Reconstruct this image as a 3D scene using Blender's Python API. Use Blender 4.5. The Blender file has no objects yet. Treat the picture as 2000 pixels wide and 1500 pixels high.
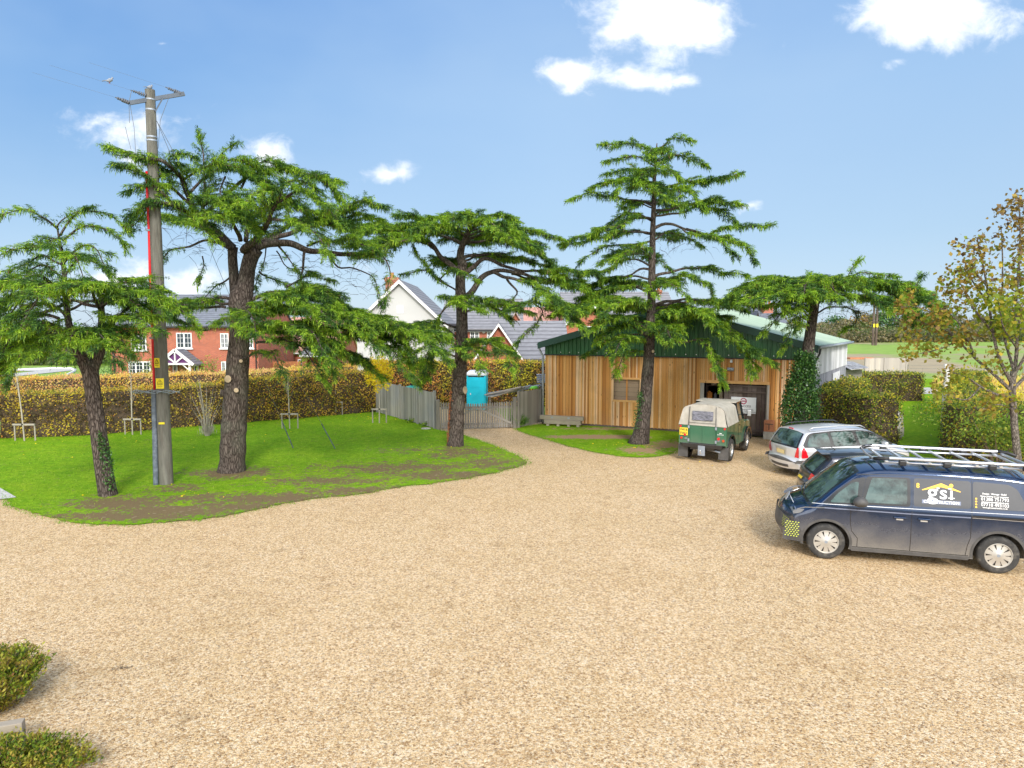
import bpy, bmesh, math, random
import numpy as np
from mathutils import Vector, Matrix, geometry
R = math.radians
PI = math.pi
random.seed(7)
rng = np.random.default_rng(11)
C = bpy.context.scene.collection

# ------------------------------------------------------------------ camera
CH = 4.7                      # camera height, metres
F = 1333.0                    # focal length in photo pixels (2000 wide)
PITCH = R(4.9)
cam_d = bpy.data.cameras.new("camera")
cam_d.sensor_width = 36.0
cam_d.lens = 36.0 * F / 2000.0
cam_d.clip_end = 5000
cam = bpy.data.objects.new("camera", cam_d)
C.objects.link(cam)
cam.location = (0, 0, CH)
cam.rotation_euler = (R(90) - PITCH, 0, 0)
bpy.context.scene.camera = cam

# ------------------------------------------------------------------ light
SUN_EL, SUN_AZ = R(33), R(169)      # azimuth clockwise from +Y: behind the camera, to the right
sun_d = bpy.data.lights.new("sun", 'SUN')
sun_d.energy = 1.5
sun_d.angle = R(12)
sun_d.color = (1.0, 0.95, 0.87)
sun = bpy.data.objects.new("sun", sun_d)
C.objects.link(sun)
sdir = Vector((math.sin(SUN_AZ) * math.cos(SUN_EL), math.cos(SUN_AZ) * math.cos(SUN_EL), math.sin(SUN_EL)))
sun.rotation_euler = (-sdir).to_track_quat('-Z', 'Y').to_euler()
vs = bpy.context.scene.view_settings
vs.view_transform = 'Standard'
vs.look = 'None'
vs.exposure = 1.15
vs.gamma = 1.0

def ray(px, py):
    u = (px - 1000.0) / F
    v = (py - 750.0) / F
    return (u, math.cos(PITCH) - v * math.sin(PITCH), -math.sin(PITCH) - v * math.cos(PITCH))
def G(px, py, z=0.0):               # where the view ray of a photo pixel meets height z
    d = ray(px, py)
    t = (z - CH) / d[2]
    return Vector((d[0] * t, d[1] * t, z))
def A(px, py, Y):                   # the point of that ray at distance Y
    d = ray(px, py)
    t = Y / d[1]
    return Vector((d[0] * t, Y, CH + d[2] * t))

# ------------------------------------------------------------------ node helpers
class NT:
    def __init__(s, tree):
        s.t = tree; s.n = tree.nodes; s.l = tree.links
    def new(s, typ, **kw):
        n = s.n.new(typ)
        for k, v in kw.items():
            setattr(n, k, v)
        return n
    def link(s, a, b):
        s.l.new(a, b)
    def val(s, x, sock):
        if isinstance(x, (int, float)): sock.default_value = x
        elif isinstance(x, (tuple, list)): sock.default_value = tuple(x) if len(x) == len(sock.default_value) else (*x, 1.0)
        else: s.l.new(x, sock)
    def math(s, op, a, b=0.0, c=None, clamp=False):
        n = s.new('ShaderNodeMath', operation=op, use_clamp=clamp)
        s.val(a, n.inputs[0]); s.val(b, n.inputs[1])
        if c is not None: s.val(c, n.inputs[2])
        return n.outputs[0]
    def vmath(s, op, a, b=None):
        n = s.new('ShaderNodeVectorMath', operation=op)
        s.val(a, n.inputs[0])
        if b is not None: s.val(b, n.inputs[1])
        return n.outputs['Value'] if op in ('LENGTH', 'DOT_PRODUCT', 'DISTANCE') else n.outputs[0]
    def mix(s, f, a, b, blend='MIX'):
        n = s.new('ShaderNodeMix', data_type='RGBA', blend_type=blend)
        s.val(f, n.inputs[0]); s.val(a, n.inputs[6]); s.val(b, n.inputs[7])
        return n.outputs[2]
    def noise(s, vec, scale, detail=4, rough=0.55, dist=0.0):
        n = s.new('ShaderNodeTexNoise')
        n.inputs['Scale'].default_value = scale; n.inputs['Detail'].default_value = detail
        n.inputs['Roughness'].default_value = rough; n.inputs['Distortion'].default_value = dist
        if vec is not None: s.link(vec, n.inputs['Vector'])
        return n.outputs[0]
    def ramp(s, f, stops, interp='LINEAR'):
        n = s.new('ShaderNodeValToRGB')
        cr = n.color_ramp; cr.interpolation = interp
        while len(cr.elements) < len(stops): cr.elements.new(0.5)
        for e, (p, c) in zip(cr.elements, stops):
            e.position = p
            e.color = (*c, 1.0) if not isinstance(c, (int, float)) else (c, c, c, 1.0)
        s.link(f, n.inputs[0])
        return n.outputs[0]
    def mapr(s, f, a, b, c=0.0, d=1.0, smooth=False):
        n = s.new('ShaderNodeMapRange')
        if smooth: n.interpolation_type = 'SMOOTHSTEP'
        s.val(f, n.inputs[0])
        for i, x in enumerate((a, b, c, d)): n.inputs[i + 1].default_value = x
        return n.outputs[0]
    def comb(s, x, y, z):
        n = s.new('ShaderNodeCombineXYZ')
        s.val(x, n.inputs[0]); s.val(y, n.inputs[1]); s.val(z, n.inputs[2])
        return n.outputs[0]
    def sep(s, v):
        n = s.new('ShaderNodeSeparateXYZ'); s.link(v, n.inputs[0]); return n.outputs
    def obj(s):
        return s.new('ShaderNodeTexCoord').outputs['Object']
    def bump(s, h, strength, dist=0.02):
        n = s.new('ShaderNodeBump')
        n.inputs['Strength'].default_value = strength; n.inputs['Distance'].default_value = dist
        s.link(h, n.inputs['Height'])
        return n.outputs[0]

MATS = {}
def newmat(name):
    m = bpy.data.materials.new(name)
    m.use_nodes = True
    t = NT(m.node_tree)
    b = [n for n in m.node_tree.nodes if n.type == 'BSDF_PRINCIPLED'][0]
    MATS[name] = m
    return m, t, b
def simple(name, col, rough=0.6, metal=0.0, coat=0.0, var=0.12, vs_=3.0, bump=0.0, bs=40.0, spec=None, stretch=(1, 1, 1), grime=None):
    m, t, b = newmat(name)
    o = t.obj()
    if stretch != (1, 1, 1):
        o = t.vmath('MULTIPLY', o, stretch)
    if var > 0:
        n = t.noise(o, vs_, 5)
        c = t.mix(t.mapr(n, .3, .7), tuple(max(0, x * (1 - var)) for x in col), tuple(min(1, x * (1 + var)) for x in col))
        if grime:
            g = t.noise(o, grime[1], 6, .7)
            c = t.mix(t.mapr(g, grime[2], grime[3], 0, grime[4]), c, grime[0])
        t.link(c, b.inputs['Base Color'])
    else:
        b.inputs['Base Color'].default_value = (*col, 1)
    b.inputs['Roughness'].default_value = rough
    b.inputs['Metallic'].default_value = metal
    b.inputs['Coat Weight'].default_value = coat
    b.inputs['Coat Roughness'].default_value = 0.05
    if spec is not None: b.inputs['Specular IOR Level'].default_value = spec
    if bump > 0:
        t.link(t.bump(t.noise(o, bs, 5), bump), b.inputs['Normal'])
    return m

# ------------------------------------------------------------------ world: physical sky plus cumulus in world directions
w = bpy.data.worlds.new("World")
bpy.context.scene.world = w
w.use_nodes = True
t = NT(w.node_tree)
for n in list(t.n): t.n.remove(n)
out = t.new('ShaderNodeOutputWorld')
bg = t.new('ShaderNodeBackground')
sky = t.new('ShaderNodeTexSky', sky_type='NISHITA')
sky.sun_disc = False
sky.sun_elevation = SUN_EL
sky.sun_rotation = SUN_AZ
sky.altitude = 50
sky.air_density = 1.0
sky.dust_density = 0.6
sky.ozone_density = 1.6
dirv = t.new('ShaderNodeTexCoord').outputs['Generated']
dx, dy, dz = t.sep(dirv)
SKYK = 0.115
skyc = t.mix(1.0, sky.outputs[0], (SKYK * 0.93, SKYK * 1.06, SKYK * 1.22, 1), 'MULTIPLY')
# thin high veil: whitens the sky towards the horizon and, faintly, everywhere
veil = 0.92
vn = t.noise(t.vmath('MULTIPLY', dirv, (2.0, 2.0, 4.0)), 1.3, 4)

vcol = t.ramp(dz, [(0.0, (.265, .320, .375)), (0.12, (.200, .280, .365)), (0.30, (.170, .262, .385)), (0.42, (.128, .220, .375)), (0.8, (.085, .17, .34))])
vcol = t.mix(t.math('MULTIPLY', t.mapr(dx, 0.05, -.50), t.mapr(dz, 0.05, .35)), vcol, t.mix(1.0, vcol, (.46, .66, .86, 1), 'MULTIPLY'))
vcol = t.mix(t.mapr(vn, .35, .65, 0, .35), vcol, (.215, .295, .390, 1))
skyc = t.mix(veil, skyc, vcol)
# cumulus: tangent coordinates of the northern half of the sky
ay = t.math('MAXIMUM', t.math('ABSOLUTE', dy), 0.08)
tu = t.math('DIVIDE', dx, ay)
tv = t.math('DIVIDE', dz, ay)
p = t.comb(tu, tv, 0.0)
wn = t.new('ShaderNodeTexNoise'); wn.inputs['Scale'].default_value = 9; wn.inputs['Detail'].default_value = 7
t.link(t.comb(tu, t.math('MULTIPLY', tv, 1.5), dy), wn.inputs['Vector'])
warp = t.vmath('MULTIPLY', t.vmath('SUBTRACT', wn.outputs['Color'], (.5, .5, .5)), (.10, .07, 0))
pw = t.vmath('ADD', p, warp)
def blob(px, py, rx, ry, amp):
    d = ray(px, py)
    c = (d[0] / d[1], d[2] / d[1], 0)
    q = t.vmath('SUBTRACT', pw, c)
    q = t.vmath('MULTIPLY', q, (F / rx, F / ry, 0))
    l = t.vmath('LENGTH', q)
    return t.math('MULTIPLY', t.mapr(l, 0.0, 1.5, 1.0, 0.0), amp)
blobs = [(1300, 40, 150, 75, 1.25), (1195, 66, 60, 28, .95), (1370, 70, 60, 45, .8), (1110, 145, 78, 34, 1.05), (1225, 150, 120, 30, 1.05), (1340, 158, 55, 18, .8),
         (1810, 18, 165, 62, 1.3), (1760, 55, 60, 30, .8), (1420, 5, 60, 22, .6),
         (225, 262, 100, 55, .82), (185, 232, 70, 26, .7), (260, 310, 70, 45, .65), (330, 280, 60, 60, .55), (540, 300, 62, 42, .95), (325, 80, 30, 10, .5),
         (762, 336, 64, 26, 1.0), (1450, 411, 30, 14, .8), (1760, 120, 30, 12, .45),
         (250, 545, 110, 40, .85), (370, 560, 90, 48, .85), (680, 535, 60, 28, .55), (560, 560, 60, 30, .4), (1640, 500, 90, 8, .15)]
acc = None
for b_ in blobs:
    v_ = blob(*b_)
    acc = v_ if acc is None else t.math('MAXIMUM', acc, v_)
front = t.math('GREATER_THAN', dy, 0.0)
acc = t.math('MULTIPLY', acc, front)
# unseen cumulus added behind the camera for reflections and fill light
back = t.mapr(t.noise(t.vmath('MULTIPLY', dirv, (1.6, 1.6, 3.0)), 1.5, 6, .6), .40, .60)
back = t.math('MULTIPLY', t.math('MULTIPLY', back, t.mapr(dy, 0.10, -0.20)), t.mapr(dz, -.02, .05))
fn = t.noise(t.comb(tu, t.math('MULTIPLY', tv, 1.35), dy), 16, 9, .62, .3)
dens = t.math('ADD', acc, t.math('MULTIPLY', t.math('SUBTRACT', fn, .5), 1.5))
cl = t.mapr(dens, 0.26, 0.88, 0, 1, True)
fn2 = t.noise(t.comb(tu, tv, t.math('ADD', dy, 3.0)), 12, 6, .6)
ccol = t.mix(t.mapr(dens, .5, 1.25), (0.50, 0.53, 0.57, 1), (0.62, 0.62, 0.62, 1))
ccol = t.mix(t.mapr(fn2, .42, .68, 0, .5), ccol, (0.40, 0.44, 0.50, 1))
skyc = t.mix(cl, skyc, ccol)
skyc = t.mix(back, skyc, (1.62, 1.58, 1.50, 1))     # added rear cloud, brightened beyond the visible clouds as fill light
t.link(skyc, bg.inputs[0])
bg.inputs[1].default_value = 1.0
t.link(bg.outputs[0], out.inputs[0])

# ------------------------------------------------------------------ mesh helpers
def tag(o, label=None, cat=None, group=None, kind=None):
    if label: o['label'] = label
    if cat: o['category'] = cat
    if group: o['group'] = group
    if kind: o['kind'] = kind
    return o
def empty(name, loc=(0, 0, 0), rz=0.0):
    o = bpy.data.objects.new(name, None)
    C.objects.link(o)
    o.location = loc; o.rotation_euler = (0, 0, rz)
    o.empty_display_size = 0.3
    return o
def link(name, me, parent=None, mats=None):
    o = bpy.data.objects.new(name, me)
    C.objects.link(o)
    if parent is not None: o.parent = parent
    if mats is not None:
        for m in (mats if isinstance(mats, (list, tuple)) else [mats]):
            me.materials.append(MATS[m] if isinstance(m, str) else m)
    return o

class MB:
    def __init__(s):
        s.v = []; s.f = []; s.mi = []
    def add(s, verts, faces, mi=0):
        k = len(s.v)
        s.v += [tuple(a) for a in verts]
        for f in faces:
            s.f.append(tuple(i + k for i in f)); s.mi.append(mi)
        return s
    def box(s, c, size, rz=0.0, mi=0, ry=0.0, rx=0.0):
        hx, hy, hz = size[0] / 2, size[1] / 2, size[2] / 2
        M = Matrix.Rotation(rz, 3, 'Z') @ Matrix.Rotation(ry, 3, 'Y') @ Matrix.Rotation(rx, 3, 'X')
        vs_ = [Vector(c) + M @ Vector((x * hx, y * hy, z * hz)) for z in (-1, 1) for y in (-1, 1) for x in (-1, 1)]
        return s.add(vs_, [(0, 2, 3, 1), (4, 5, 7, 6), (0, 1, 5, 4), (2, 6, 7, 3), (0, 4, 6, 2), (1, 3, 7, 5)], mi)
    def bb(s, x0, x1, y0, y1, z0, z1, mi=0):
        return s.box(((x0 + x1) / 2, (y0 + y1) / 2, (z0 + z1) / 2), (x1 - x0, y1 - y0, z1 - z0), 0, mi)
    def bar(s, a, b, w_, h_=None, mi=0):          # square bar from a to b
        a = Vector(a); b = Vector(b); d = b - a
        if d.length < 1e-6: return s
        h_ = h_ or w_
        q = d.to_track_quat('Z', 'Y').to_matrix()
        if abs(d.normalized().z) < .95:           # keep bars upright
            x = d.cross(Vector((0, 0, 1))).normalized(); y = x.cross(d).normalized()
        else:
            x = q @ Vector((1, 0, 0)); y = q @ Vector((0, 1, 0))
        vs_ = [p_ + x * sx * w_ / 2 + y * sy * h_ / 2 for p_ in (a, b) for sy in (-1, 1) for sx in (-1, 1)]
        return s.add(vs_, [(0, 2, 3, 1), (4, 5, 7, 6), (0, 1, 5, 4), (2, 6, 7, 3), (0, 4, 6, 2), (1, 3, 7, 5)], mi)
    def tube(s, pts, rad, n=8, mi=0, cap=True):
        pts = [Vector(p_) for p_ in pts]
        if isinstance(rad, (int, float)): rad = [rad] * len(pts)
        k = len(s.v)
        up = None
        for i, p_ in enumerate(pts):
            d = (pts[min(i + 1, len(pts) - 1)] - pts[max(i - 1, 0)])
            d = d.normalized() if d.length > 1e-9 else Vector((0, 0, 1))
            if up is None:
                up = d.orthogonal().normalized()
            x = (up - d * up.dot(d))
            x = x.normalized() if x.length > 1e-6 else d.orthogonal().normalized()
            up = x
            y = d.cross(x)
            for j in range(n):
                a = 2 * PI * j / n
                s.v.append(tuple(p_ + (x * math.cos(a) + y * math.sin(a)) * rad[i]))
        for i in range(len(pts) - 1):
            for j in range(n):
                a, b = k + i * n + j, k + i * n + (j + 1) % n
                s.f.append((a, b, b + n, a + n)); s.mi.append(mi)
        if cap:
            s.f.append(tuple(k + j for j in range(n))[::-1]); s.mi.append(mi)
            s.f.append(tuple(k + (len(pts) - 1) * n + j for j in range(n))); s.mi.append(mi)
        return s
    def lathe(s, prof, c=(0, 0, 0), axis='z', n=24, mi=0):
        k = len(s.v); m = len(prof)
        for j in range(n):
            a = 2 * PI * j / n
            for r_, h in prof:
                if axis == 'z': q = (r_ * math.cos(a), r_ * math.sin(a), h)
                elif axis == 'y': q = (r_ * math.cos(a), h, r_ * math.sin(a))
                else: q = (h, r_ * math.cos(a), r_ * math.sin(a))
                s.v.append((c[0] + q[0], c[1] + q[1], c[2] + q[2]))
        for j in range(n):
            for i in range(m - 1):
                a = k + j * m + i; b = k + ((j + 1) % n) * m + i
                s.f.append((a, b, b + 1, a + 1)); s.mi.append(mi)
        return s
    def poly(s, pts, mi=0):
        return s.add(pts, [tuple(range(len(pts)))], mi)
    def prism(s, prof, a, b, mi=0):               # closed profile (list of Vector offsets) swept from a to b
        n = len(prof); a = Vector(a); b = Vector(b)
        vs_ = [a + Vector(q) for q in prof] + [b + Vector(q) for q in prof]
        fs = [(i, (i + 1) % n, (i + 1) % n + n, i + n) for i in range(n)] + [tuple(range(n))[::-1], tuple(range(n, 2 * n))]
        return s.add(vs_, fs, mi)
    def build(s, name, mats, parent=None, smooth=False, bevel=0.0, sharp=None):
        me = bpy.data.meshes.new(name)
        me.from_pydata(s.v, [], s.f)
        o = link(name, me, parent, mats)
        if len(set(s.mi)) > 1 or (s.mi and s.mi[0]):
            me.polygons.foreach_set('material_index', s.mi)
        bm = bmesh.new(); bm.from_mesh(me)
        bmesh.ops.recalc_face_normals(bm, faces=bm.faces)
        bm.to_mesh(me); bm.free()
        if smooth:
            me.polygons.foreach_set('use_smooth', [True] * len(me.polygons))
            if sharp: me.set_sharp_from_angle(angle=R(sharp))
        if bevel > 0:
            md = o.modifiers.new('bevel', 'BEVEL'); md.width = bevel; md.segments = 2; md.limit_method = 'ANGLE'
        me.update()
        return o

def np_mesh(name, V, Q, mats, parent=None, tri=False, smooth=False):
    """V (n,3) floats, Q (m,4|3) indices"""
    me = bpy.data.meshes.new(name)
    k = Q.shape[1]
    me.vertices.add(len(V)); me.vertices.foreach_set('co', V.astype(np.float32).ravel())
    me.loops.add(len(Q) * k); me.loops.foreach_set('vertex_index', Q.astype(np.int32).ravel())
    me.polygons.add(len(Q))
    me.polygons.foreach_set('loop_start', np.arange(0, len(Q) * k, k, dtype=np.int32))
    me.update(calc_edges=True)
    if smooth: me.polygons.foreach_set('use_smooth', np.ones(len(Q), dtype=bool))
    return link(name, me, parent, mats)

def kites(P, D, L, Wd, up=None, jit=0.6):
    """leaf-shaped quads: base P, unit direction D, length L, width Wd"""
    n = len(P)
    D = D / (np.linalg.norm(D, axis=1, keepdims=True) + 1e-9)
    U = rng.normal(0, jit, (n, 3)); U[:, 2] += 1.0 if up is None else up
    S = np.cross(D, U); S /= (np.linalg.norm(S, axis=1, keepdims=True) + 1e-9)
    N = np.cross(S, D)
    L = L[:, None]; Wd = Wd[:, None]
    V = np.stack([P, P + D * L * .5 + S * Wd * .5 + N * L * .03, P + D * L - N * L * .04, P + D * L * .5 - S * Wd * .5 + N * L * .03], 1).reshape(-1, 3)
    Q = np.arange(4 * n).reshape(-1, 4)
    return V, Q
def rnd_unit(n):
    d = rng.normal(0, 1, (n, 3))
    return d / np.linalg.norm(d, axis=1, keepdims=True)
def leaves(name, P, size, mats, parent=None, asp=.6, flat=.0, droop=0.0, parts=None):
    n = len(P)
    D = rnd_unit(n); D[:, 2] = D[:, 2] * (1 - flat) - droop
    L = size * rng.uniform(.65, 1.35, n)
    V, Q = kites(P, D, L, L * asp, jit=1.0)
    return np_mesh(name, V, Q, mats, parent)

def text_mesh(body, size, name, mat, parent, loc, rot, sx=1.0, bold=0.0, align='CENTER', thick=0.001):
    cu = bpy.data.curves.new('lettering', 'FONT')
    cu.body = body; cu.size = size; cu.align_x = align; cu.align_y = 'CENTER'
    cu.offset = bold; cu.extrude = thick; cu.resolution_u = 3
    tmp = bpy.data.objects.new('tmp', cu)
    C.objects.link(tmp)
    dg = bpy.context.evaluated_depsgraph_get()
    me = bpy.data.meshes.new_from_object(tmp.evaluated_get(dg))
    bpy.data.objects.remove(tmp)
    me.materials.clear()
    o = link(name, me, parent, mat)
    o.location = loc; o.rotation_euler = rot; o.scale = (sx, 1, 1)
    return o
# ------------------------------------------------------------------ materials
def leafmat(name, stops, rough=.55, trans=.45, patch=None, spec=.3, ps=1.2, gain=1.45):
    """leaf colour by individual leaf, with an optional second palette in patches"""
    m, t, b = newmat(name)
    g = t.new('ShaderNodeNewGeometry')
    rnd = g.outputs['Random Per Island']
    gn = lambda S: [(p_, tuple(min(.85, x * gain) for x in c_)) for p_, c_ in S]
    stops = gn(stops)
    if patch: patch = (gn(patch[0]), patch[1], patch[2])
    c = t.ramp(rnd, stops)
    if patch:
        c2 = t.ramp(rnd, patch[0])
        c = t.mix(t.mapr(t.noise(t.obj(), ps, 3), patch[1], patch[2]), c, c2)
    t.link(c, b.inputs['Base Color'])
    b.inputs['Roughness'].default_value = rough
    b.inputs['Specular IOR Level'].default_value = spec
    tr = t.new('ShaderNodeBsdfTranslucent')
    t.link(t.mix(1.0, c, (1.25, 1.3, .7, 1), 'MULTIPLY'), tr.inputs[0])
    mx = t.new('ShaderNodeMixShader'); mx.inputs[0].default_value = trans
    t.link(b.outputs[0], mx.inputs[1]); t.link(tr.outputs[0], mx.inputs[2])
    o = [n for n in t.n if n.type == 'OUTPUT_MATERIAL'][0]
    t.link(mx.outputs[0], o.inputs[0])
    return m
leafmat('cedar_needles', [(0, (.09, .06, .03)), (.035, (.08, .055, .03)), (.05, (.045, .095, .012)), (.45, (.090, .165, .014)), (.8, (.15, .225, .016)), (1, (.22, .29, .025))], patch=([(0, (.07, .05, .03)), (.05, (.010, .030, .010)), (.6, (.026, .066, .014)), (1, (.07, .13, .018))], .46, .56), ps=1.9, trans=.34, gain=2.35)
leafmat('dead_twigs', [(0, (.08, .06, .04)), (1, (.16, .12, .08))], trans=.1)
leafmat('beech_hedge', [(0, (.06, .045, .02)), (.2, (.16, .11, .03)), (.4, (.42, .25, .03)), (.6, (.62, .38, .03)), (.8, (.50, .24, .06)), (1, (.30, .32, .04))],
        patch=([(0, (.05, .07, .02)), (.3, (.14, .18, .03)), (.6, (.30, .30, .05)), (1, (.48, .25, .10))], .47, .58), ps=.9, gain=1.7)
leafmat('golden_hedge', [(0, (.22, .11, .05)), (.3, (.50, .27, .08)), (.6, (.72, .43, .06)), (.85, (.60, .28, .15)), (1, (.35, .38, .06))],
        patch=([(0, (.36, .16, .09)), (.5, (.60, .32, .18)), (.8, (.35, .33, .08)), (1, (.68, .45, .12))], .45, .58), ps=.5, gain=1.75)
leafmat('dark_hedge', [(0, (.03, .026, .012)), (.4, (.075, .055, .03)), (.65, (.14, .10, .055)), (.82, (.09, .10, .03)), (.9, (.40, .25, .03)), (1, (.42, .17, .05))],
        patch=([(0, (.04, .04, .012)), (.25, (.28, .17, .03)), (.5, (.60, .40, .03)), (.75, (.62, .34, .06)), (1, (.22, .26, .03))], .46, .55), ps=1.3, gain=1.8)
leafmat('mixed_hedge', [(0, (.03, .05, .015)), (.3, (.07, .11, .02)), (.6, (.15, .21, .03)), (.8, (.34, .31, .03)), (.93, (.60, .40, .04)), (1, (.10, .07, .03))],
        patch=([(0, (.04, .03, .018)), (.5, (.10, .08, .03)), (.75, (.20, .20, .04)), (1, (.50, .34, .04))], .50, .58), ps=1.6, gain=1.7)
leafmat('red_hedge', [(0, (.06, .05, .02)), (.3, (.20, .12, .05)), (.5, (.42, .16, .07)), (.75, (.50, .30, .06)), (1, (.16, .20, .04))],
        patch=([(0, (.05, .07, .015)), (.4, (.20, .22, .03)), (.7, (.50, .42, .03)), (1, (.60, .36, .05))], .46, .60), ps=.6, gain=1.9)
leafmat('gold_green_hedge', [(0, (.04, .035, .012)), (.25, (.10, .09, .02)), (.5, (.20, .22, .03)), (.75, (.50, .34, .04)), (1, (.30, .10, .04))],
        patch=([(0, (.06, .05, .02)), (.3, (.40, .26, .04)), (.6, (.65, .44, .04)), (.85, (.50, .24, .09)), (1, (.24, .28, .04))], .47, .56), ps=1.4, gain=1.55)
leafmat('green_bush', [(0, (.04, .08, .015)), (.5, (.12, .20, .03)), (1, (.26, .34, .05))], patch=([(0, (.05, .06, .02)), (.6, (.14, .14, .03)), (1, (.45, .36, .05))], .52, .66), ps=1.4)
leafmat('ivy_leaf', [(0, (.012, .035, .010)), (.5, (.025, .075, .015)), (.9, (.06, .14, .025)), (1, (.13, .22, .05))], rough=.35, trans=.15, spec=.5)
leafmat('maple_leaf', [(0, (.14, .09, .03)), (.2, (.26, .16, .04)), (.4, (.33, .23, .05)), (.6, (.22, .25, .04)), (.85, (.17, .25, .03)), (1, (.48, .36, .05))],
        patch=([(0, (.10, .16, .02)), (.6, (.24, .30, .03)), (1, (.46, .36, .05))], .46, .6), ps=.7, gain=1.15)
leafmat('maple_leaf_top', [(0, (.10, .06, .045)), (.5, (.21, .14, .05)), (1, (.34, .25, .05))], trans=.25, gain=1.1)
leafmat('yellow_leaf', [(0, (.50, .33, .015)), (.5, (.58, .42, .015)), (1, (.48, .45, .02))], trans=.3)
leafmat('far_wood', [(0, (.07, .065, .05)), (.3, (.12, .11, .07)), (.6, (.20, .16, .10)), (.85, (.15, .16, .08)), (1, (.28, .20, .10))],
        patch=([(0, (.03, .05, .02)), (1, (.12, .17, .05))], .48, .6), ps=.08)
leafmat('grass_blade', [(0, (.07, .18, .008)), (.5, (.15, .32, .012)), (.9, (.24, .42, .02)), (1, (.42, .42, .10))], trans=.4, rough=.6, gain=1.1)
leafmat('strap_leaf', [(0, (.03, .08, .015)), (.6, (.08, .18, .03)), (1, (.25, .33, .08))], trans=.3)
leafmat('shrub_leaf', [(0, (.03, .04, .015)), (.2, (.06, .10, .012)), (.5, (.14, .21, .02)), (.75, (.28, .32, .03)), (.9, (.38, .28, .06)), (1, (.22, .09, .05))], patch=([(0, (.14, .09, .03)), (.5, (.34, .26, .05)), (1, (.30, .36, .04))], .46, .58), ps=4.5, gain=1.3)

# bark
def barkmat(name, c1, c2, c3, sc=1.0):
    m, t, b = newmat(name)
    o = t.vmath('MULTIPLY', t.obj(), (1, 1, .22))
    v = t.new('ShaderNodeTexVoronoi', feature='DISTANCE_TO_EDGE'); v.inputs['Scale'].default_value = 20 * sc
    n1 = t.new('ShaderNodeTexNoise'); n1.inputs['Scale'].default_value = 6 * sc; n1.inputs['Detail'].default_value = 5
    t.link(o, n1.inputs['Vector'])
    ow = t.vmath('ADD', o, t.vmath('MULTIPLY', n1.outputs['Color'], (.15, .15, .15)))
    t.link(ow, v.inputs['Vector'])
    crack = t.mapr(v.outputs[0], 0, .20)
    f = t.noise(o, 24 * sc, 6, .7)
    c = t.mix(t.mapr(f, .3, .7), c2, c3)
    c = t.mix(t.mapr(crack, 0, 1, 1, 0), c, c1)
    c = t.mix(t.mapr(t.noise(t.obj(), 1.6, 4), .5, .72, 0, .4), c, (.16, .17, .13, 1))
    t.link(c, b.inputs['Base Color'])
    b.inputs['Roughness'].default_value = .95; b.inputs['Specular IOR Level'].default_value = .15
    h = t.math('ADD', t.math('MULTIPLY', crack, .7), t.math('MULTIPLY', f, .5))
    t.link(t.bump(h, .9, .035), b.inputs['Normal'])
    return m
barkmat('cedar_bark', (.035, .026, .022), (.095, .074, .064), (.19, .155, .135))
barkmat('maple_bark', (.06, .05, .04), (.24, .20, .17), (.38, .33, .29), 1.6)
simple('red_bark', (.30, .11, .045), .95, var=.5, vs_=14, bump=.6, bs=30)
simple('cut_wood', (.42, .33, .22), .85, var=.25, vs_=9)
simple('arm_steel', (.10, .12, .15), .5, metal=.3, var=.15)
simple('sapling_bark', (.40, .36, .30), .9, var=.2)
simple('birch_white', (.62, .60, .55), .8, var=.25, vs_=4)

# gravel
m, t, b = newmat('gravel')
o = t.obj()
def pebbles(scale):
    v = t.new('ShaderNodeTexVoronoi'); v.inputs['Scale'].default_value = scale
    t.link(o, v.inputs['Vector'])
    return v
v1 = pebbles(66); v2 = pebbles(32)
r1 = t.sep(v1.outputs['Color'])[0]; r2 = t.sep(v2.outputs['Color'])[1]
c1 = t.ramp(r1, [(0, (.10, .055, .03)), (.13, (.30, .17, .08)), (.3, (.58, .38, .19)), (.6, (.80, .58, .32)), (.8, (.88, .70, .46)), (.94, (.93, .86, .72)), (1, (.40, .34, .32))])
c2 = t.ramp(r2, [(0, (.16, .09, .045)), (.2, (.46, .29, .14)), (.6, (.80, .58, .33)), (1, (.95, .84, .66))])
c = t.mix(.5, c1, c2)
big = t.noise(o, .35, 5, .6)
med = t.noise(o, 2.2, 5, .65)
c = t.mix(t.mapr(big, .42, .68, 0, .40), c, t.mix(1, c, (.86, .83, .72, 1), 'MULTIPLY'))
c = t.mix(t.mapr(med, .5, .75, 0, .55), c, t.mix(1, c, (.74, .66, .52, 1), 'MULTIPLY'))
# wheel-worn, pinker swathe down the middle and dirt spots
dirt = t.mapr(t.noise(o, 1.1, 6, .7), .62, .72)
c = t.mix(t.math('MULTIPLY', dirt, .45), c, (.16, .11, .06, 1))
spot = t.mapr(t.noise(o, 7.0, 3, .6), .76, .80)
c = t.mix(t.math('MULTIPLY', spot, .8), c, (.09, .07, .05, 1))
sp = t.noise(o, 34, 3, .8)
c = t.mix(t.mapr(sp, .52, .74, 0, .75), c, t.mix(1, c, (.55, .44, .32, 1), 'MULTIPLY'))
c = t.mix(t.mapr(sp, .48, .30, 0, .5), c, (.92, .84, .70, 1))
c = t.mix(1, c, (.88, .85, .79, 1), 'MULTIPLY')
x_, y_, z_ = t.sep(o)
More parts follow.
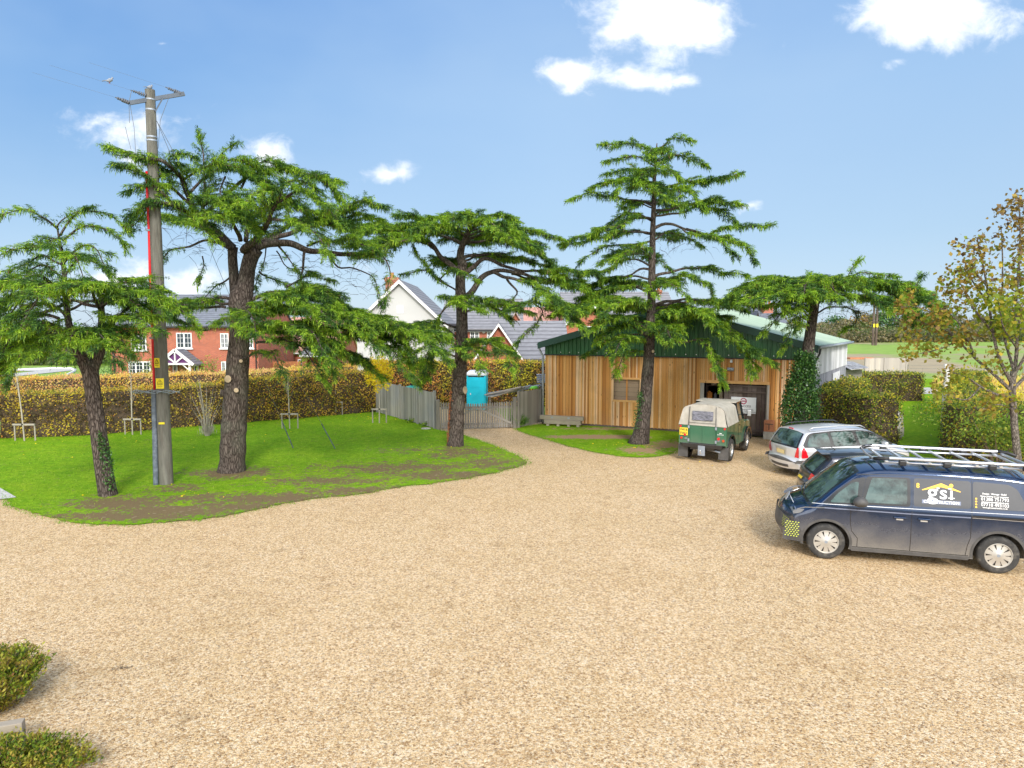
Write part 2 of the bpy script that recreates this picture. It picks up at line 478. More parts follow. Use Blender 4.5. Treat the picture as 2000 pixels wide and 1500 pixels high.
# faint wheel-worn bands curving to the gate
band = t.math('SINE', t.math('MULTIPLY', t.math('ADD', t.math('ADD', x_, t.math('MULTIPLY', y_, .10)), t.math('MULTIPLY', t.noise(o, .12, 2), 6.0)), 2.1))
c = t.mix(t.math('MULTIPLY', t.mapr(band, .2, 1.0, 0, .13), t.mapr(med, .3, .6)), c, t.mix(1, c, (1.10, 1.04, 1.0, 1), 'MULTIPLY'))
c = t.mix(t.mapr(t.noise(o, .22, 4, .6), .40, .60, 0, .16), c, t.mix(1, c, (.80, .74, .62, 1), 'MULTIPLY'))
t.link(c, b.inputs['Base Color'])
b.inputs['Roughness'].default_value = .9; b.inputs['Specular IOR Level'].default_value = .2
h = t.math('ADD', t.math('MULTIPLY', v1.outputs['Distance'], -1.0), t.math('MULTIPLY', v2.outputs['Distance'], -.7))
t.link(t.bump(h, .55, .018), b.inputs['Normal'])

# lawns: short grass, with worn soil where patches are given (x, y, rx, ry, amount)
def lawnmat(name, patches, wear=.0, soil=(.13, .08, .05), soil2=(.27, .175, .115), lush=1.0):
    m, t, b = newmat(name)
    o = t.obj()
    n1 = t.noise(t.vmath('MULTIPLY', o, (1, 1, 1)), 28, 5, .7)
    n2 = t.noise(o, 1.2, 5, .6)
    n3 = t.noise(o, .22, 3)
    c = t.ramp(n1, [(.25, (.085, .18, .006)), (.5, (.205, .40, .010)), (.72, (.34, .50, .035))])
    c = t.mix(t.mapr(n2, .35, .65, 0, .8), c, t.mix(1, c, (1.45, 1.12, 1.5, 1), 'MULTIPLY'))
    c = t.mix(t.mapr(t.noise(o, 5, 6, .75), .38, .58, .8, 0), c, t.mix(1, c, (.50, .66, .5, 1), 'MULTIPLY'))
    c = t.mix(t.mapr(n3, .42, .6, 0, .5), c, t.mix(1, c, (.72, .86, .7, 1), 'MULTIPLY'))
    acc = None
    for (x, y, rx, ry, a) in patches:
        q = t.vmath('MULTIPLY', t.vmath('SUBTRACT', o, (x, y, 0)), (1 / rx, 1 / ry, 0))
        l = t.math('MULTIPLY', t.mapr(t.vmath('LENGTH', q), 0.0, 1.4, 1, 0), a)
        acc = l if acc is None else t.math('MAXIMUM', acc, l)
    if acc is not None:
        e = t.noise(t.vmath('MULTIPLY', o, (1, 1.0, 1)), 1.9, 8, .72)
        e2 = t.noise(o, 9, 5, .7)
        mask = t.math('ADD', acc, t.math('ADD', t.math('MULTIPLY', t.math('SUBTRACT', e, .5), 2.2), t.math('MULTIPLY', t.math('SUBTRACT', e2, .5), 2.4)))
        mask = t.mapr(mask, .36, .54)
        sc = t.mix(t.noise(o, 22, 5, .7), soil, soil2)
        peb = t.new('ShaderNodeTexVoronoi'); peb.inputs['Scale'].default_value = 16; t.link(o, peb.inputs['Vector'])
        sc = t.mix(t.mapr(t.sep(peb.outputs['Color'])[0], .96, .97, 0, .45), sc, (.42, .34, .25, 1))
        c = t.mix(t.math('MULTIPLY', mask, .92), c, sc)
    t.link(c, b.inputs['Base Color'])
    b.inputs['Roughness'].default_value = .95; b.inputs['Specular IOR Level'].default_value = .1
    t.link(t.bump(n1, .9, .05), b.inputs['Normal'])
    return m

# field
m, t, b = newmat('field')
o = t.obj()
n1 = t.noise(o, .6, 7, .75); n2 = t.noise(o, .05, 6, .65)
c = t.ramp(n1, [(.3, (.16, .27, .03)), (.7, (.27, .40, .06))])
px_, py_, pz_ = t.sep(o)
bp_ = t.vmath('LENGTH', t.vmath('MULTIPLY', t.vmath('SUBTRACT', o, (46, 78, 0)), (.09, .045, 0)))
bp_ = t.math('ADD', t.mapr(bp_, 0, 1.5, .8, 0), t.math('SUBTRACT', n2, .5))
c = t.mix(t.mapr(bp_, .30, .42, 0, .9), c, t.mix(n1, (.30, .21, .14, 1), (.42, .33, .22, 1)))
c = t.mix(t.mapr(n2, .53, .62, 0, .8), c, t.mix(n1, (.24, .18, .11, 1), (.40, .32, .20, 1)))
t.link(c, b.inputs['Base Color']); b.inputs['Roughness'].default_value = .95
# block paving
m, t, b = newmat('block_paving')
br = t.new('ShaderNodeTexBrick'); br.inputs['Scale'].default_value = 3.2
br.inputs['Color1'].default_value = (.48, .47, .46, 1); br.inputs['Color2'].default_value = (.60, .58, .56, 1); br.inputs['Mortar'].default_value = (.30, .29, .27, 1)
br.inputs['Mortar Size'].default_value = .015
t.link(t.obj(), br.inputs['Vector']); t.link(br.outputs[0], b.inputs['Base Color']); b.inputs['Roughness'].default_value = .85
simple('asphalt', (.20, .20, .20), .9, var=.2, vs_=2)
simple('concrete', (.46, .45, .42), .9, var=.15, vs_=6, bump=.3)

# brick (object space, walls run along x or y)
def brickmat(name, ca, cb, mortar=(.45, .38, .32)):
    m, t, b = newmat(name)
    x, y, z = t.sep(t.obj())
    br = t.new('ShaderNodeTexBrick')
    br.inputs['Scale'].default_value = 1.0
    br.inputs['Brick Width'].default_value = .225; br.inputs['Row Height'].default_value = .075; br.inputs['Mortar Size'].default_value = .006
    br.inputs['Color1'].default_value = (*ca, 1); br.inputs['Color2'].default_value = (*cb, 1); br.inputs['Mortar'].default_value = (*mortar, 1)
    t.link(t.comb(t.math('ADD', x, y), z, 0.0), br.inputs['Vector'])
    c = t.mix(t.mapr(t.noise(t.obj(), 1.3, 5), .35, .65, 0, .5), br.outputs[0], t.mix(1, br.outputs[0], (.80, .74, .70, 1), 'MULTIPLY'))
    t.link(c, b.inputs['Base Color']); b.inputs['Roughness'].default_value = .9
    return m
brickmat('red_brick', (.47, .120, .055), (.34, .085, .045), (.42, .31, .25))
brickmat('chimney_brick', (.45, .12, .07), (.33, .09, .055))
simple('white_render', (.50, .50, .49), .9, var=.04, vs_=.8)
simple('white_paint', (.75, .74, .73), .5, var=.05)
simple('upvc', (.80, .80, .80), .35, var=.02)
# tiled roofs: courses follow height (object z)
def roofmat(name, c1, c2, course=.17):
    m, t, b = newmat(name)
    x, y, z = t.sep(t.obj())
    f = t.math('FRACT', t.math('DIVIDE', z, course))
    line = t.mapr(f, .0, .30, .25, 1)
    n = t.noise(t.comb(t.math('MULTIPLY', x, 1.0), y, t.math('MULTIPLY', z, 3)), 3.0, 5)
    c = t.mix(t.mapr(n, .3, .7), c1, c2)
    c = t.mix(1, c, t.comb(line, line, line), 'MULTIPLY')
    t.link(c, b.inputs['Base Color']); b.inputs['Roughness'].default_value = .75
    t.link(t.bump(f, .6, .03), b.inputs['Normal'])
    return m
roofmat('grey_tile', (.19, .19, .205), (.26, .26, .28), .24)
roofmat('slate', (.13, .145, .175), (.19, .205, .24), .16)
roofmat('clay_tile', (.52, .25, .20), (.62, .33, .27), .14)
m, t, b = newmat('window_glass')
b.inputs['Base Color'].default_value = (.035, .045, .055, 1); b.inputs['Roughness'].default_value = .04
b.inputs['Specular IOR Level'].default_value = .9
simple('black_plastic', (.018, .018, .02), .45, var=.1)
simple('gutter_grey', (.32, .34, .36), .4, var=.1)
simple('green_fascia', (.012, .055, .040), .45, var=.1)
simple('timber_door', (.44, .25, .09), .5, var=.2, vs_=6, stretch=(1, 1, .1))
simple('porch_purple', (.10, .02, .12), .7, var=.1)

# timber: boards vary one by one (colour per separate piece) and along the grain
def boards(name, stops, rough=.75, stain=(.10, .05, .02), knots=True, grain=(18, 18, .9), weather=None):
    m, t, b = newmat(name)
    g = t.new('ShaderNodeNewGeometry')
    rnd = g.outputs['Random Per Island']
    c = t.ramp(rnd, stops)
    o = t.obj()
    og = t.vmath('ADD', t.vmath('MULTIPLY', o, grain), t.comb(t.math('MULTIPLY', rnd, 37.0), 0.0, t.math('MULTIPLY', rnd, 11.0)))
    n = t.noise(og, 2.0, 6, .6)
    c = t.mix(t.mapr(n, .45, .8, 0, .4), c, t.mix(1, c, (*stain, 1), 'MIX'))
    if knots:
        v = t.new('ShaderNodeTexVoronoi'); v.inputs['Scale'].default_value = 1.0
        t.link(t.vmath('ADD', t.vmath('MULTIPLY', o, (5, 5, 1.6)), t.comb(t.math('MULTIPLY', rnd, 53.0), 0.0, t.math('MULTIPLY', rnd, 17.0))), v.inputs['Vector'])
        c = t.mix(t.mapr(v.outputs['Distance'], .06, .12, .8, 0), c, (.10, .045, .015, 1))
    if weather:
        c = t.mix(t.mapr(t.noise(o, .8, 5), .45, .7, 0, weather[1]), c, weather[0])
    t.link(c, b.inputs['Base Color']); b.inputs['Roughness'].default_value = rough
    b.inputs['Specular IOR Level'].default_value = .25
    t.link(t.bump(n, .3, .01), b.inputs['Normal'])
    return m
boards('larch', [(0, (.40, .16, .045)), (.2, (.60, .27, .075)), (.5, (.74, .40, .14)), (.8, (.82, .51, .25)), (1, (.85, .60, .40))], stain=(.34, .15, .045), weather=((.30, .19, .11, 1), .38))
boards('grey_fence', [(0, (.26, .25, .225)), (.5, (.36, .345, .315)), (1, (.46, .44, .40))], stain=(.10, .09, .075), knots=False, weather=((.22, .26, .34, 1), .35))
boards('old_fence', [(0, (.19, .17, .15)), (.5, (.25, .23, .205)), (1, (.33, .305, .275))], stain=(.11, .09, .07), knots=False)
boards('pale_fence', [(0, (.33, .30, .27)), (.5, (.42, .38, .33)), (1, (.50, .45, .38))], stain=(.24, .20, .16), knots=False)
boards('brown_fence', [(0, (.36, .14, .06)), (1, (.48, .20, .09))], knots=False)
boards('old_door', [(0, (.055, .036, .030)), (.5, (.10, .068, .055)), (1, (.16, .12, .10))], stain=(.03, .02, .016), knots=False, weather=((.30, .27, .25, 1), .35))
boards('white_boards', [(0, (.50, .50, .50)), (.5, (.66, .66, .67)), (1, (.78, .78, .79))], stain=(.35, .35, .33), knots=False)
boards('grey_boards', [(0, (.24, .24, .27)), (1, (.40, .40, .44))], stain=(.2, .19, .2), knots=False)
boards('sleeper', [(0, (.32, .27, .21)), (1, (.42, .37, .30))], stain=(.2, .17, .13), knots=False, grain=(2, 18, 18))
boards('ply_window', [(0, (.28, .20, .14)), (1, (.36, .27, .20))], stain=(.2, .14, .10), knots=False, grain=(1, 18, 18))
simple('pole_wood', (.145, .14, .12), .9, var=.35, vs_=5, stretch=(3, 3, .35), bump=.7, bs=22, grime=((.10, .085, .07), 3.0, .52, .68, .8))
simple('stake_wood', (.34, .305, .26), .85, var=.15, vs_=8)
simple('galv', (.32, .36, .42), .45, metal=.5, var=.15)
simple('wire_grey', (.14, .15, .16), .5, var=0)
simple('red_cable', (.72, .012, .02), .4, var=.05)
simple('conduit', (.10, .125, .16), .45, var=.3, vs_=6, grime=((.30, .34, .40), 4, .5, .7, .6))
simple('yellow_sign', (.85, .68, .02), .5, var=.05)
simple('ink_black', (.015, .015, .015), .6, var=0)
simple('porcelain', (.10, .11, .13), .4, var=.1)
simple('toilet_cyan', (.01, .62, .80), .4, var=.08, vs_=2)
simple('toilet_white', (.74, .76, .78), .4, var=.05)
simple('green_plastic', (.02, .30, .22), .5, var=.05)
simple('lime_plastic', (.18, .62, .05), .5, var=.05)
simple('terracotta', (.50, .20, .10), .85, var=.2, vs_=8)
simple('pigeon_grey', (.25, .27, .31), .8, var=.2, vs_=20)
simple('stone', (.46, .43, .38), .9, var=.25, vs_=5, bump=.5, bs=12)
# corrugated green steel
m, t, b = newmat('green_steel')
t.link(t.mix(t.mapr(t.noise(t.vmath('MULTIPLY', t.obj(), (2, 2, .5)), 1.5, 5), .35, .65), (.012, .075, .025, 1), (.028, .13, .045, 1)), b.inputs['Base Color'])
b.inputs['Roughness'].default_value = .38
m, t, b = newmat('pale_green_roof')
t.link(t.mix(t.mapr(t.noise(t.obj(), .8, 5), .35, .65), (.34, .44, .30, 1), (.42, .51, .37, 1)), b.inputs['Base Color'])
b.inputs['Roughness'].default_value = .5
simple('rust_sheet', (.42, .40, .38), .5, metal=.3, var=.3, vs_=4, grime=((.10, .08, .06), 5, .5, .6, .8))
# car materials
def paint(name, col, metal=.6, rough=.28, flake=.15, dirt=None):
    m, t, b = newmat(name)
    o = t.obj()
    n = t.noise(o, 160, 2)
    c = t.mix(t.mapr(n, .35, .65), tuple(x * (1 - flake) for x in col), tuple(min(1, x * (1 + flake)) for x in col))
    if dirt:
        z = t.sep(o)[2]
        d = t.math('MULTIPLY', t.mapr(t.math('ADD', z, t.math('MULTIPLY', t.noise(o, 1.6, 5, .65), .55)), dirt[1], dirt[2], dirt[3], 0), t.mapr(t.noise(o, 60, 3), .3, .7, .8, 1.1))
        c = t.mix(d, c, dirt[0])
        t.link(t.math('MULTIPLY_ADD', d, .45, rough), b.inputs['Roughness'])
        t.link(t.math('MULTIPLY_ADD', d, -metal, metal), b.inputs['Metallic'])
        t.link(t.math('MULTIPLY_ADD', d, -.9, .9), b.inputs['Coat Weight'])
    else:
        b.inputs['Roughness'].default_value = rough; b.inputs['Metallic'].default_value = metal; b.inputs['Coat Weight'].default_value = .9
    t.link(c, b.inputs['Base Color'])
    b.inputs['Coat Roughness'].default_value = .04
    return m
paint('paint_blue', (.007, .026, .075), .5, .12, .25, ((.185, .17, .15), .62, 1.28, .93))
paint('paint_silver', (.72, .73, .76), .45, .35, .06, ((.40, .36, .31), .20, .62, .55))
paint('paint_dark', (.055, .055, .07), .6, .3, .2)
paint('paint_white', (.75, .76, .78), .1, .3, .02)
paint('paint_green', (.020, .115, .060), .0, .35, .1, ((.30, .27, .20), .3, 1.25, .45))
simple('car_black', (.014, .014, .016), .25, coat=.6, var=0)
simple('car_trim', (.075, .072, .070), .6, var=.3, vs_=5)
m, t, b = newmat('car_glass')
t.link(t.mix(t.mapr(t.noise(t.obj(), 2.5, 5, .7), .4, .6), (.012, .022, .022, 1), (.07, .12, .115, 1)), b.inputs['Base Color'])
b.inputs['Roughness'].default_value = .03; b.inputs['Specular IOR Level'].default_value = .6; b.inputs['Coat Weight'].default_value = .35
simple('dark_film', (.055, .057, .065), .18, coat=.5, var=.1)
simple('tyre', (.035, .034, .033), .85, var=.3, vs_=8, grime=((.20, .18, .15), 6, .5, .7, .5))
simple('alloy', (.52, .50, .46), .35, metal=.5, var=.08)
simple('alloy_bright', (.66, .67, .68), .3, metal=.7, var=.05)
simple('aluminium', (.68, .69, .72), .3, metal=.75, var=.05)
simple('tail_red', (.62, .01, .02), .12, coat=1.0, var=.1)
simple('lamp_amber', (.75, .22, .02), .15, coat=1.0, var=0)
simple('lamp_clear', (.26, .29, .34), .08, metal=.5, coat=1.0, var=.1)
simple('plate_yellow', (.80, .58, .04), .5, var=.04)
simple('plate_blank', (.72, .58, .28), .5, var=.04)
simple('dash_yellow', (.62, .72, .10), .4, var=0)
simple('print_white', (.85, .85, .85), .5, var=0)
simple('print_yellow', (.90, .55, .08), .5, var=0)
simple('print_red', (.40, .03, .09), .5, var=0)
simple('print_grey', (.20, .23, .33), .5, var=0)
simple('canvas', (.40, .375, .325), .9, var=.12, vs_=5, bump=.5, bs=6, grime=((.30, .26, .20), 3, .5, .7, .5))
simple('vinyl', (.10, .10, .13), .12, coat=.8, var=.9, vs_=9, stretch=(1, 1, 4), bump=1.0, bs=9)
simple('sign_white', (.80, .82, .85), .4, var=.03)
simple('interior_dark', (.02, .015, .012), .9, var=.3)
simple('orange_stuff', (.60, .22, .04), .7, var=.1)
simple('cream_stuff', (.45, .36, .26), .7, var=.1)
# ================================================================== GROUND
def sheet(name, pts, z, mat, jitter=0.0, res=0.35, kind='structure', smooth_path=True):
    """flat sheet from outline points; edge resampled and roughened"""
    P = [Vector((p_[0], p_[1], 0)) for p_ in pts]
    outp = []
    n = len(P)
    for i in range(n):
        a, b_ = P[i], P[(i + 1) % n]
        k = max(1, min(60, int((b_ - a).length / res)))
        p0, p3 = P[i - 1], P[(i + 2) % n]
        for j in range(k):
            u = j / k
            if smooth_path and (b_ - a).length < 6:
                q = 0.5 * ((2 * a) + (-p0 + b_) * u + (2 * p0 - 5 * a + 4 * b_ - p3) * u * u + (-p0 + 3 * a - 3 * b_ + p3) * u ** 3)
            else:
                q = a.lerp(b_, u)
            q = q + Vector((random.uniform(-1, 1), random.uniform(-1, 1), 0)) * jitter
            outp.append((q.x, q.y, z))
    me = bpy.data.meshes.new(name)
    tri = geometry.tessellate_polygon([[Vector(q) for q in outp]])
    me.from_pydata(outp, [], [tuple(q) for q in tri])
    o = link(name, me, None, mat)
    bm = bmesh.new(); bm.from_mesh(me); bmesh.ops.recalc_face_normals(bm, faces=bm.faces)
    for f in bm.faces:
        if f.normal.z < 0: f.normal_flip()
    bm.to_mesh(me); bm.free()
    tag(o, kind=kind)
    return o, outp

# the far land rises a little to the north-east (a grass bank with the hedge line on it)
def land_z(x, y):
    a = max(0.0, min(1.0, (y - 62) / 90.0)); a = a * a * (3 - 2 * a)
    b_ = max(0.0, min(1.0, (x - 15) / 40.0)); b_ = b_ * b_ * (3 - 2 * b_)
    return -0.02 + 1.9 * a * b_ + 0.25 * a * math.sin(x * .05) * math.cos(y * .03)
xs = np.concatenate([np.linspace(-2500, -200, 8), np.linspace(-180, 260, 90), np.linspace(300, 2500, 8)])
ys = np.concatenate([np.linspace(-60, 40, 12), np.linspace(45, 300, 70), np.linspace(330, 2600, 10)])
V = []; 
for y in ys:
    for x in xs: V.append((x, y, land_z(x, y) if y > 55 else -0.02))
nx = len(xs)
Q = [(j * nx + i, j * nx + i + 1, (j + 1) * nx + i + 1, (j + 1) * nx + i) for j in range(len(ys) - 1) for i in range(nx - 1)]
o = np_mesh('ground', np.array(V), np.array(Q), 'field', smooth=True)
tag(o, kind='structure')

# gravel yard
sheet('gravel_yard', [(-40, -14), (30, -14), (30, 22), (22, 27.6), (12.5, 27.5), (1.4, 33.2), (-.3, 34), (-2, 45), (-9, 45), (-9, 32), (-24, 24), (-40, 20)], 0.0, 'gravel', smooth_path=False)

LAWN = [G(-500, 900), G(-60, 962), G(30, 990), G(85, 1008), G(150, 1022), G(240, 1026), G(330, 1020), G(400, 1014), G(460, 1005), G(520, 992), G(600, 977), G(700, 966),
        G(780, 952), G(850, 944), G(920, 934), G(980, 920), G(1018, 911), G(1028, 903), G(1015, 893), G(985, 880), G(950, 866), G(905, 851), G(868, 843), G(850, 838), G(745, 800), G(700, 801), G(560, 812), G(365, 828), G(170, 845), G(0, 852), G(-500, 868)]
def patch(px, py, rx, ry, a):
    q = G(px, py); return (q.x, q.y, rx, ry, a)
lp = [patch(240, 985, 1.7, 1.0, 1.0), patch(330, 1000, 2.4, 1.0, 1.0), patch(400, 975, 1.6, .8, .8), patch(455, 925, 1.7, 1.0, 1.0), patch(345, 955, 1.0, .7, .75), patch(560, 975, 2.6, .9, 1.0), patch(250, 1010, 2.6, .5, 1.0), patch(480, 990, 2.0, .6, 1.0),
      patch(640, 940, 2.6, 1.0, .72), patch(700, 960, 2.6, .7, .85), patch(780, 915, 3.2, 1.4, .78), patch(870, 930, 2.4, .9, .9), patch(900, 885, 1.6, 1.6, .8), patch(955, 905, 1.6, 1.6, .75), patch(800, 880, 1.6, 1.2, .5)]
lawnmat('lawn', lp)
lawn, lawn_edge = sheet('lawn', LAWN, 0.022, 'lawn', jitter=.06, res=.14)
LAWN2 = [G(1010, 838), G(1040, 851), G(1075, 861), G(1120, 874), G(1170, 885), G(1225, 893), G(1275, 893), G(1310, 886), G(1328, 874), G(1335, 856), G(1330, 845), G(1160, 833), G(1062, 829)]
lawnmat('barn_lawn', [patch(1165, 854, 2.2, .55, 1.5), patch(1255, 880, 1.0, .9, 1.0), patch(1310, 870, 1.2, 1.0, .95), patch(1210, 838, 3.0, .5, .8)], soil=(.30, .17, .10), soil2=(.52, .33, .22))
lawn2, lawn2_edge = sheet('barn_lawn', LAWN2, 0.018, 'barn_lawn', jitter=.04, res=.16)
STRIP = [G(1484, 882), G(1482, 905), G(1492, 925), G(1560, 900), G(1640, 870), G(1610, 856), G(1520, 858)]
lawnmat('strip_lawn', [], wear=0)
sheet('side_lawn', [(11.0, 26.6), (10.3, 24.6), (10.2, 22.9), (11, 22.4), (12, 23.5), (20, 23), (20, 19), (30, 19), (60, 45), (60, 60), (26, 60), (16, 36), (12.7, 28), (12, 27.3)], 0.014, 'strip_lawn', jitter=.03, smooth_path=False)
sheet('pavement', [G(-200, 948), G(-60, 942), G(-4, 952), G(32, 973), G(-60, 984), G(-260, 1010)], .030, 'block_paving', smooth_path=False)
# lane beyond the boundary hedge, and a pale path curving over the far green
sheet('road', [(-60, 30.5), (-28, 32.8), (-17, 36.2), (-9.5, 41.3), (-5, 50), (-2, 80), (-7, 80), (-11, 52), (-18, 41), (-29, 36.6), (-60, 34)], .0, 'asphalt', smooth_path=False)
MBp = MB()
pp = [A(-20, 724, 70), A(40, 721, 72), A(100, 718, 74), A(140, 718, 74), A(146, 721, 70), A(130, 727, 64), A(128, 731, 60), A(140, 735, 57), A(170, 738, 56)]
pth = [(p_.x, p_.y, .05) for p_ in pp]
MBp.tube(pth, .12, 6)
o = MBp.build('path_kerb', 'white_paint'); tag(o, kind='structure')
sheet('path', [(-70, 71), (-55, 73.2), (-48, 75), (-46, 72), (-46, 62), (-44, 59), (-44, 57.6), (-47.5, 58), (-48.5, 62), (-49, 70), (-55, 71.6), (-70, 69.4)], .02, 'concrete', smooth_path=False)
sheet('yard_road', [(18, 48), (25, 46.5), (40, 47), (60, 56), (60, 60), (38, 51.5), (18, 51)], .03, 'concrete', smooth_path=False)

# grass tufts: borders and sward
def in_poly(pt, poly):
    x, y = pt; c = False; n = len(poly)
    for i in range(n):
        x1, y1 = poly[i][0], poly[i][1]; x2, y2 = poly[i - 1][0], poly[i - 1][1]
        if (y1 > y) != (y2 > y) and x < (x2 - x1) * (y - y1) / (y2 - y1) + x1: c = not c
    return c
P = []
def border(edge, k, spread, ymax=60, xmin=-26):
    for q in edge:
        if q[1] > ymax or q[0] < xmin: continue
        for _ in range(k):
            P.append((q[0] + random.gauss(0, spread), q[1] + random.gauss(0, spread * .8), 0.0))
border(lawn_edge, 22, .11); border(lawn2_edge, 20, .10)
lo = [(p_[0], p_[1]) for p_ in LAWN]
cnt = 0
while cnt < 26000:
    x = random.uniform(-24, 2); y = random.uniform(16, 36)
    if not in_poly((x, y), lo): continue
    w_ = max([0] + [a * (1 - ((((x - px) / rx) ** 2 + ((y - py) / ry) ** 2) ** .5) / 1.4) for (px, py, rx, ry, a) in lp])
    cnt += 1
    if random.random() < w_ * 1.25: continue
    P.append((x, y, .02))
P = np.array(P)
D = rng.normal(0, .45, (len(P), 3)); D[:, 2] = 1
V, Q = kites(P, D, rng.uniform(.025, .07, len(P)), rng.uniform(.008, .02, len(P)), jit=2.0)
o = np_mesh('grass', V, Q, 'grass_blade'); tag(o, 'short green grass blades over the lawns and along their ragged gravel edges', 'grass', kind='stuff')
# fallen leaves on the lawn below the trees and hedge
P = []
for (px, py, s_, k) in [(1565, 845, .5, 30), (740, 815, 1.2, 90), (600, 820, 2.5, 60), (330, 960, 1.5, 25), (1200, 870, 1.2, 30), (900, 880, 1.5, 25), (1420, 905, 2.0, 40), (250, 860, 3, 50)]:
    q = G(px, py)
    for _ in range(k): P.append((q.x + random.gauss(0, s_), q.y + random.gauss(0, s_ * .6), .035))
o = leaves('fallen_leaves', np.array(P), .06, 'yellow_leaf', flat=.9); tag(o, 'small yellow leaves fallen on the lawn', 'leaves', kind='stuff')
# dark blown debris on the gravel, near left
q = G(238, 1306)
P = np.array([(q.x + random.gauss(0, .07), q.y + random.gauss(0, .03), .012) for _ in range(70)])
o = leaves('gravel_debris', P, .022, 'dead_twigs', flat=.8); tag(o, 'small dark patch of twiggy debris on the open gravel', 'debris', kind='stuff')

# ================================================================== BARN
def wb(mb, name, mats, root, **kw):       # build in world coordinates under a root that stands elsewhere
    o = mb.build(name, mats, root, **kw)
    o.location = tuple(-c_ for c_ in root.location)
    return o
BA = Vector((1.6, 32.7, 0)); BB = Vector((12.2, 27.7, 0)); BS = Vector((5.55, 8.6, 0))
BL = (BB - BA).length; bu = (BB - BA).normalized(); bs = BS.normalized(); BD = BS.length
bn = Vector((bu.y, -bu.x, 0))             # out of the front wall, towards the camera
if bn.y > 0: bn = -bn
ZC, ZE, ZR = 3.32, 3.86, 5.50             # cladding top, eaves, ridge
def BP(u, v, z, off=0.0): 
    q = BA + bu * u + bs * v + bn * off
    return Vector((q.x, q.y, z))
def front_uz(px, py):
    d = Vector(ray(px, py)); o_ = Vector((0, 0, CH))
    tt = (BA - o_).dot(bn) / d.dot(bn)
    q = o_ + d * tt
    return ((q - BA).dot(bu), q.z)
barn = empty('barn', BA)
tag(barn, 'long larch-clad barn with green corrugated gable and pale green roof', 'barn')
wu0, wz0 = front_uz(1197, 782); wu1, wz1 = front_uz(1251, 740)
du0, _ = front_uz(1368, 850); du1, _ = front_uz(1496, 855); _, dz1 = front_uz(1430, 749)
dmid, _ = front_uz(1413, 800)
mb = MB(); u = 0.02; i = 0
while u < BL - .02:
    bw = .058 if i % 2 == 0 else .088
    z0 = .10; off = .050 if i % 2 == 0 else .020
    spans = [(z0, ZC)]
    c_ = u + bw / 2
    if wu0 < c_ < wu1: spans = [(z0, wz0), (wz1, ZC)]
    if du0 < c_ < du1: spans = [(dz1, ZC)]
    for (a, b_) in spans:
        q = [BP(u, 0, a, off), BP(u + bw, 0, a, off), BP(u + bw, 0, b_, off), BP(u, 0, b_, off)]
        r_ = [v_ - bn * .02 for v_ in q]
        mb.add(q + r_, [(0, 1, 2, 3), (0, 4, 5, 1), (1, 5, 6, 2), (2, 6, 7, 3), (3, 7, 4, 0)])
    u += bw + (.014 if i % 2 else .004); i += 1
wb(mb, 'timber_cladding', 'larch', barn)
# dark lining behind the boards, with the openings left out, side and back walls, floor plinth
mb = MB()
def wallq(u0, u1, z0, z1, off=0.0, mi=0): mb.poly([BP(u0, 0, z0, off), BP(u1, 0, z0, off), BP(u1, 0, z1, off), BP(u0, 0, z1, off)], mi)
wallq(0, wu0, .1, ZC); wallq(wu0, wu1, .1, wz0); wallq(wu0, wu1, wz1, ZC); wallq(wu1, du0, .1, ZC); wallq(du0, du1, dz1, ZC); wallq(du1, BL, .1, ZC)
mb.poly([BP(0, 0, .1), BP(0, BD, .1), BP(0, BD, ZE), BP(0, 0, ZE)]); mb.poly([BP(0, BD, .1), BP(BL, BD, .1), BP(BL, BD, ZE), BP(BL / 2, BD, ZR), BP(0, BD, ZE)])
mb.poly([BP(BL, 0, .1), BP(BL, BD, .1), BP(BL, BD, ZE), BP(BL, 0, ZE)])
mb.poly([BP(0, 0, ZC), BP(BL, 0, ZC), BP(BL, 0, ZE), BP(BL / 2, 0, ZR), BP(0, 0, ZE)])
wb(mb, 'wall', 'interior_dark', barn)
mb = MB()
for (a, b_) in ((0, du0), (du1, BL)): mb.add([BP(a, 0, 0, .03), BP(b_, 0, 0, .03), BP(b_, 0, .11, .03), BP(a, 0, .11, .03), BP(a, 0, .11, -.1), BP(b_, 0, .11, -.1)], [(0, 1, 2, 3), (3, 2, 5, 4)])
mb.add([BP(BL, 0, 0, 0) + bu * .03, BP(BL, BD, 0, 0) + bu * .03, BP(BL, BD, .3, 0) + bu * .03, BP(BL, 0, .3, 0) + bu * .03], [(0, 1, 2, 3)])
wb(mb, 'plinth', 'old_door', barn)
# corrugated gable
mb = MB()
def roofz(u): return ZE + (ZR - ZE) * (1 - abs(u - BL / 2) / (BL / 2))
u = 0.0; step = .20
while u < BL - .01:
    for (a, b_, o0, o1) in ((0, .13, .05, .05), (.13, .145, .05, .085), (.145, .185, .085, .085), (.185, .20, .085, .05)):
        u0, u1 = min(u + a, BL), min(u + b_, BL)
        mb.poly([BP(u0, 0, ZC + .02, o0), BP(u1, 0, ZC + .02, o1), BP(u1, 0, roofz(u1) - .03, o1), BP(u0, 0, roofz(u0) - .03, o0)])
    u += step
wb(mb, 'gable_sheeting', 'green_steel', barn)
mb = MB(); mb.prism([(0, 0, 0), tuple(bn * .07), tuple(bn * .07 + Vector((0, 0, .05))), (0, 0, .05)], BP(-.03, 0, ZC - .03, .045), BP(BL + .03, 0, ZC - .03, .045))
wb(mb, 'drip_trim', 'black_plastic', barn)
for k in range(26):
    mb = MB(); mb.box(BP(.35 + k * .45, 0, ZC + .12, .06), (.035, .035, .035)); wb(mb, 'fixing_bolt', 'print_white', barn)
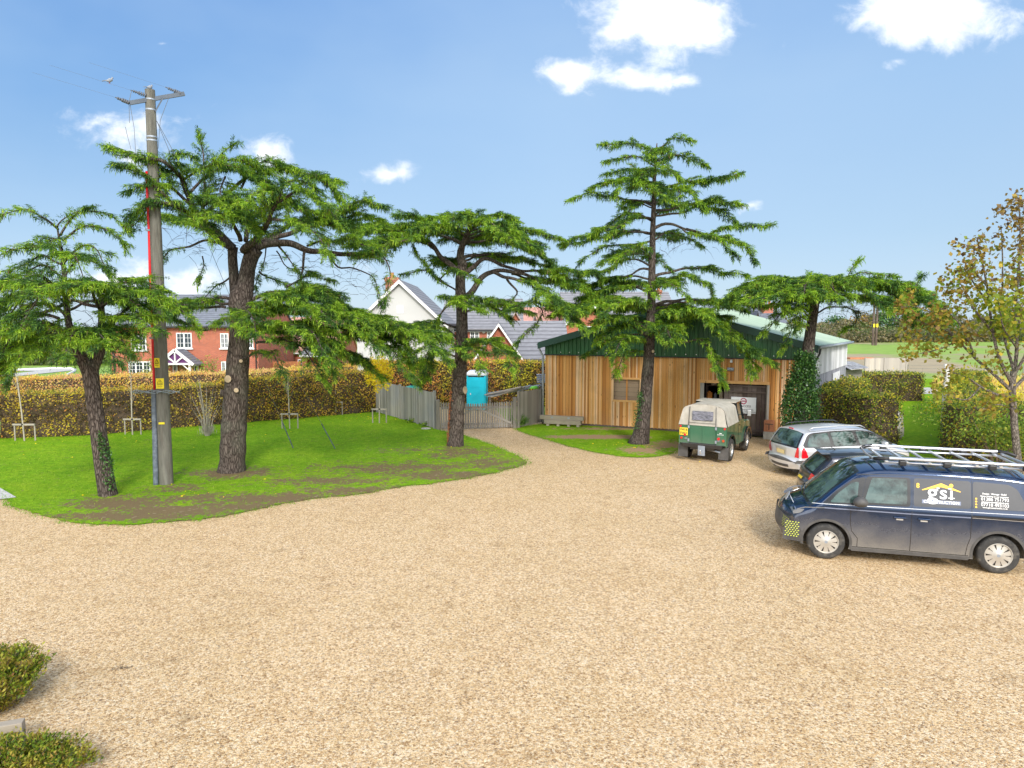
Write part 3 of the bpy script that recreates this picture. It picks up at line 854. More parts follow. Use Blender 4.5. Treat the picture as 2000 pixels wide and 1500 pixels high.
# roof slabs, verge flashing
mb = MB()
for s_ in (0, 1):
    ua, ub = (-.22, BL / 2) if s_ == 0 else (BL + .22, BL / 2)
    za = ZE - .22 * (ZR - ZE) / (BL / 2)
    nseg = 48
    vv = [-.25 + (BD + .5) * k / nseg for k in range(nseg + 1)]
    top = []
    for k, v_ in enumerate(vv):
        dz_ = .035 if k % 2 else 0.0
        top.append((BP(ua, v_, za + .06 + dz_), BP(ub, v_, ZR + .06 + dz_)))
    for k in range(nseg): mb.poly([top[k][0], top[k + 1][0], top[k + 1][1], top[k][1]])
    mb.poly([BP(ua, -.25, za), BP(ua, BD + .25, za), BP(ub, BD + .25, ZR), BP(ub, -.25, ZR)])
    mb.poly([BP(ua, -.25, za), BP(ua, BD + .25, za), BP(ua, BD + .25, za + .06), BP(ua, -.25, za + .06)])
rf = wb(mb, 'roof', 'pale_green_roof', barn)
mb = MB()
for ua in (-.25, BL + .25):
    a = BP(ua, -.25, roofz(0) - .23 * .28 + .10); b_ = BP(BL / 2, -.25, ZR + .11)
    hd = Vector((0, 0, -.30))
    for off_ in (.0,):
        q = [a, b_, b_ + hd, a + hd]; mb.add([v_ + bn * .05 for v_ in q] + [v_ - bn * .03 for v_ in q], [(0, 1, 2, 3), (0, 4, 5, 1), (2, 6, 7, 3), (4, 7, 6, 5), (0, 3, 7, 4)])
        q2 = [a + bn * .05 + Vector((0, 0, .003)), b_ + bn * .05 + Vector((0, 0, .003)), b_ - bn * .30 + Vector((0, 0, .003)), a - bn * .30 + Vector((0, 0, .003))]
        mb.poly(q2)
fl = mb.build('verge_flashing', 'green_fascia', rf)
# gutters and downpipes
def pipe(pts, r_, name, mat, root): 
    m_ = MB(); m_.tube(pts, r_, 8); return wb(m_, name, mat, root, smooth=True)
pipe([BP(-.30, -.2, ZE - .05), BP(-.30, BD + .2, ZE - .05)], .06, 'gutter', 'gutter_grey', barn)
pipe([BP(BL + .30, -.2, ZE - .05), BP(BL + .30, BD + .2, ZE - .05)], .07, 'gutter', 'gutter_grey', barn)
pipe([BP(-.30, 0, ZE - .10, .05), BP(-.28, 0, ZE - .32, .05), BP(-.08, 0, ZC - .1, .1), BP(-.08, 0, 0.02, .1)], .05, 'downpipe', 'gutter_grey', barn)
pipe([BP(BL + .28, 0, ZE - .10, -.1), BP(BL + .26, 0, ZE - .3, -.1), BP(BL + .08, 0, ZC - .15, -.1), BP(BL + .08, 0, 0.02, -.1)], .045, 'downpipe', 'black_plastic', barn)
# side: white boarding above, grey bays below
mb = MB(); v_ = .1; i = 0
while v_ < BD - .1:
    off = .07 if i % 2 == 0 else .035
    bw = .21 if i % 2 == 0 else .12
    q = [BP(BL, v_, 2.62) + bu * off, BP(BL, v_ + bw, 2.62) + bu * off, BP(BL, v_ + bw, ZE - .04) + bu * off, BP(BL, v_, ZE - .04) + bu * off]
    mb.add(q + [x_ - bu * .03 for x_ in q], [(0, 1, 2, 3), (0, 4, 5, 1), (1, 5, 6, 2), (2, 6, 7, 3), (3, 7, 4, 0)])
    v_ += bw; i += 1
wb(mb, 'side_cladding', 'white_boards', barn)
mb = MB(); v_ = .1
while v_ < BD - .1:
    q = [BP(BL, v_, .3) + bu * .02, BP(BL, v_ + .18, .3) + bu * .02, BP(BL, v_ + .18, 2.6) + bu * .02, BP(BL, v_, 2.6) + bu * .02]
    mb.add(q, [(0, 1, 2, 3)]); v_ += .2
wb(mb, 'lower_side_cladding', 'grey_boards', barn)
mb = MB(); mb.poly([BP(BL, 5.4, .3) + bu * .06, BP(BL, 7.8, .3) + bu * .06, BP(BL, 7.8, 2.45) + bu * .06, BP(BL, 5.4, 2.45) + bu * .06])
wb(mb, 'side_door', 'white_boards', barn)
# boarded window and frame
win = MB(); 
nb = 5
for k in range(nb):
    z0 = wz0 + (wz1 - wz0) * k / nb; z1 = wz0 + (wz1 - wz0) * (k + .97) / nb
    for (a, b_) in ((wu0, (wu0 + wu1) / 2 - .02), ((wu0 + wu1) / 2, wu1)):
        win.poly([BP(a, 0, z0, -.06), BP(b_, 0, z0, -.06), BP(b_, 0, z1, -.06), BP(a, 0, z1, -.06)])
wn_ = wb(win, 'window', 'ply_window', barn)
mb = MB()
for (a, b_) in (((wu0, wz0), (wu1, wz0)), ((wu0, wz1), (wu1, wz1)), ((wu0, wz0), (wu0, wz1)), ((wu1, wz0), (wu1, wz1)), (((wu0 + wu1) / 2, wz0), ((wu0 + wu1) / 2, wz1))):
    mb.bar(BP(a[0], 0, a[1], .03 if a[0] != (wu0 + wu1) / 2 else -.04), BP(b_[0], 0, b_[1], .03 if a[0] != (wu0 + wu1) / 2 else -.04), .055, .09 if a[0] != (wu0 + wu1) / 2 else .05)
mb.build('frame', 'larch', wn_)
# sliding door in the doorway
mb = MB(); u = dmid; 
while u < du1 - .05:
    bw = min(.19, du1 - u)
    q = [BP(u, 0, .05, -.06), BP(u + bw - .012, 0, .05, -.06), BP(u + bw - .012, 0, dz1 - .06, -.06), BP(u, 0, dz1 - .06, -.06)]
    mb.add(q + [x_ - bn * .04 for x_ in q], [(0, 1, 2, 3), (0, 3, 7, 4), (1, 5, 6, 2), (4, 7, 6, 5)])
    u += bw
dr = wb(mb, 'door', 'old_door', barn)
for z_ in (.25, dz1 - .35, dz1 - .1): mb = MB(); mb.bar(BP(dmid + .05, 0, z_, -.03), BP(du1 - .05, 0, z_, -.03), .15, .05); mb.build('door_rail', 'old_door', dr)
mb = MB()
mb.bar(BP(du0 - .08, 0, dz1 + .06, .07), BP(du1 + .08, 0, dz1 + .06, .07), .13, .12)
wb(mb, 'lintel', 'larch', barn)
mb = MB(); mb.bar(BP(du0 + .02, 0, 0, .02), BP(du0 + .02, 0, dz1, .02), .16, .12); wb(mb, 'door_post', 'grey_fence', barn); mb = MB(); mb.bar(BP(du1 + .02, 0, 0, .02), BP(du1 + .02, 0, dz1, .02), .09, .12)
wb(mb, 'door_post', 'grey_fence', barn)
mb = MB(); mb.bar(BP(dmid + .9, 0, .09, .02), BP(du1 - .1, 0, .09, .02), .07); wb(mb, 'floor_track', 'car_black', barn)

# sign on the barn door
su0, sz0 = front_uz(1427, 806); su1, sz1 = front_uz(1477, 777)
sroot = empty('no_access_sign', BP((su0 + su1) / 2, 0, (sz0 + sz1) / 2, -.03), math.atan2(bu.y, bu.x))
tag(sroot, 'pale rectangular no access sign with red ring symbol on the barn door', 'sign')
sw, sh = su1 - su0, sz1 - sz0
mb = MB(); mb.bb(-sw / 2, sw / 2, -.012, .012, -sh / 2, sh / 2); mb.build('board', 'sign_white', sroot, bevel=.004)
mb = MB()
def ring(mb, cx, cz, r0, r1, y, n=32, mi=0):
    k = len(mb.v)
    for j in range(n):
        a = 2 * PI * j / n
        mb.v += [(cx + r0 * math.cos(a), y, cz + r0 * math.sin(a)), (cx + r1 * math.cos(a), y, cz + r1 * math.sin(a))]
    for j in range(n):
        a = k + 2 * j; b_ = k + 2 * ((j + 1) % n)
        mb.f.append((a, b_, b_ + 1, a + 1)); mb.mi.append(mi)
ring(mb, 0, sh * .26, .095, .135, -.016); mb.bb(-.12, .12, -.019, -.0145, sh * .26 - .022, sh * .26 + .022)
mb.build('ring_symbol', 'print_red', sroot)
text_mesh("NO ACCESS", .115, 'lettering', 'ink_black', sroot, (0, -.016, -.04), (R(90), 0, 0))
text_mesh("LIVE MOTORSPORTS\nACTIVITY IN OPERATION", .088, 'lettering', 'ink_black', sroot, (0, -.016, -.24), (R(90), 0, 0))
# flood light and sensor above the door
lu, lz = front_uz(1428, 722)
lroot = empty('floodlight', BP(lu, 0, lz, .06), math.atan2(bu.y, bu.x)); tag(lroot, 'small black floodlight on bracket above the barn doorway', 'lamp')
mb = MB(); mb.box((0, -.12, .02), (.26, .13, .12), rx=R(-25)); mb.build('housing', 'galv', lroot, bevel=.01)
mb = MB(); mb.bar((0, 0, .05), (0, -.10, .05), .04); mb.build('bracket', 'black_plastic', lroot)
lu, lz = front_uz(1429, 707)
lroot = empty('camera_sensor', BP(lu, 0, lz, .06), math.atan2(bu.y, bu.x)); tag(lroot, 'little white dome sensor fixed above the floodlight on the barn', 'sensor')
mb = MB(); mb.lathe([(0, .0), (.05, .01), (.06, .05), (.04, .10), (0, .12)], (0, -.07, -.03), n=14); mb.build('dome', 'print_white', lroot, smooth=True)
mb = MB(); mb.box((0, -.02, .09), (.07, .08, .03)); mb.build('mount', 'print_white', lroot)
# stored goods on shelves just inside the doorway
sh_ = empty('storage_shelf', BP((du0 + dmid) / 2, 1.0, 0), math.atan2(bu.y, bu.x)); tag(sh_, 'dark timber storage shelves just inside the open barn doorway', 'shelf')
for z_ in (.9, 1.45, 2.05): mb = MB(); mb.box((0, 0, z_), (1.1, .4, .04)); mb.build('shelf_board', 'old_door', sh_)
mb = MB(); [mb.box((sx_, sy_, 1.1), (.05, .05, 2.2)) for sx_ in (-.52, .52) for sy_ in (-.17, .17)]; mb.build('frame', 'old_door', sh_)
def can(name, u, z_, r_, h_, mat, label, cat):
    q = BP(u, .85, z_); o_ = MB().lathe([(0, 0), (r_, 0), (r_, h_ * .75), (r_ * .4, h_ * .88), (r_ * .35, h_), (0, h_)], (0, 0, 0), n=14).build(name, mat, None, smooth=True, sharp=40)
    o_.location = q; tag(o_, label, cat)
mu = (du0 + dmid) / 2
can('fuel_can', mu - .38, 1.47, .13, .34, 'orange_stuff', 'orange can on the shelf at left inside the barn doorway', 'can')
can('bottle', mu - .12, 1.47, .07, .26, 'porcelain', 'grey bottle between the orange can and the tall cream bottle', 'bottle')
can('bottle', mu + .13, 1.47, .09, .42, 'cream_stuff', 'tall cream bottle standing in the middle of the barn shelf', 'bottle')
can('paint_tin', mu + .38, 1.47, .13, .26, 'ply_window', 'brown tin at the right end of the barn shelf', 'tin')
can('small_tin', mu - .2, 2.07, .11, .2, 'cream_stuff', 'small cream tin on the top shelf inside the barn', 'tin')
can('small_tin', mu + .1, 2.07, .11, .22, 'orange_stuff', 'small orange tin on the top shelf inside the barn', 'tin')

# timber stack in front of the barn, terracotta piece by the door
tu0, _ = front_uz(1064, 835); tu1, _ = front_uz(1152, 835)
tsr = empty('timber_sleeper', BP((tu0 + tu1) / 2 - .05, 0, .30, .55), math.atan2(bu.y, bu.x) + .12)
tag(tsr, 'upper weathered sleeper laid on another along the barn front', 'sleeper')
MB().box((0, 0, .09), (2.1, .24, .18)).build('beam', 'sleeper', tsr, bevel=.012)
[MB().box((x_, -.122, .1), (.10, .004, .07)).build('metal_plate', 'galv', tsr) for x_ in (-.45, .35)]
tsr = empty('timber_sleeper', BP((tu0 + tu1) / 2 + .02, 0, .10, .60), math.atan2(bu.y, bu.x) + .12)
tag(tsr, 'lower weathered sleeper beneath another on low bearers by the barn', 'sleeper')
MB().box((0, 0, .10), (1.75, .26, .19)).build('beam', 'sleeper', tsr, bevel=.012)
[MB().box((x_, 0, -.05), (.12, .34, .10)).build('bearer', 'sleeper', tsr) for x_ in (-.7, -.2, .3, .75)]
cu_, _ = front_uz(1503, 853)
cp = empty('chimney_pot', BP(cu_, 0, 0, .30), math.atan2(bu.y, bu.x)); tag(cp, 'square terracotta flue block standing on a stone by the barn door', 'flue block')
mb = MB(); mb.bb(-.2, .2, -.16, .16, .32, .78); mb.build('flue', 'terracotta', cp, bevel=.015)
mb = MB(); mb.bb(-.22, .22, -.18, .18, 0, .32); mb.build('base_stone', 'stone', cp, bevel=.02)
mb = MB(); mb.bb(-.16, .16, -.166, -.158, .62, .66); mb.bb(-.02, .02, -.166, -.158, .40, .62); mb.build('slot', 'old_door', cp)

# ================================================================== FENCES AND GATE
def board_fence(name, label, a, b_, h, mat, posts, bw=.10, post_h=None, h2=None, side=1):
    a = Vector(a); b_ = Vector(b_); d = (b_ - a); L = d.length; d.normalize(); nrm = Vector((d.y, -d.x, 0)) * side
    root = empty(name, a); tag(root, label, 'fence')
    mb = MB(); s_ = 0
    while s_ < L:
        w_ = min(bw, L - s_); hh = h + (h2 - h if h2 else 0) * s_ / L + random.uniform(-.012, .012)
        for p0 in ((s_, .0),):
            q = [a + d * s_ + nrm * .02, a + d * (s_ + w_ - .006) + nrm * .032, a + d * (s_ + w_ - .006), a + d * s_]
            mb.add([Vector((x_.x, x_.y, .04)) for x_ in q] + [Vector((x_.x, x_.y, hh)) for x_ in q], [(0, 1, 5, 4), (1, 2, 6, 5), (2, 3, 7, 6), (3, 0, 4, 7), (4, 5, 6, 7)])
        s_ += w_
    wb(mb, 'boards', mat, root)
    for p_ in posts:
        m_ = MB(); q = a + d * L * p_ + nrm * .03
        m_.box((q.x, q.y, (post_h or h + .04) / 2), (.11, .11, post_h or h + .04), math.atan2(d.y, d.x)); wb(m_, 'post', mat, root, bevel=.006)
    for z_ in (.3, h - .25): m_ = MB(); m_.bar(a + Vector((0, 0, z_)) - nrm * .03, b_ + Vector((0, 0, z_)) - nrm * .03, .04, .08); wb(m_, 'rail', mat, root)
    return root
fa = G(738, 806); fb = G(851, 838)
board_fence('board_fence', 'grey weathered board fence running from hedge to picket gate', fa, fb, 1.72, 'grey_fence', [0, .19, .44, .74, .995], side=1, h2=1.66)
fc = G(1012, 836); fd = Vector((1.45, 32.9, 0))
board_fence('board_fence', 'short brown-grey board fence between picket gate and barn corner', fc, fd, 1.66, 'old_fence', [0], side=1)
# picket gate
ga = G(857, 839) ; gb = G(1004, 836)
gd = (gb - ga); gl = gd.length; gd.normalize(); gn = Vector((gd.y, -gd.x, 0))
gate = empty('picket_gate', ga); tag(gate, 'wide weathered picket gate with diagonal braces across the drive', 'gate')
mb = MB(); n = 30
for k in range(n):
    s_ = .12 + (gl - .24) * k / (n - 1); q = ga + gd * s_
    hh = 1.17 + .10 * abs(s_ / gl - .5) * 2
    w_ = .072
    l_, r_ = q - gd * w_ / 2, q + gd * w_ / 2
    pr = [(l_, .06), (r_, .06), (r_, hh - .05), (q, hh), (l_, hh - .05)]
    fr = [Vector((p_[0].x, p_[0].y, p_[1])) + gn * .045 for p_ in pr]; bk = [x_ - gn * .02 for x_ in fr]
    mb.add(fr + bk, [(0, 1, 2, 3, 4), (9, 8, 7, 6, 5), (0, 5, 6, 1), (1, 6, 7, 2), (2, 7, 8, 3), (3, 8, 9, 4), (4, 9, 5, 0)])
wb(mb, 'pickets', 'old_fence', gate)
mb = MB()
up_ = Vector((0, 0, 1))
for z_ in (.22, .98): mb.bar(ga + gd * .1 + up_ * z_, gb - gd * .1 + up_ * z_, .04, .10)
mb.bar(ga + gd * (gl * .5) + up_ * .96 + gn * .07, gb - gd * .15 + up_ * .25 + gn * .07, .03, .09)
mb.bar(ga + gd * .15 + up_ * .25 + gn * .02, ga + gd * (gl * .5) + up_ * .96 + gn * .02, .03, .09)
wb(mb, 'rails', 'old_fence', gate)
for q, h_ in ((ga - gd * .03, 1.36), (gb + gd * .03, 1.42)):
    m_ = MB(); m_.box((q.x, q.y, h_ / 2), (.17, .17, h_), math.atan2(gd.y, gd.x)); wb(m_, 'post', 'old_fence', gate, bevel=.02)

# ================================================================== HEDGES
simple('hedge_core', (.075, .052, .034), .95, var=.5, vs_=6, bump=.8, bs=9)
simple('twig', (.20, .15, .11), .9, var=.3)
def hedge(name, label, path, thick, h, mat, dens, size, group=None, h2=None, top_mat=None, twigs=0, core='hedge_core', sparse_low=0.0, bulge=.12):
    """path: front foot line; body extends 'thick' behind it"""
    path = [Vector((p_[0], p_[1], 0)) for p_ in path]
    c0 = path[0]
    root = empty(name, c0); tag(root, label, 'hedge', group)
    segs = [(path[i], path[i + 1]) for i in range(len(path) - 1)]
    Lt = sum((b_ - a).length for a, b_ in segs)
    # core
    mb = MB(); s0 = 0
    for a, b_ in segs:
        d = (b_ - a); L = d.length; d.normalize(); nb_ = Vector((-d.y, d.x, 0))
        n = max(2, int(L / .5)); nz = 5
        for face in range(2):
            base = .12 if face == 0 else thick - .12
            k = len(mb.v)
            for i in range(n + 1):
                for j in range(nz + 1):
                    hh = (h + ((h2 - h) * (s0 + L * i / n) / Lt if h2 else 0)) - .12
                    q = a + d * L * i / n + nb_ * (base + random.uniform(-.06, .06)); mb.v.append((q.x, q.y, hh * j / nz))
            for i in range(n):
                for j in range(nz):
                    o_ = k + i * (nz + 1) + j; mb.f.append((o_, o_ + nz + 1, o_ + nz + 2, o_ + 1)); mb.mi.append(0)
            if face == 1:
                kp = k - (n + 1) * (nz + 1)
                for i in range(n):
                    mb.f.append((kp + i * (nz + 1) + nz, kp + (i + 1) * (nz + 1) + nz, k + (i + 1) * (nz + 1) + nz, k + i * (nz + 1) + nz)); mb.mi.append(0)
                for e_ in (0, n):
                    for j in range(nz):
                        mb.f.append((kp + e_ * (nz + 1) + j, kp + e_ * (nz + 1) + j + 1, k + e_ * (nz + 1) + j + 1, k + e_ * (nz + 1) + j)); mb.mi.append(0)
        s0 += L
    wb(mb, 'branch_core', core, root)
    P = []; PT = []
    s0 = 0
    for a, b_ in segs:
        d = (b_ - a); L = d.length; d.normalize(); nb_ = Vector((-d.y, d.x, 0))
        H = lambda s_: h + ((h2 - h) * (s0 + s_) / Lt if h2 else 0)
        nf = int(dens * L * h)
        S = rng.uniform(0, L, nf); Z = rng.uniform(0.02, 1, nf)
        if sparse_low: 
            keep = rng.uniform(0, 1, nf) < (1 - sparse_low * (1 - Z)); S = S[keep]; Z = Z[keep]
        # clumpy surface
        cl_ = bulge * np.sin(S * 2.1 + Z * 5) * np.cos(S * .9 - Z * 3) + rng.normal(0, .07, len(S))
        hh = h + ((h2 - h) * (s0 + S) / Lt if h2 else 0)
        X = a.x + d.x * S - nb_.x * cl_ ; Y = a.y + d.y * S - nb_.y * cl_
        P.append(np.stack([X, Y, Z * hh], 1))
        nt = int(dens * L * thick * .9)
        S = rng.uniform(0, L, nt); T_ = rng.uniform(0, thick, nt)
        hh = h + ((h2 - h) * (s0 + S) / Lt if h2 else 0)
        PT.append(np.stack([a.x + d.x * S + nb_.x * T_, a.y + d.y * S + nb_.y * T_, hh - .05 + rng.normal(0, .07, nt) + .07 * np.sin(S * 1.7) * np.cos(S * .6 + T_)], 1))
        nk = int(dens * L * h * .35)
        S = rng.uniform(0, L, nk); Z = rng.uniform(.1, 1, nk)
        hh = h + ((h2 - h) * (s0 + S) / Lt if h2 else 0)
        P.append(np.stack([a.x + d.x * S + nb_.x * thick, a.y + d.y * S + nb_.y * thick, Z * hh], 1))
        s0 += L
    for (e_, d_) in ((path[0], (path[1] - path[0])), (path[-1], (path[-1] - path[-2]))):
        d_ = d_.normalized(); nb_ = Vector((-d_.y, d_.x, 0)); ne = int(dens * thick * h)
        T_ = rng.uniform(0, thick, ne); Z = rng.uniform(0.02, 1, ne) * (h if e_ is path[0] or not h2 else h2); j_ = rng.normal(0, .07, ne)
        P.append(np.stack([e_.x + nb_.x * T_ + d_.x * j_, e_.y + nb_.y * T_ + d_.y * j_, Z], 1))
    P = np.concatenate(P); PT = np.concatenate(PT)
    if top_mat is None: P = np.concatenate([P, PT])
    o_ = leaves('leaf_mass', P, size, mat, root); o_.location = tuple(-c_ for c_ in root.location)
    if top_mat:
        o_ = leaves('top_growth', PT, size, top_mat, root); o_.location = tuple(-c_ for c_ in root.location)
    if twigs:
        mb = MB()
        for _ in range(twigs):
            a, b_ = random.choice(segs); u_ = random.random(); q = a.lerp(b_, u_) + Vector((-(b_ - a).y, (b_ - a).x, 0)).normalized() * random.uniform(-.05, thick)
            q.z = random.uniform(.3, h); e_ = q + Vector((random.gauss(0, .12), random.gauss(0, .12), random.uniform(.25, .6)))
            mb.tube([q, e_], [.008, .003], 3, cap=False)
        wb(mb, 'twigs', 'twig', root)['kind'] = 'stuff'
    return root
ha = [G(-420, 896), G(0, 858), G(170, 852), G(340, 837), G(442, 829)]
ha2 = [G(442, 829), G(560, 820), G(735, 805)]
hedge('boundary_hedge', 'taller gold, rust and green hedge between the thick cedar and the board fence', ha2, 1.1, 2.1, 'gold_green_hedge', 430, .09, h2=2.3, twigs=120)
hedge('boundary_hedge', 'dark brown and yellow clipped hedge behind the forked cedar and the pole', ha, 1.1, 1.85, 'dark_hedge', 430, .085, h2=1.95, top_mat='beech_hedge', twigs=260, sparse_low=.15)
hb = [(-46, 36.5), (-28.5, 38.6), (-22, 39.6), (-15.5, 41.0), (-10.3, 45.5)]
hedge('golden_beech_hedge', 'golden beech hedge across the lane in front of the brick house', hb, 1.3, 1.38, 'golden_hedge', 360, .10, h2=2.05, twigs=160)
hc = [(-8.3, 38.9), (-3, 39.2), (2.6, 39.6)]
hedge('mixed_autumn_hedge', 'tall red, yellow and green autumn hedge behind the turquoise toilet', hc, 1.2, 2.62, 'red_hedge', 330, .12, twigs=80)
h1a = G(1592, 868); h1b = Vector((15.15, 27.0, 0))
hedge('garden_hedge', 'thick green-yellow hedge between the barn side and the garden lawn', [Vector((12.75, 27.6, 0)), Vector((13.6, 25.9, 0)), Vector((15.3, 26.6, 0))], .9, 2.0, 'mixed_hedge', 420, .085, twigs=60)
hedge('garden_hedge', 'long autumn hedge flanking the left of the garden lawn beside low stonework', [Vector((13.95, 27.0, 0)), Vector((17.95, 34.3, 0))], 1.9, 2.05, 'mixed_hedge', 400, .09, twigs=60)
hedge('garden_hedge', 'clipped yellow-green hedge closing the far end of the garden lawn', [Vector((21.3, 41.8, 0)), Vector((25.6, 42.2, 0))], 1.2, 1.75, 'mixed_hedge', 340, .10, twigs=40)
hedge('garden_hedge', 'long hedge flank along the right side of the garden lawn', [Vector((26.7, 41, 0)), Vector((16.15, 25.0, 0))], 1.5, 2.0, 'mixed_hedge', 380, .09, twigs=60)
hedge('garden_hedge', 'broad dense hedge standing behind the van under the maple', [Vector((15.1, 22.9, 0)), Vector((22, 21.2, 0)), Vector((30, 19.5, 0))], 1.5, 2.0, 'mixed_hedge', 420, .085, twigs=80)
# leafier shrubs leaning out of the right-hand hedge
def shrub(name, label, c, r, h, mat, n, size, cat='shrub', group=None, stems=6):
    root = empty(name, c); tag(root, label, cat, group)
    mb = MB(); tips = []
    for k in range(stems):
        a = 2 * PI * k / stems + random.uniform(-.3, .3); e_ = Vector((math.cos(a) * r * .6, math.sin(a) * r * .6, h * random.uniform(.7, .95)))
        mb.tube([(0, 0, 0), e_ * .5 + Vector((0, 0, h * .08)), e_], [.03, .018, .006], 5, cap=False); tips.append(e_)
    mb.build('stems', 'twig', root)
    cs = np.array([[random.gauss(0, r * .45), random.gauss(0, r * .45), h * random.uniform(.3, .9)] for _ in range(16)])
    idx = rng.integers(0, len(cs), n)
    P = cs[idx] + rng.normal(0, 1, (n, 3)) * np.array([r * .24, r * .24, h * .13])
    P[:, 2] = np.clip(P[:, 2], .02, h * 1.1)
    leaves('foliage', P, size, mat, root)
    return root
q = G(1925, 905); shrub('leafy_shrub', 'bright green leafy shrub bulging from the hedge behind the van', (15.6, 21.6, 0), 1.5, 2.0, 'green_bush', 5200, .085)
shrub('leafy_shrub', 'green shrub growing just beyond the maple trunk', (18.6, 22.0, 0), 1.6, 2.3, 'green_bush', 4200, .09)
shrub('yellow_shrub', 'bright yellow shrub by the birch stump beyond the lawn', (23.2, 33.5, 0), 1.7, 2.0, 'yellow_leaf', 1500, .11)
shrub('red_shrub', 'small orange-red shrub behind the silver estate car', (12.3, 25.4, 0), .35, .9, 'maple_leaf_top', 380, .07)
# pale stonework edging beside the garden lawn
st = empty('stone_edging', (17.6, 29.8, 0)); tag(st, 'low pale broken stone edging along the left of the garden lawn', 'stonework')
for k in range(9):
    mb = MB(); u_ = k / 8; mb.box((-1.5 + 3.0 * u_, -1.6 + 5.4 * u_, .2), (.26 + .08 * (k % 2), .45, .35 + .12 * (k % 3)), -.4 + .3 * (k % 2)); mb.build('block', 'stone', st, bevel=.03)
# ================================================================== HOUSES
def window(root, x, z, w_, h_, y=0.0, cols=2, rows=3, sill=True, arch=False):
    """casement in a wall facing -y; x,z = lower left"""
    f = MB(); t_ = .07
    f.bb(x, x + w_, y - .06, y + .02, z, z + t_); f.bb(x, x + w_, y - .06, y + .02, z + h_ - t_, z + h_)
    f.bb(x, x + t_, y - .058, y + .02, z + t_, z + h_ - t_); f.bb(x + w_ - t_, x + w_, y - .058, y + .02, z + t_, z + h_ - t_)
    for c_ in range(1, cols): xx = x + w_ * c_ / cols; f.bb(xx - .05, xx + .05, y - .055, y + .02, z + t_, z + h_ - t_)
    for c_ in range(cols):
        xm = x + w_ * (c_ + .5) / cols; f.bb(xm - .012, xm + .012, y - .045, y + .01, z + t_, z + h_ - t_)
    for r_ in range(1, rows): zz = z + h_ * r_ / rows; f.bb(x + t_, x + w_ - t_, y - .042, y + .01, zz - .012, zz + .012)
    wo = MB().bb(x + .03, x + w_ - .03, y - .03, y - .012, z + .03, z + h_ - .03).build('window', 'window_glass', root)
    f.build('frame', 'upvc', wo)
    if sill: MB().bb(x - .08, x + w_ + .08, y - .14, y + .02, z - .09, z - .002).build('sill', 'upvc', wo)
    return wo
def roof_x(x0, x1, y0, y1, ze, zr, ov=.3, th=.12):
    """gable roof with ridge along x"""
    mb = MB(); ym = (y0 + y1) / 2
    sl = (zr - ze) / (ym - y0)
    for s_ in (-1, 1):
        ye = y0 - ov if s_ < 0 else y1 + ov
        za = ze - ov * sl
        for dz_ in (0,):
            a = [(x0 - .12, ye, za), (x1 + .12, ye, za), (x1 + .12, ym, zr), (x0 - .12, ym, zr)]
            b_ = [(p_[0], p_[1], p_[2] + th) for p_ in a]
            mb.add(a + b_, [(3, 2, 1, 0), (4, 5, 6, 7), (0, 1, 5, 4), (1, 2, 6, 5), (0, 4, 7, 3)])
    return mb
def roof_y(x0, x1, y0, y1, ze, zr, ov=.3, th=.12):
    mb = MB(); xm = (x0 + x1) / 2; sl = (zr - ze) / (xm - x0)
    for s_ in (-1, 1):
        xe = x0 - ov if s_ < 0 else x1 + ov; za = ze - ov * sl
        a = [(xe, y0 - .25, za), (xe, y1, za), (xm, y1, zr), (xm, y0 - .25, zr)]
        b_ = [(p_[0], p_[1], p_[2] + th) for p_ in a]
        mb.add(a + b_, [(3, 2, 1, 0), (4, 5, 6, 7), (0, 1, 5, 4), (1, 2, 6, 5), (0, 4, 7, 3)])
    return mb
def walls(x0, x1, y0, y1, ze, zr, ridge, mat, root, name='wall'):
    mb = MB()
    if ridge == 'x':
        ym = (y0 + y1) / 2
        mb.poly([(x0, y0, 0), (x1, y0, 0), (x1, y0, ze), (x0, y0, ze)]); mb.poly([(x0, y1, 0), (x1, y1, 0), (x1, y1, ze), (x0, y1, ze)])
        for x in (x0, x1): mb.poly([(x, y0, 0), (x, y1, 0), (x, y1, ze), (x, ym, zr), (x, y0, ze)])
    else:
        xm = (x0 + x1) / 2
        for y in (y0, y1): mb.poly([(x0, y, 0), (x1, y, 0), (x1, y, ze), (xm, y, zr), (x0, y, ze)])
        mb.poly([(x0, y0, 0), (x0, y1, 0), (x0, y1, ze), (x0, y0, ze)]); mb.poly([(x1, y0, 0), (x1, y1, 0), (x1, y1, ze), (x1, y0, ze)])
    return mb.build(name, mat, root)
def barge(root, x0, x1, y, ze, zr, ov=.3, mat='upvc', d=.25, name='bargeboard'):
    mb = MB(); xm = (x0 + x1) / 2; sl = (zr - ze) / (xm - x0)
    for s_ in (-1, 1):
        xe = x0 - ov if s_ < 0 else x1 + ov; a = Vector((xe, y, ze - ov * sl + .08)); b_ = Vector((xm, y, zr + .08))
        q = [a, b_, b_ + Vector((0, 0, -d)), a + Vector((0, 0, -d))]
        mb.add(q + [x_ + Vector((0, -.05, 0)) for x_ in q], [(0, 1, 2, 3), (4, 7, 6, 5), (0, 4, 5, 1), (2, 6, 7, 3), (0, 3, 7, 4)])
    return mb.build(name, mat, root)
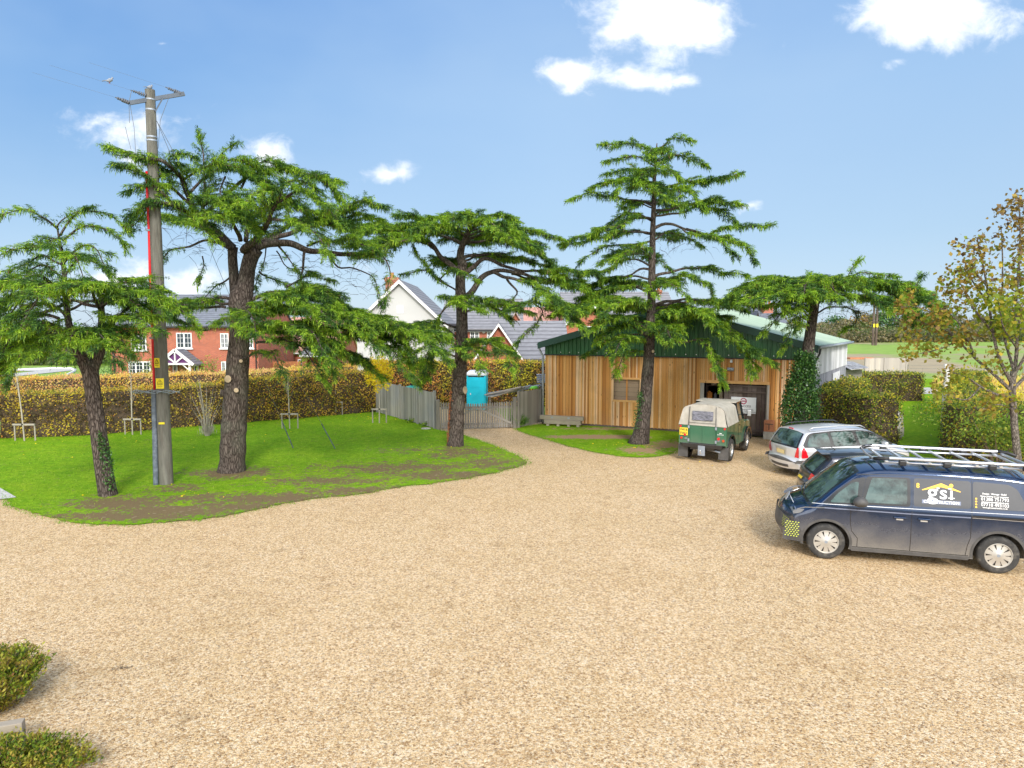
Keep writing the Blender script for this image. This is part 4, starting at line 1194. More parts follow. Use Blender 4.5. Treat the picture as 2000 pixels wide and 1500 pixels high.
def chimney(root, x, y, w_, d, z0, z1, pots=1):
    mb = MB(); mb.bb(x, x + w_, y, y + d, z0, z1 - .32); mb.bb(x - .05, x + w_ + .05, y - .05, y + d + .05, z1 - .32, z1 - .2); mb.bb(x - .09, x + w_ + .09, y - .09, y + d + .09, z1 - .2, z1 - .06); mb.bb(x - .03, x + w_ + .03, y - .03, y + d + .03, z1 - .06, z1)
    c_ = mb.build('chimney', 'chimney_brick', root)
    for k in range(pots): MB().lathe([(.12, 0), (.14, .05), (.11, .08), (.11, .3), (.14, .34), (0, .34)], (x + w_ * (k + .5) / pots, y + d / 2, z1), n=12).build('chimney_pot', 'terracotta', c_)
    return c_
def hroot(name, label, px0, Y, cat='house', rz=0):
    o_ = empty(name, (A(px0, 640, Y).x, Y, 0), rz); tag(o_, label, cat); return o_
def lx(px, px0, Y): return A(px, 640, Y).x - A(px0, 640, Y).x
def hz(py, Y): return A(1000, py, Y).z

# --- brick house with porch
Y = 50; p0 = 214
h = hroot('brick_house', 'red brick house with white windows and gabled porch over the oak door', p0, Y)
W = lx(503, p0, Y); ze = 4.75; zr = hz(578, 54)
walls(0, W, 0, 8, ze, zr, 'x', 'red_brick', h)
roof_x(0, W, 0, 8, ze, zr).build('roof', 'slate', h)
MB().bb(-.1, W + .1, -.36, -.26, ze - .22, ze - .12).build('gutter', 'black_plastic', h)
MB().bb(-.08, W + .08, -.25, -.02, ze - .16, ze - .08).build('soffit', 'upvc', h)
for (a, b_, c_, d_, n_) in ((248, 291, 738, 706, 3), (255, 285, 684, 654, 2), (344, 374, 680, 650, 2), (430, 446, 680, 651, 2), (430, 446, 740, 706, 2)):
    window(h, lx(a, p0, Y), hz(c_, Y), lx(b_, p0, Y) - lx(a, p0, Y), hz(d_, Y) - hz(c_, Y), cols=n_, rows=4 if n_ == 3 else 3)
mb = MB(); mb.tube([(.25, -.1, 0), (.25, -.1, ze - .2)], .05, 6); mb.tube([(W - .15, -.1, 0), (W - .15, -.1, ze - .2)], .05, 6); mb.build('downpipe', 'black_plastic', h)
xa, xb = lx(328, p0, Y), lx(392, p0, Y); xm = (xa + xb) / 2; zp = hz(709, Y); zt = hz(684, Y - 1.2)
po = roof_y(xa, xb, -1.3, -.02, zp, zt, ov=.15, th=.08).build('porch', 'slate', h)
mb = MB()
q = [(xa - .1, zp - .05), (xm, zt + .03), (xb + .1, zp - .05)]
for i in range(2): mb.bar((q[i][0], -1.58, q[i][1]), (q[i + 1][0], -1.58, q[i + 1][1]), .08, .20)
mb.bar((xa + .1, -1.56, zp + .02), (xb - .1, -1.56, zp + .02), .08, .13); mb.bar((xm, -1.56, zp), (xm, -1.56, zt), .08, .12)
mb.bar((xm, -1.56, zp + .08), (xm - .55, -1.56, zp + .52), .07, .1); mb.bar((xm, -1.56, zp + .08), (xm + .55, -1.56, zp + .52), .07, .1)
for x_ in (xa + .2, xb - .2): 
    mb.bar((x_, -1.5, .0), (x_, -1.5, zp), .14, .14)
    s_ = 1 if x_ < xm else -1
    mb.tube([(x_, -1.5, zp - .8), (x_ + s_ * .15, -1.5, zp - .35), (x_ + s_ * .5, -1.5, zp - .05)], .045, 6)
mb.build('porch_frame', 'white_paint', po)
MB().poly([(xa + .05, -1.5, zp), (xb - .05, -1.5, zp), (xm, -1.5, zt - .05)]).build('porch_gable', 'porch_purple', po)
dr = MB().bb(xm - .5, xm + .5, -.06, .02, 0, 2.15).build('door', 'timber_door', h)
MB().bb(xm + .34, xm + .40, -.12, -.06, 1.0, 1.1).build('handle', 'galv', dr)
for x_ in (xm - .95, xm + .6): window(h, x_, .3, .34, 1.8, cols=1, rows=5, sill=False)
window(h, lx(470, p0, Y), hz(680, Y), .9, 1.1)
# bushes at the brick house
for i, (px, py, r_, h_, lb) in enumerate(((318, 738, .9, 1.0, 'low round clipped bush left of the brick house porch'), (385, 742, .9, 1.1, 'round clipped bush right of the brick house door'), (403, 735, 1.1, 1.9, 'taller dark bush at the right of the brick house porch'), (233, 738, 1.2, 1.4, 'grey-green bush at the left corner of the brick house'), (304, 730, .8, 1.9, 'narrow dark bush between window and porch of the brick house'))):
    q = A(px, 640, 47.5); shrub('garden_bush', lb, (q.x, 47.5, 0), r_, h_ * 1.25, 'green_bush' if i % 2 == 0 else 'ivy_leaf', 700, .12)

# --- pink tiled bungalow and garage behind the white cars
Y = 60; p0 = 507
h = hroot('tiled_bungalow', 'low brick building with pink clay tiled roof left of the white house', p0, Y)
W = lx(650, p0, Y); ze = hz(686, Y); zr = hz(622, Y + 4.5)
walls(0, W, 0, 9, ze, zr, 'x', 'red_brick', h); roof_x(0, W, 0, 9, ze, zr).build('roof', 'clay_tile', h)
MB().bb(0, W, -.42, -.3, ze - .22, ze - .12).build('gutter', 'upvc', h)
window(h, lx(580, p0, Y), ze - 1.9, 1.6, 1.2, cols=3)
Y = 55; p0 = 588
h = hroot('brick_garage', 'small open-fronted brick garage with grey tiled roof by the pink roof', p0, Y, 'garage')
W = lx(640, p0, Y); ze = hz(693, Y); zr = hz(672, Y + 3)
mb = MB(); mb.bb(-.0, .35, 0, 5, 0, ze); mb.bb(W - .4, W, 0, 5, 0, ze); mb.bb(0, W, 4.8, 5, 0, ze); mb.bb(.35, W - .4, 0, .2, ze - .35, ze); mb.build('wall', 'red_brick', h)
roof_x(0, W, 0, 5, ze, zr, ov=.2).build('roof', 'grey_tile', h); MB().bb(-.1, W + .1, -.30, -.22, ze - .16, ze - .02).build('fascia', 'upvc', h)
MB().bb(.4, W - .45, .6, .7, 0, ze - .4).build('gate_panel', 'brown_fence', h)
board_fence('garden_fence', 'orange-brown garden fence behind the white parked cars', Vector((A(508, 700, 53).x, 53, 0)), Vector((A(586, 700, 53).x, 53, 0)), hz(706, 53), 'brown_fence', [0, .5, 1], bw=.15)

# --- white rendered house
Y = 47; p0 = 697
h = hroot('white_house', 'white rendered gable house with a brick chimney', p0, Y)
W = lx(866, p0, Y); ze = hz(629, Y); zr = hz(549, Y)
walls(0, W, 0, 9, ze, zr, 'y', 'white_render', h); roof_y(0, W, 0, 9, ze, zr, ov=.35).build('roof', 'grey_tile', h)
barge(h, 0, W, -.26, ze, zr, ov=.35)
chimney(h, lx(748, p0, Y), 1.2, .85, .7, 5.8, hz(541, Y + 1), 1)
MB().bb(W + .35, W + .45, .2, 9, ze - .25, ze - .1).build('gutter', 'black_plastic', h)
MB().bb(lx(776, p0, Y), lx(788, p0, Y), -.03, .01, hz(612, Y), hz(597, Y)).build('wall_vent', 'sign_white', h)
mb = MB(); mb.bb(W - .002, W + .9, 2, 9, 0, 2.6); mb.build('side_wall', 'white_render', h)

# --- brick house with long grey roof (behind cedar three)
Y = 56; p0 = 862
h = hroot('brick_house', 'brick house with long grey tiled roof right of the white house', p0, Y)
W = lx(1020, p0, Y); ze = hz(641, Y); zr = hz(586, Y + 4.5)
walls(0, W, 0, 9, ze, zr, 'x', 'red_brick', h); roof_x(0, W, 0, 9, ze, zr).build('roof', 'grey_tile', h)
MB().bb(-.1, W, -.42, -.32, ze - .25, ze - .14).build('gutter', 'black_plastic', h); MB().bb(0, W, -.30, -.01, ze - .30, ze - .14).build('soffit', 'upvc', h)
for a, b_ in ((918, 936), (951, 965), (893, 908)): window(h, lx(a, p0, Y), hz(662, Y), lx(b_, p0, Y) - lx(a, p0, Y), hz(643, Y) - hz(662, Y), cols=2)
dm = roof_y(lx(996, p0, Y), lx(1018, p0, Y), -.3, 2.5, hz(628, Y), hz(611, Y), ov=.06, th=.06).build('dormer', 'clay_tile', h)
x0_, x1_ = lx(996, p0, Y), lx(1018, p0, Y); MB().poly([(x0_, -.25, hz(629, Y)), (x1_, -.25, hz(629, Y)), ((x0_ + x1_) / 2, -.25, hz(611, Y))]).build('gable', 'red_brick', dm)
barge(dm, x0_, x1_, -.3, hz(628, Y), hz(611, Y), ov=.06, d=.15)
MB().lathe([(0, -.03), (.13, -.03), (.13, .0)], (lx(945, p0, Y), -.02, hz(648, Y)), axis='y', n=16).build('alarm_box', 'print_white', h)

# --- brick garage with white-verged gable
Y = 41; p0 = 929
h = hroot('gabled_garage', 'brick garage with white-edged gable and grey tiled roof beside the barn', p0, Y, 'garage')
W1 = lx(1019, p0, Y); ze = hz(699, Y); zr = hz(634, Y)
walls(0, W1, 0, 3, ze, zr, 'y', 'red_brick', h); roof_y(0, W1, 0, 4.2, ze, zr, ov=.1).build('roof', 'grey_tile', h); barge(h, 0, W1, -.26, ze, zr, ov=.12, d=.18)
W2 = lx(1112, p0, Y)
zr2 = hz(630, Y + 4.3)
walls(W1 - 1.2, W2, .6, 8.6, ze, zr2, 'x', 'red_brick', h, 'side_wing')
roof_x(W1 - 1.3, W2, .6, 8.6, ze, zr2, ov=.35).build('roof', 'grey_tile', h)

# --- brick gable house and the big grey roof behind
Y = 54; p0 = 1099
h = hroot('brick_house', 'brick gable house with white verges above the barn roof', p0, Y)
W = lx(1203, p0, Y); ze = hz(636, Y); zr = hz(592, Y)
walls(0, W, 0, 5, ze, zr, 'y', 'red_brick', h); roof_y(0, W, 0, 6, ze, zr, ov=.25).build('roof', 'grey_tile', h); barge(h, 0, W, -.26, ze, zr, ov=.25)
window(h, lx(1129, p0, Y), hz(662, Y), lx(1160, p0, Y) - lx(1129, p0, Y), hz(637, Y) - hz(662, Y), cols=2)
walls(.6, lx(1300, p0, Y), 4.5, 12.5, ze, hz(590, Y + 8), 'x', 'red_brick', h, 'rear_wing')
roof_x(.6, lx(1300, p0, Y), 4.5, 12.5, ze, hz(590, Y + 8)).build('roof', 'grey_tile', h)
Y = 66; p0 = 1102
h = hroot('grey_roofed_house', 'tall house with broad grey tiled roof behind the fourth cedar', p0, Y)
W = lx(1322, p0, Y); ze = hz(622, Y); zr = hz(572, Y + 4.5)
walls(0, W, 0, 9, ze, zr, 'x', 'red_brick', h); roof_x(0, W, 0, 9, ze, zr).build('roof', 'grey_tile', h)
chimney(h, lx(1290, p0, Y), 4, .9, .7, 6, hz(566, Y + 4), 2)
Y = 72; p0 = 1005
h = hroot('clay_roofed_house', 'distant brick house with pink clay tiled roof', p0, Y)
W = lx(1100, p0, Y); ze = hz(640, Y); zr = hz(602, Y + 4.5)
walls(0, W, 0, 9, ze, zr, 'x', 'red_brick', h); roof_x(0, W, 0, 9, ze, zr).build('roof', 'clay_tile', h)
for a in (1040, 1052):
    x0_, x1_ = lx(a, p0, Y), lx(a + 9, p0, Y); dm = roof_y(x0_, x1_, -.3, 3, hz(632, Y), hz(618, Y), ov=.05, th=.05).build('dormer', 'slate', h); barge(dm, x0_, x1_, -.3, hz(632, Y), hz(618, Y), ov=.05, d=.14)
    MB().poly([(x0_, -.2, hz(633, Y)), (x1_, -.2, hz(633, Y)), ((x0_ + x1_) / 2, -.2, hz(618, Y))]).build('gable', 'red_brick', dm)
Y = 70; p0 = 1395
h = hroot('slate_roofed_house', 'slate roofed house with brick chimney beyond the barn roof', p0, Y)
W = lx(1535, p0, Y); ze = hz(630, Y); zr = hz(601, Y + 4)
walls(0, W, 0, 8, ze, zr, 'x', 'red_brick', h); roof_x(0, W, 0, 8, ze, zr).build('roof', 'slate', h)
chimney(h, lx(1504, p0, Y), 2.2, 1.1, .8, 4.5, hz(594, Y + 2), 2)
x0_, x1_ = lx(1472, p0, Y), lx(1480, p0, Y); dm = roof_y(x0_, x1_, -.3, 3, hz(628, Y), hz(608, Y), ov=.05, th=.05).build('dormer', 'slate', h)
MB().poly([(x0_, -.2, hz(630, Y)), (x1_, -.2, hz(630, Y)), ((x0_ + x1_) / 2, -.2, hz(608, Y))]).build('gable', 'red_brick', dm)

# ================================================================== TREES
def catmull(pts, rad, step=.22):
    P = [Vector(p_) for p_ in pts]; n = len(P); out_ = []; ro = []
    if isinstance(rad, (int, float)): rad = [rad] * n
    for i in range(n - 1):
        a, b_ = P[i], P[i + 1]; p0_ = P[i - 1] if i else a * 2 - b_; p3 = P[i + 2] if i + 2 < n else b_ * 2 - a
        k = max(2, int((b_ - a).length / step))
        for j in range(k):
            u = j / k
            out_.append(.5 * ((2 * a) + (b_ - p0_) * u + (2 * p0_ - 5 * a + 4 * b_ - p3) * u * u + (3 * a - p0_ - 3 * b_ + p3) * u ** 3)); ro.append(rad[i] + (rad[i + 1] - rad[i]) * u)
    out_.append(P[-1]); ro.append(rad[-1])
    return out_, ro

class Cedar:
    def __init__(s, name, label, Y, bark='cedar_bark', scale=1.0, droop=.42):
        s.Y = Y; s.name = name; s.label = label; s.wood = MB(); s.trunk = MB(); s.P = []; s.D = []; s.L = []; s.W = []; s.sc = scale; s.droop = droop
    def pt(s, p_):
        return A(p_[0], p_[1], s.Y + (p_[2] if len(p_) > 2 else 0))
    def stem(s, pts, rad, rough=.03):
        P = [s.pt(p_) for p_ in pts]
        q, r_ = catmull(P, rad, .16)
        r_ = [x_ * (1 + random.uniform(-rough, rough)) for x_ in r_]
        s.trunk.tube(q, r_, 16)
        return q
    def limb(s, pts, r0=.06, w=1.0, f0=.3, dens=1.0, world=False, dr=None, tipw=.25, layers=1):
        """pts photo-pixel points (x, y, dY); w: half width of the foliage plate in metres"""
        P = [Vector(p_) for p_ in pts] if world else [s.pt(p_) for p_ in pts]
        n = len(P)
        q, r_ = catmull(P, [r0 * .8 * (1 - .88 * i / (n - 1)) + .008 for i in range(n)], .12)
        # a little natural wander
        ph = random.uniform(0, 6)
        q = [v_ + Vector((0, .05 * math.sin(i * .5 + ph), .025 * math.sin(i * .8 + ph * 2))) if i else v_ for i, v_ in enumerate(q)]
        s.wood.tube(q, r_, 7)
        tot = len(q)
        for i in range(int(tot * f0), tot):
            u = (i - tot * f0) / max(1, tot * (1 - f0))
            d = (q[min(i + 1, tot - 1)] - q[max(i - 1, 0)]); d = d.normalized() if d.length > 0 else Vector((1, 0, 0))
            side = Vector((-d.y, d.x, 0)); side = side.normalized() if side.length > .1 else Vector((1, 0, 0))
            prof = min(1.0, .35 + u * 2.2) * (1 - u) ** .55 + tipw * u
            for sg in (-1, 1):
                if random.random() > .93 * dens: continue
                L = w * 1.22 * prof * random.uniform(.45, 1.15)
                if L < .12: L = .12
                ang = random.uniform(.35, .85)
                bd = (d * ang + side * sg * (1.05 - ang * .5)); bd.z += random.uniform(.0, .16); bd.normalize()
                s.branchlet(q[i] + Vector((0, 0, random.uniform(-.05, .06))), bd, L, s.droop if dr is None else dr)
        # leader fan at the tip
        d = (q[-1] - q[-3]).normalized()
        for _ in range(5):
            bd = d + Vector((random.gauss(0, .3), random.gauss(0, .3), random.uniform(-.1, .15))); bd.normalize()
            s.branchlet(q[-1] - d * .05, bd, random.uniform(.25, .5), .3)
        return q
    def branchlet(s, p0_, bd, L, dr, sub=False):
        k = max(2, int(L / .052))
        pos = p0_.copy(); d = bd.copy(); pts = [pos.copy()]
        ds = L / k
        rr = rng.random((k, 10)); gg = rng.normal(0, 1, (k, 11, 3))
        if L > .5 and not sub:
            for _ in range(3 if L > .8 else 2):
                u = random.uniform(.2, .7); sg = random.choice((-1, 1)); sd = Vector((-bd.y, bd.x, 0))
                s.branchlet(p0_ + bd * L * u + Vector((0, 0, -.25 * dr * (L * u) ** 2)), (bd * .75 + sd * sg * .7 + Vector((0, 0, random.uniform(-.05, .12)))).normalized(), L * random.uniform(.35, .6) * (1 - u * .4), dr, True)
        for j in range(k):
            u = j / k
            d = (d + Vector((gg[j, 0, 0] * .06, gg[j, 0, 1] * .06, -dr * ds * (.35 + 1.5 * u)))).normalized()
            pos = pos + d * ds
            pts.append(pos.copy())
            side = Vector((-d.y, d.x, 0))
            side = side.normalized() if side.length > .1 else Vector((1, 0, 0))
            ns = 9
            for m_ in range(ns):
                sg = 1 if m_ % 2 else -1
                a = .25 + .9 * rr[j, m_]
                if m_ < 7:
                    dd = d * a + side * sg * (.85 - .3 * a) + Vector((0, 0, .16 - .50 * rr[j, (m_ + 3) % 10] ** 2))
                    L_ = (.065 + .10 * rr[j, (m_ + 1) % 10]) * (1 - .35 * u)
                else:                       # hanging spray
                    dd = d * .35 + Vector((gg[j, m_, 0] * .3, gg[j, m_, 1] * .3, -1.0)); L_ = .06 + .17 * rr[j, m_] ** 2
                off = gg[j, 1 + m_] * .02
                s.P.append((pos.x + off[0], pos.y + off[1], pos.z + off[2])); s.D.append(tuple(dd)); s.L.append(L_); s.W.append(.012 + .013 * rr[j, 7])
        if L > .45: s.wood.tube([pts[0], pts[len(pts) // 2], pts[-1]], [.011, .008, .003], 3, cap=False)
    def around(s, base, length, n, ang0=0, ang1=2 * PI, rise=.15, r0=.05, w=.8, f0=.3, dr=None, jz=.3, dens=1.0):
        """limbs radiating from a trunk point in given compass sector (0 = +x, pi/2 = away)"""
        b_ = s.pt(base)
        for k in range(n):
            a = ang0 + (ang1 - ang0) * (k + random.uniform(.2, .8)) / n
            L = length * random.uniform(.75, 1.15); z_ = random.uniform(-jz, jz)
            h = Vector((math.cos(a), math.sin(a), 0))
            P = [b_ + Vector((0, 0, z_)), b_ + h * L * .35 + Vector((0, 0, z_ + rise * L * .6)), b_ + h * L * .7 + Vector((0, 0, z_ + rise * L * .8)), b_ + h * L + Vector((0, 0, z_ + rise * L * .55))]
            s.limb(P, r0, w, f0, dens, world=True, dr=dr)
    def deadtwigs(s, base, n, length, spread=(.6, .6, .4)):
        b_ = s.pt(base)
        for _ in range(n):
            a = b_ + Vector((random.uniform(-1, 1) * spread[0], random.uniform(-1, 1) * spread[1], random.uniform(-1, 1) * spread[2]))
            d = Vector((random.gauss(0, 1), random.gauss(0, 1), random.uniform(-.8, .1))).normalized()
            m_ = a + d * length * .5 + Vector((0, 0, .03)); s.wood.tube([a, m_, m_ + (d + Vector((0, 0, -.5))).normalized() * length * .5], [.008, .005, .002], 3, cap=False)
    def finish(s, base, extra=None, cat='cedar tree', group='cedar trees around the gravel yard'):
        root = empty(s.name, G(base[0], base[1]) if isinstance(base, tuple) else base)
        tag(root, s.label, cat, group)
        wb(s.trunk, 'trunk', 'cedar_bark', root, smooth=True)
        wb(s.wood, 'branches', 'cedar_bark', root, smooth=True)
        P = np.array(s.P); D = np.array(s.D)
        V, Q = kites(P, D, np.array(s.L) * s.sc, np.array(s.W) * s.sc, jit=.5)
        o_ = np_mesh('needle_foliage', V, Q, 'cedar_needles', root); o_.location = tuple(-c_ for c_ in root.location)
        return root
def ivy(root, pts, n, size=.06, mat='ivy_leaf', wide=(.05, .05, .05), name='ivy'):
    """pts: [(world point, radius)]"""
    P = []
    for _ in range(n):
        i = random.randrange(len(pts) - 1); u = random.random()
        c_ = pts[i][0].lerp(pts[i + 1][0], u); r_ = pts[i][1] + (pts[i + 1][1] - pts[i][1]) * u
        a = random.uniform(0, 2 * PI)
        P.append((c_.x + math.cos(a) * r_ + random.gauss(0, wide[0]), c_.y + math.sin(a) * r_ + random.gauss(0, wide[1]), c_.z + random.gauss(0, wide[2])))
    o_ = leaves(name, np.array(P), size, mat, root, asp=.8, droop=.4); o_.location = tuple(-c_ for c_ in root.location)
    return o_
def stub(root, p_, d, r_, L=.12):
    p_ = Vector(p_); d = Vector(d).normalized(); o_ = MB().tube([p_ - d * .1, p_ + d * L], [r_ * 1.15, r_], 12).build('branch_stub', 'cedar_bark', root); o_.location = tuple(-c_ for c_ in root.location)
    c_ = MB().tube([p_ + d * L, p_ + d * (L + .006)], [r_ * .9, r_ * .9], 12).build('cut_face', 'cut_wood', o_)
SIL = 1.0
# ---- cedar 1 (far left)
c = Cedar('cedar_tree', 'forked young cedar with ivy low on its trunk, nearest the pale paving', 18.6)
c.stem([(213, 975, 0), (209, 955, 0), (200, 900, 0), (193, 850, 0), (186, 800, 0), (180, 755, 0), (176, 725, 0), (172, 705, 0)], [.26, .235, .22, .205, .20, .20, .21, .17])
c.stem([(176, 735), (160, 700, -.1), (146, 668, -.1), (136, 640, 0), (130, 600, .1), (127, 560, .1), (124, 520, .1), (118, 480, .1), (112, 445, .1)], [.17, .15, .12, .09, .08, .07, .055, .04, .02])
c.stem([(176, 730), (190, 700, .1), (199, 675, .2), (199, 640, .3), (198, 605, .3), (196, 575, .3)], [.17, .14, .12, .10, .08, .05])
q1 = c.pt
for a in [([(114, 448, .1), (85, 425, -.3), (50, 408, -.5), (5, 420, -.7)], .03, .38), ([(118, 460, .1), (140, 425, .1), (170, 412, .2), (205, 415, .3), (238, 438, .4)], .03, .38), ([(112, 445, .1), (120, 430, 0), (160, 408, .0)], .02, .3),
          ([(122, 470, .1), (165, 440, .1), (205, 448, .1), (236, 468, .1)], .03, .4), ([(118, 470, .1), (90, 465, 0), (62, 475, .2)], .02, .4), ([(122, 500, .1), (80, 480, -.2), (35, 487, -.3), (0, 500, -.4)], .035, .45),
          ([(125, 510, .1), (160, 480, .1), (190, 490, -.1), (206, 520, -.2)], .03, .5), ([(125, 520, .1), (85, 500, .4), (50, 515, .5), (28, 528, .6)], .03, .4), ([(124, 515, .1), (140, 495, -.6), (150, 505, -1.2), (160, 540, -1.6)], .03, .5),
          ([(126, 540, .1), (160, 505, .3), (190, 515, .5), (207, 530, .6)], .03, .4), ([(122, 490, 0), (110, 470, -.7), (100, 478, -1.1)], .02, .45), ([(126, 545, .1), (90, 520, .3), (60, 525, .3), (30, 540, .3)], .03, .4)]:
    c.limb(a[0], a[1], a[2], .15, 1.0)
for a in [([(127, 575, .1), (80, 540, -.8), (40, 545, -1.3), (-10, 560, -1.8)], .06, .95), ([(130, 580, 0), (90, 555, .8), (40, 555, 1.2), (-20, 560, 1.4)], .05, .9), ([(196, 590, .3), (225, 560, .2), (270, 548, .1), (310, 572, 0)], .05, .8),
          ([(196, 600, .3), (240, 575, -.5), (285, 572, -.8), (318, 600, -1)], .04, .7), ([(197, 610, .3), (180, 570, -.8), (165, 555, -1.5), (150, 560, -2.2)], .05, .9), ([(130, 590, 0), (110, 565, -1.0), (95, 560, -1.6), (80, 575, -2.3)], .05, .9),
          ([(145, 665, -.1), (105, 635, -.8), (60, 635, -1.3), (5, 655, -1.7)], .06, .9), ([(140, 655, -.1), (80, 640, .5), (30, 650, 1), (-20, 668, 1.2)], .05, .9), ([(198, 640, .3), (230, 620, -.6), (270, 622, -1.1), (300, 640, -1.4)], .05, .8),
          ([(199, 650, .3), (250, 605, 0), (310, 590, 0), (350, 600, .1), (378, 628, .1)], .05, .5), ([(190, 690, .1), (215, 655, -.7), (235, 660, -1.0), (255, 685, -1.3)], .04, .6), ([(150, 680, -.1), (150, 650, -.9), (140, 655, -1.5), (130, 690, -1.9)], .04, .7),
          ([(160, 690, -.1), (175, 648, -.7), (190, 645, -1.2), (205, 665, -1.6)], .04, .6), ([(140, 650, 0), (90, 660, -.9), (55, 680, -1.3), (15, 735, -1.6)], .04, .8), ([(135, 640, 0), (100, 655, 1.0), (60, 670, 1.6), (40, 700, 2)], .04, .9),
          ([(60, 640, -1), (30, 650, -1.2), (0, 690, -1.3), (-25, 730, -1.3)], .03, .8), ([(145, 660, 0), (120, 660, .8), (95, 690, 1.2)], .03, .7), ([(130, 610, 0), (170, 590, 1.0), (230, 590, 1.8), (270, 610, 2.2)], .04, .8)]:
    c.limb(a[0], a[1], a[2], .3, 1.0)
for a in [([(90, 560, .2), (50, 570, -.2), (10, 590, -.5), (-20, 620, -.8)], .04, .9), ([(150, 570, .1), (200, 565, -.4), (240, 575, -.7), (270, 600, -.9)], .04, .8), ([(100, 650, -.4), (60, 655, -.9), (20, 680, -1.2), (-10, 720, -1.3)], .04, .9), ([(120, 560, 0), (90, 570, -1.0), (60, 600, -1.6), (40, 640, -1.9)], .04, .9),
          ([(198, 660, .2), (225, 640, -.3), (250, 650, -.6)], .04, .6), ([(150, 660, 0), (170, 665, -1.0), (200, 670, -1.5), (230, 700, -1.8)], .04, .7), ([(70, 560, .8), (30, 600, 1.2), (-10, 640, 1.5)], .04, .9)]:
    c.limb(a[0], a[1], a[2], .15, 1.0)
# bare arms in the gap
for a in ([(197, 600, .3), (165, 594, .1), (143, 586, 0), (110, 602, 0), (60, 618, 0)], [(140, 640, 0), (125, 612, 0), (105, 598, 0), (80, 592, .2)], [(105, 605, 0), (85, 592, .1), (65, 596, .1), (40, 600, .1)], [(115, 622, 0), (90, 615, .1), (60, 622, .2)]):
    P_, r_ = catmull([c.pt(x_) for x_ in a], .045, .2); c.wood.tube(P_, r_, 7)
c.deadtwigs((110, 620, 0), 50, .5, (1.2, .8, .4))
t1 = c.finish((213, 975))
ip = [(A(217, 955, 18.45), .10), (A(210, 905, 18.45), .12), (A(201, 872, 18.45), .08), (A(193, 845, 18.45), .03)]
ivy(t1, ip, 900, .05, wide=(.03, .04, .05))
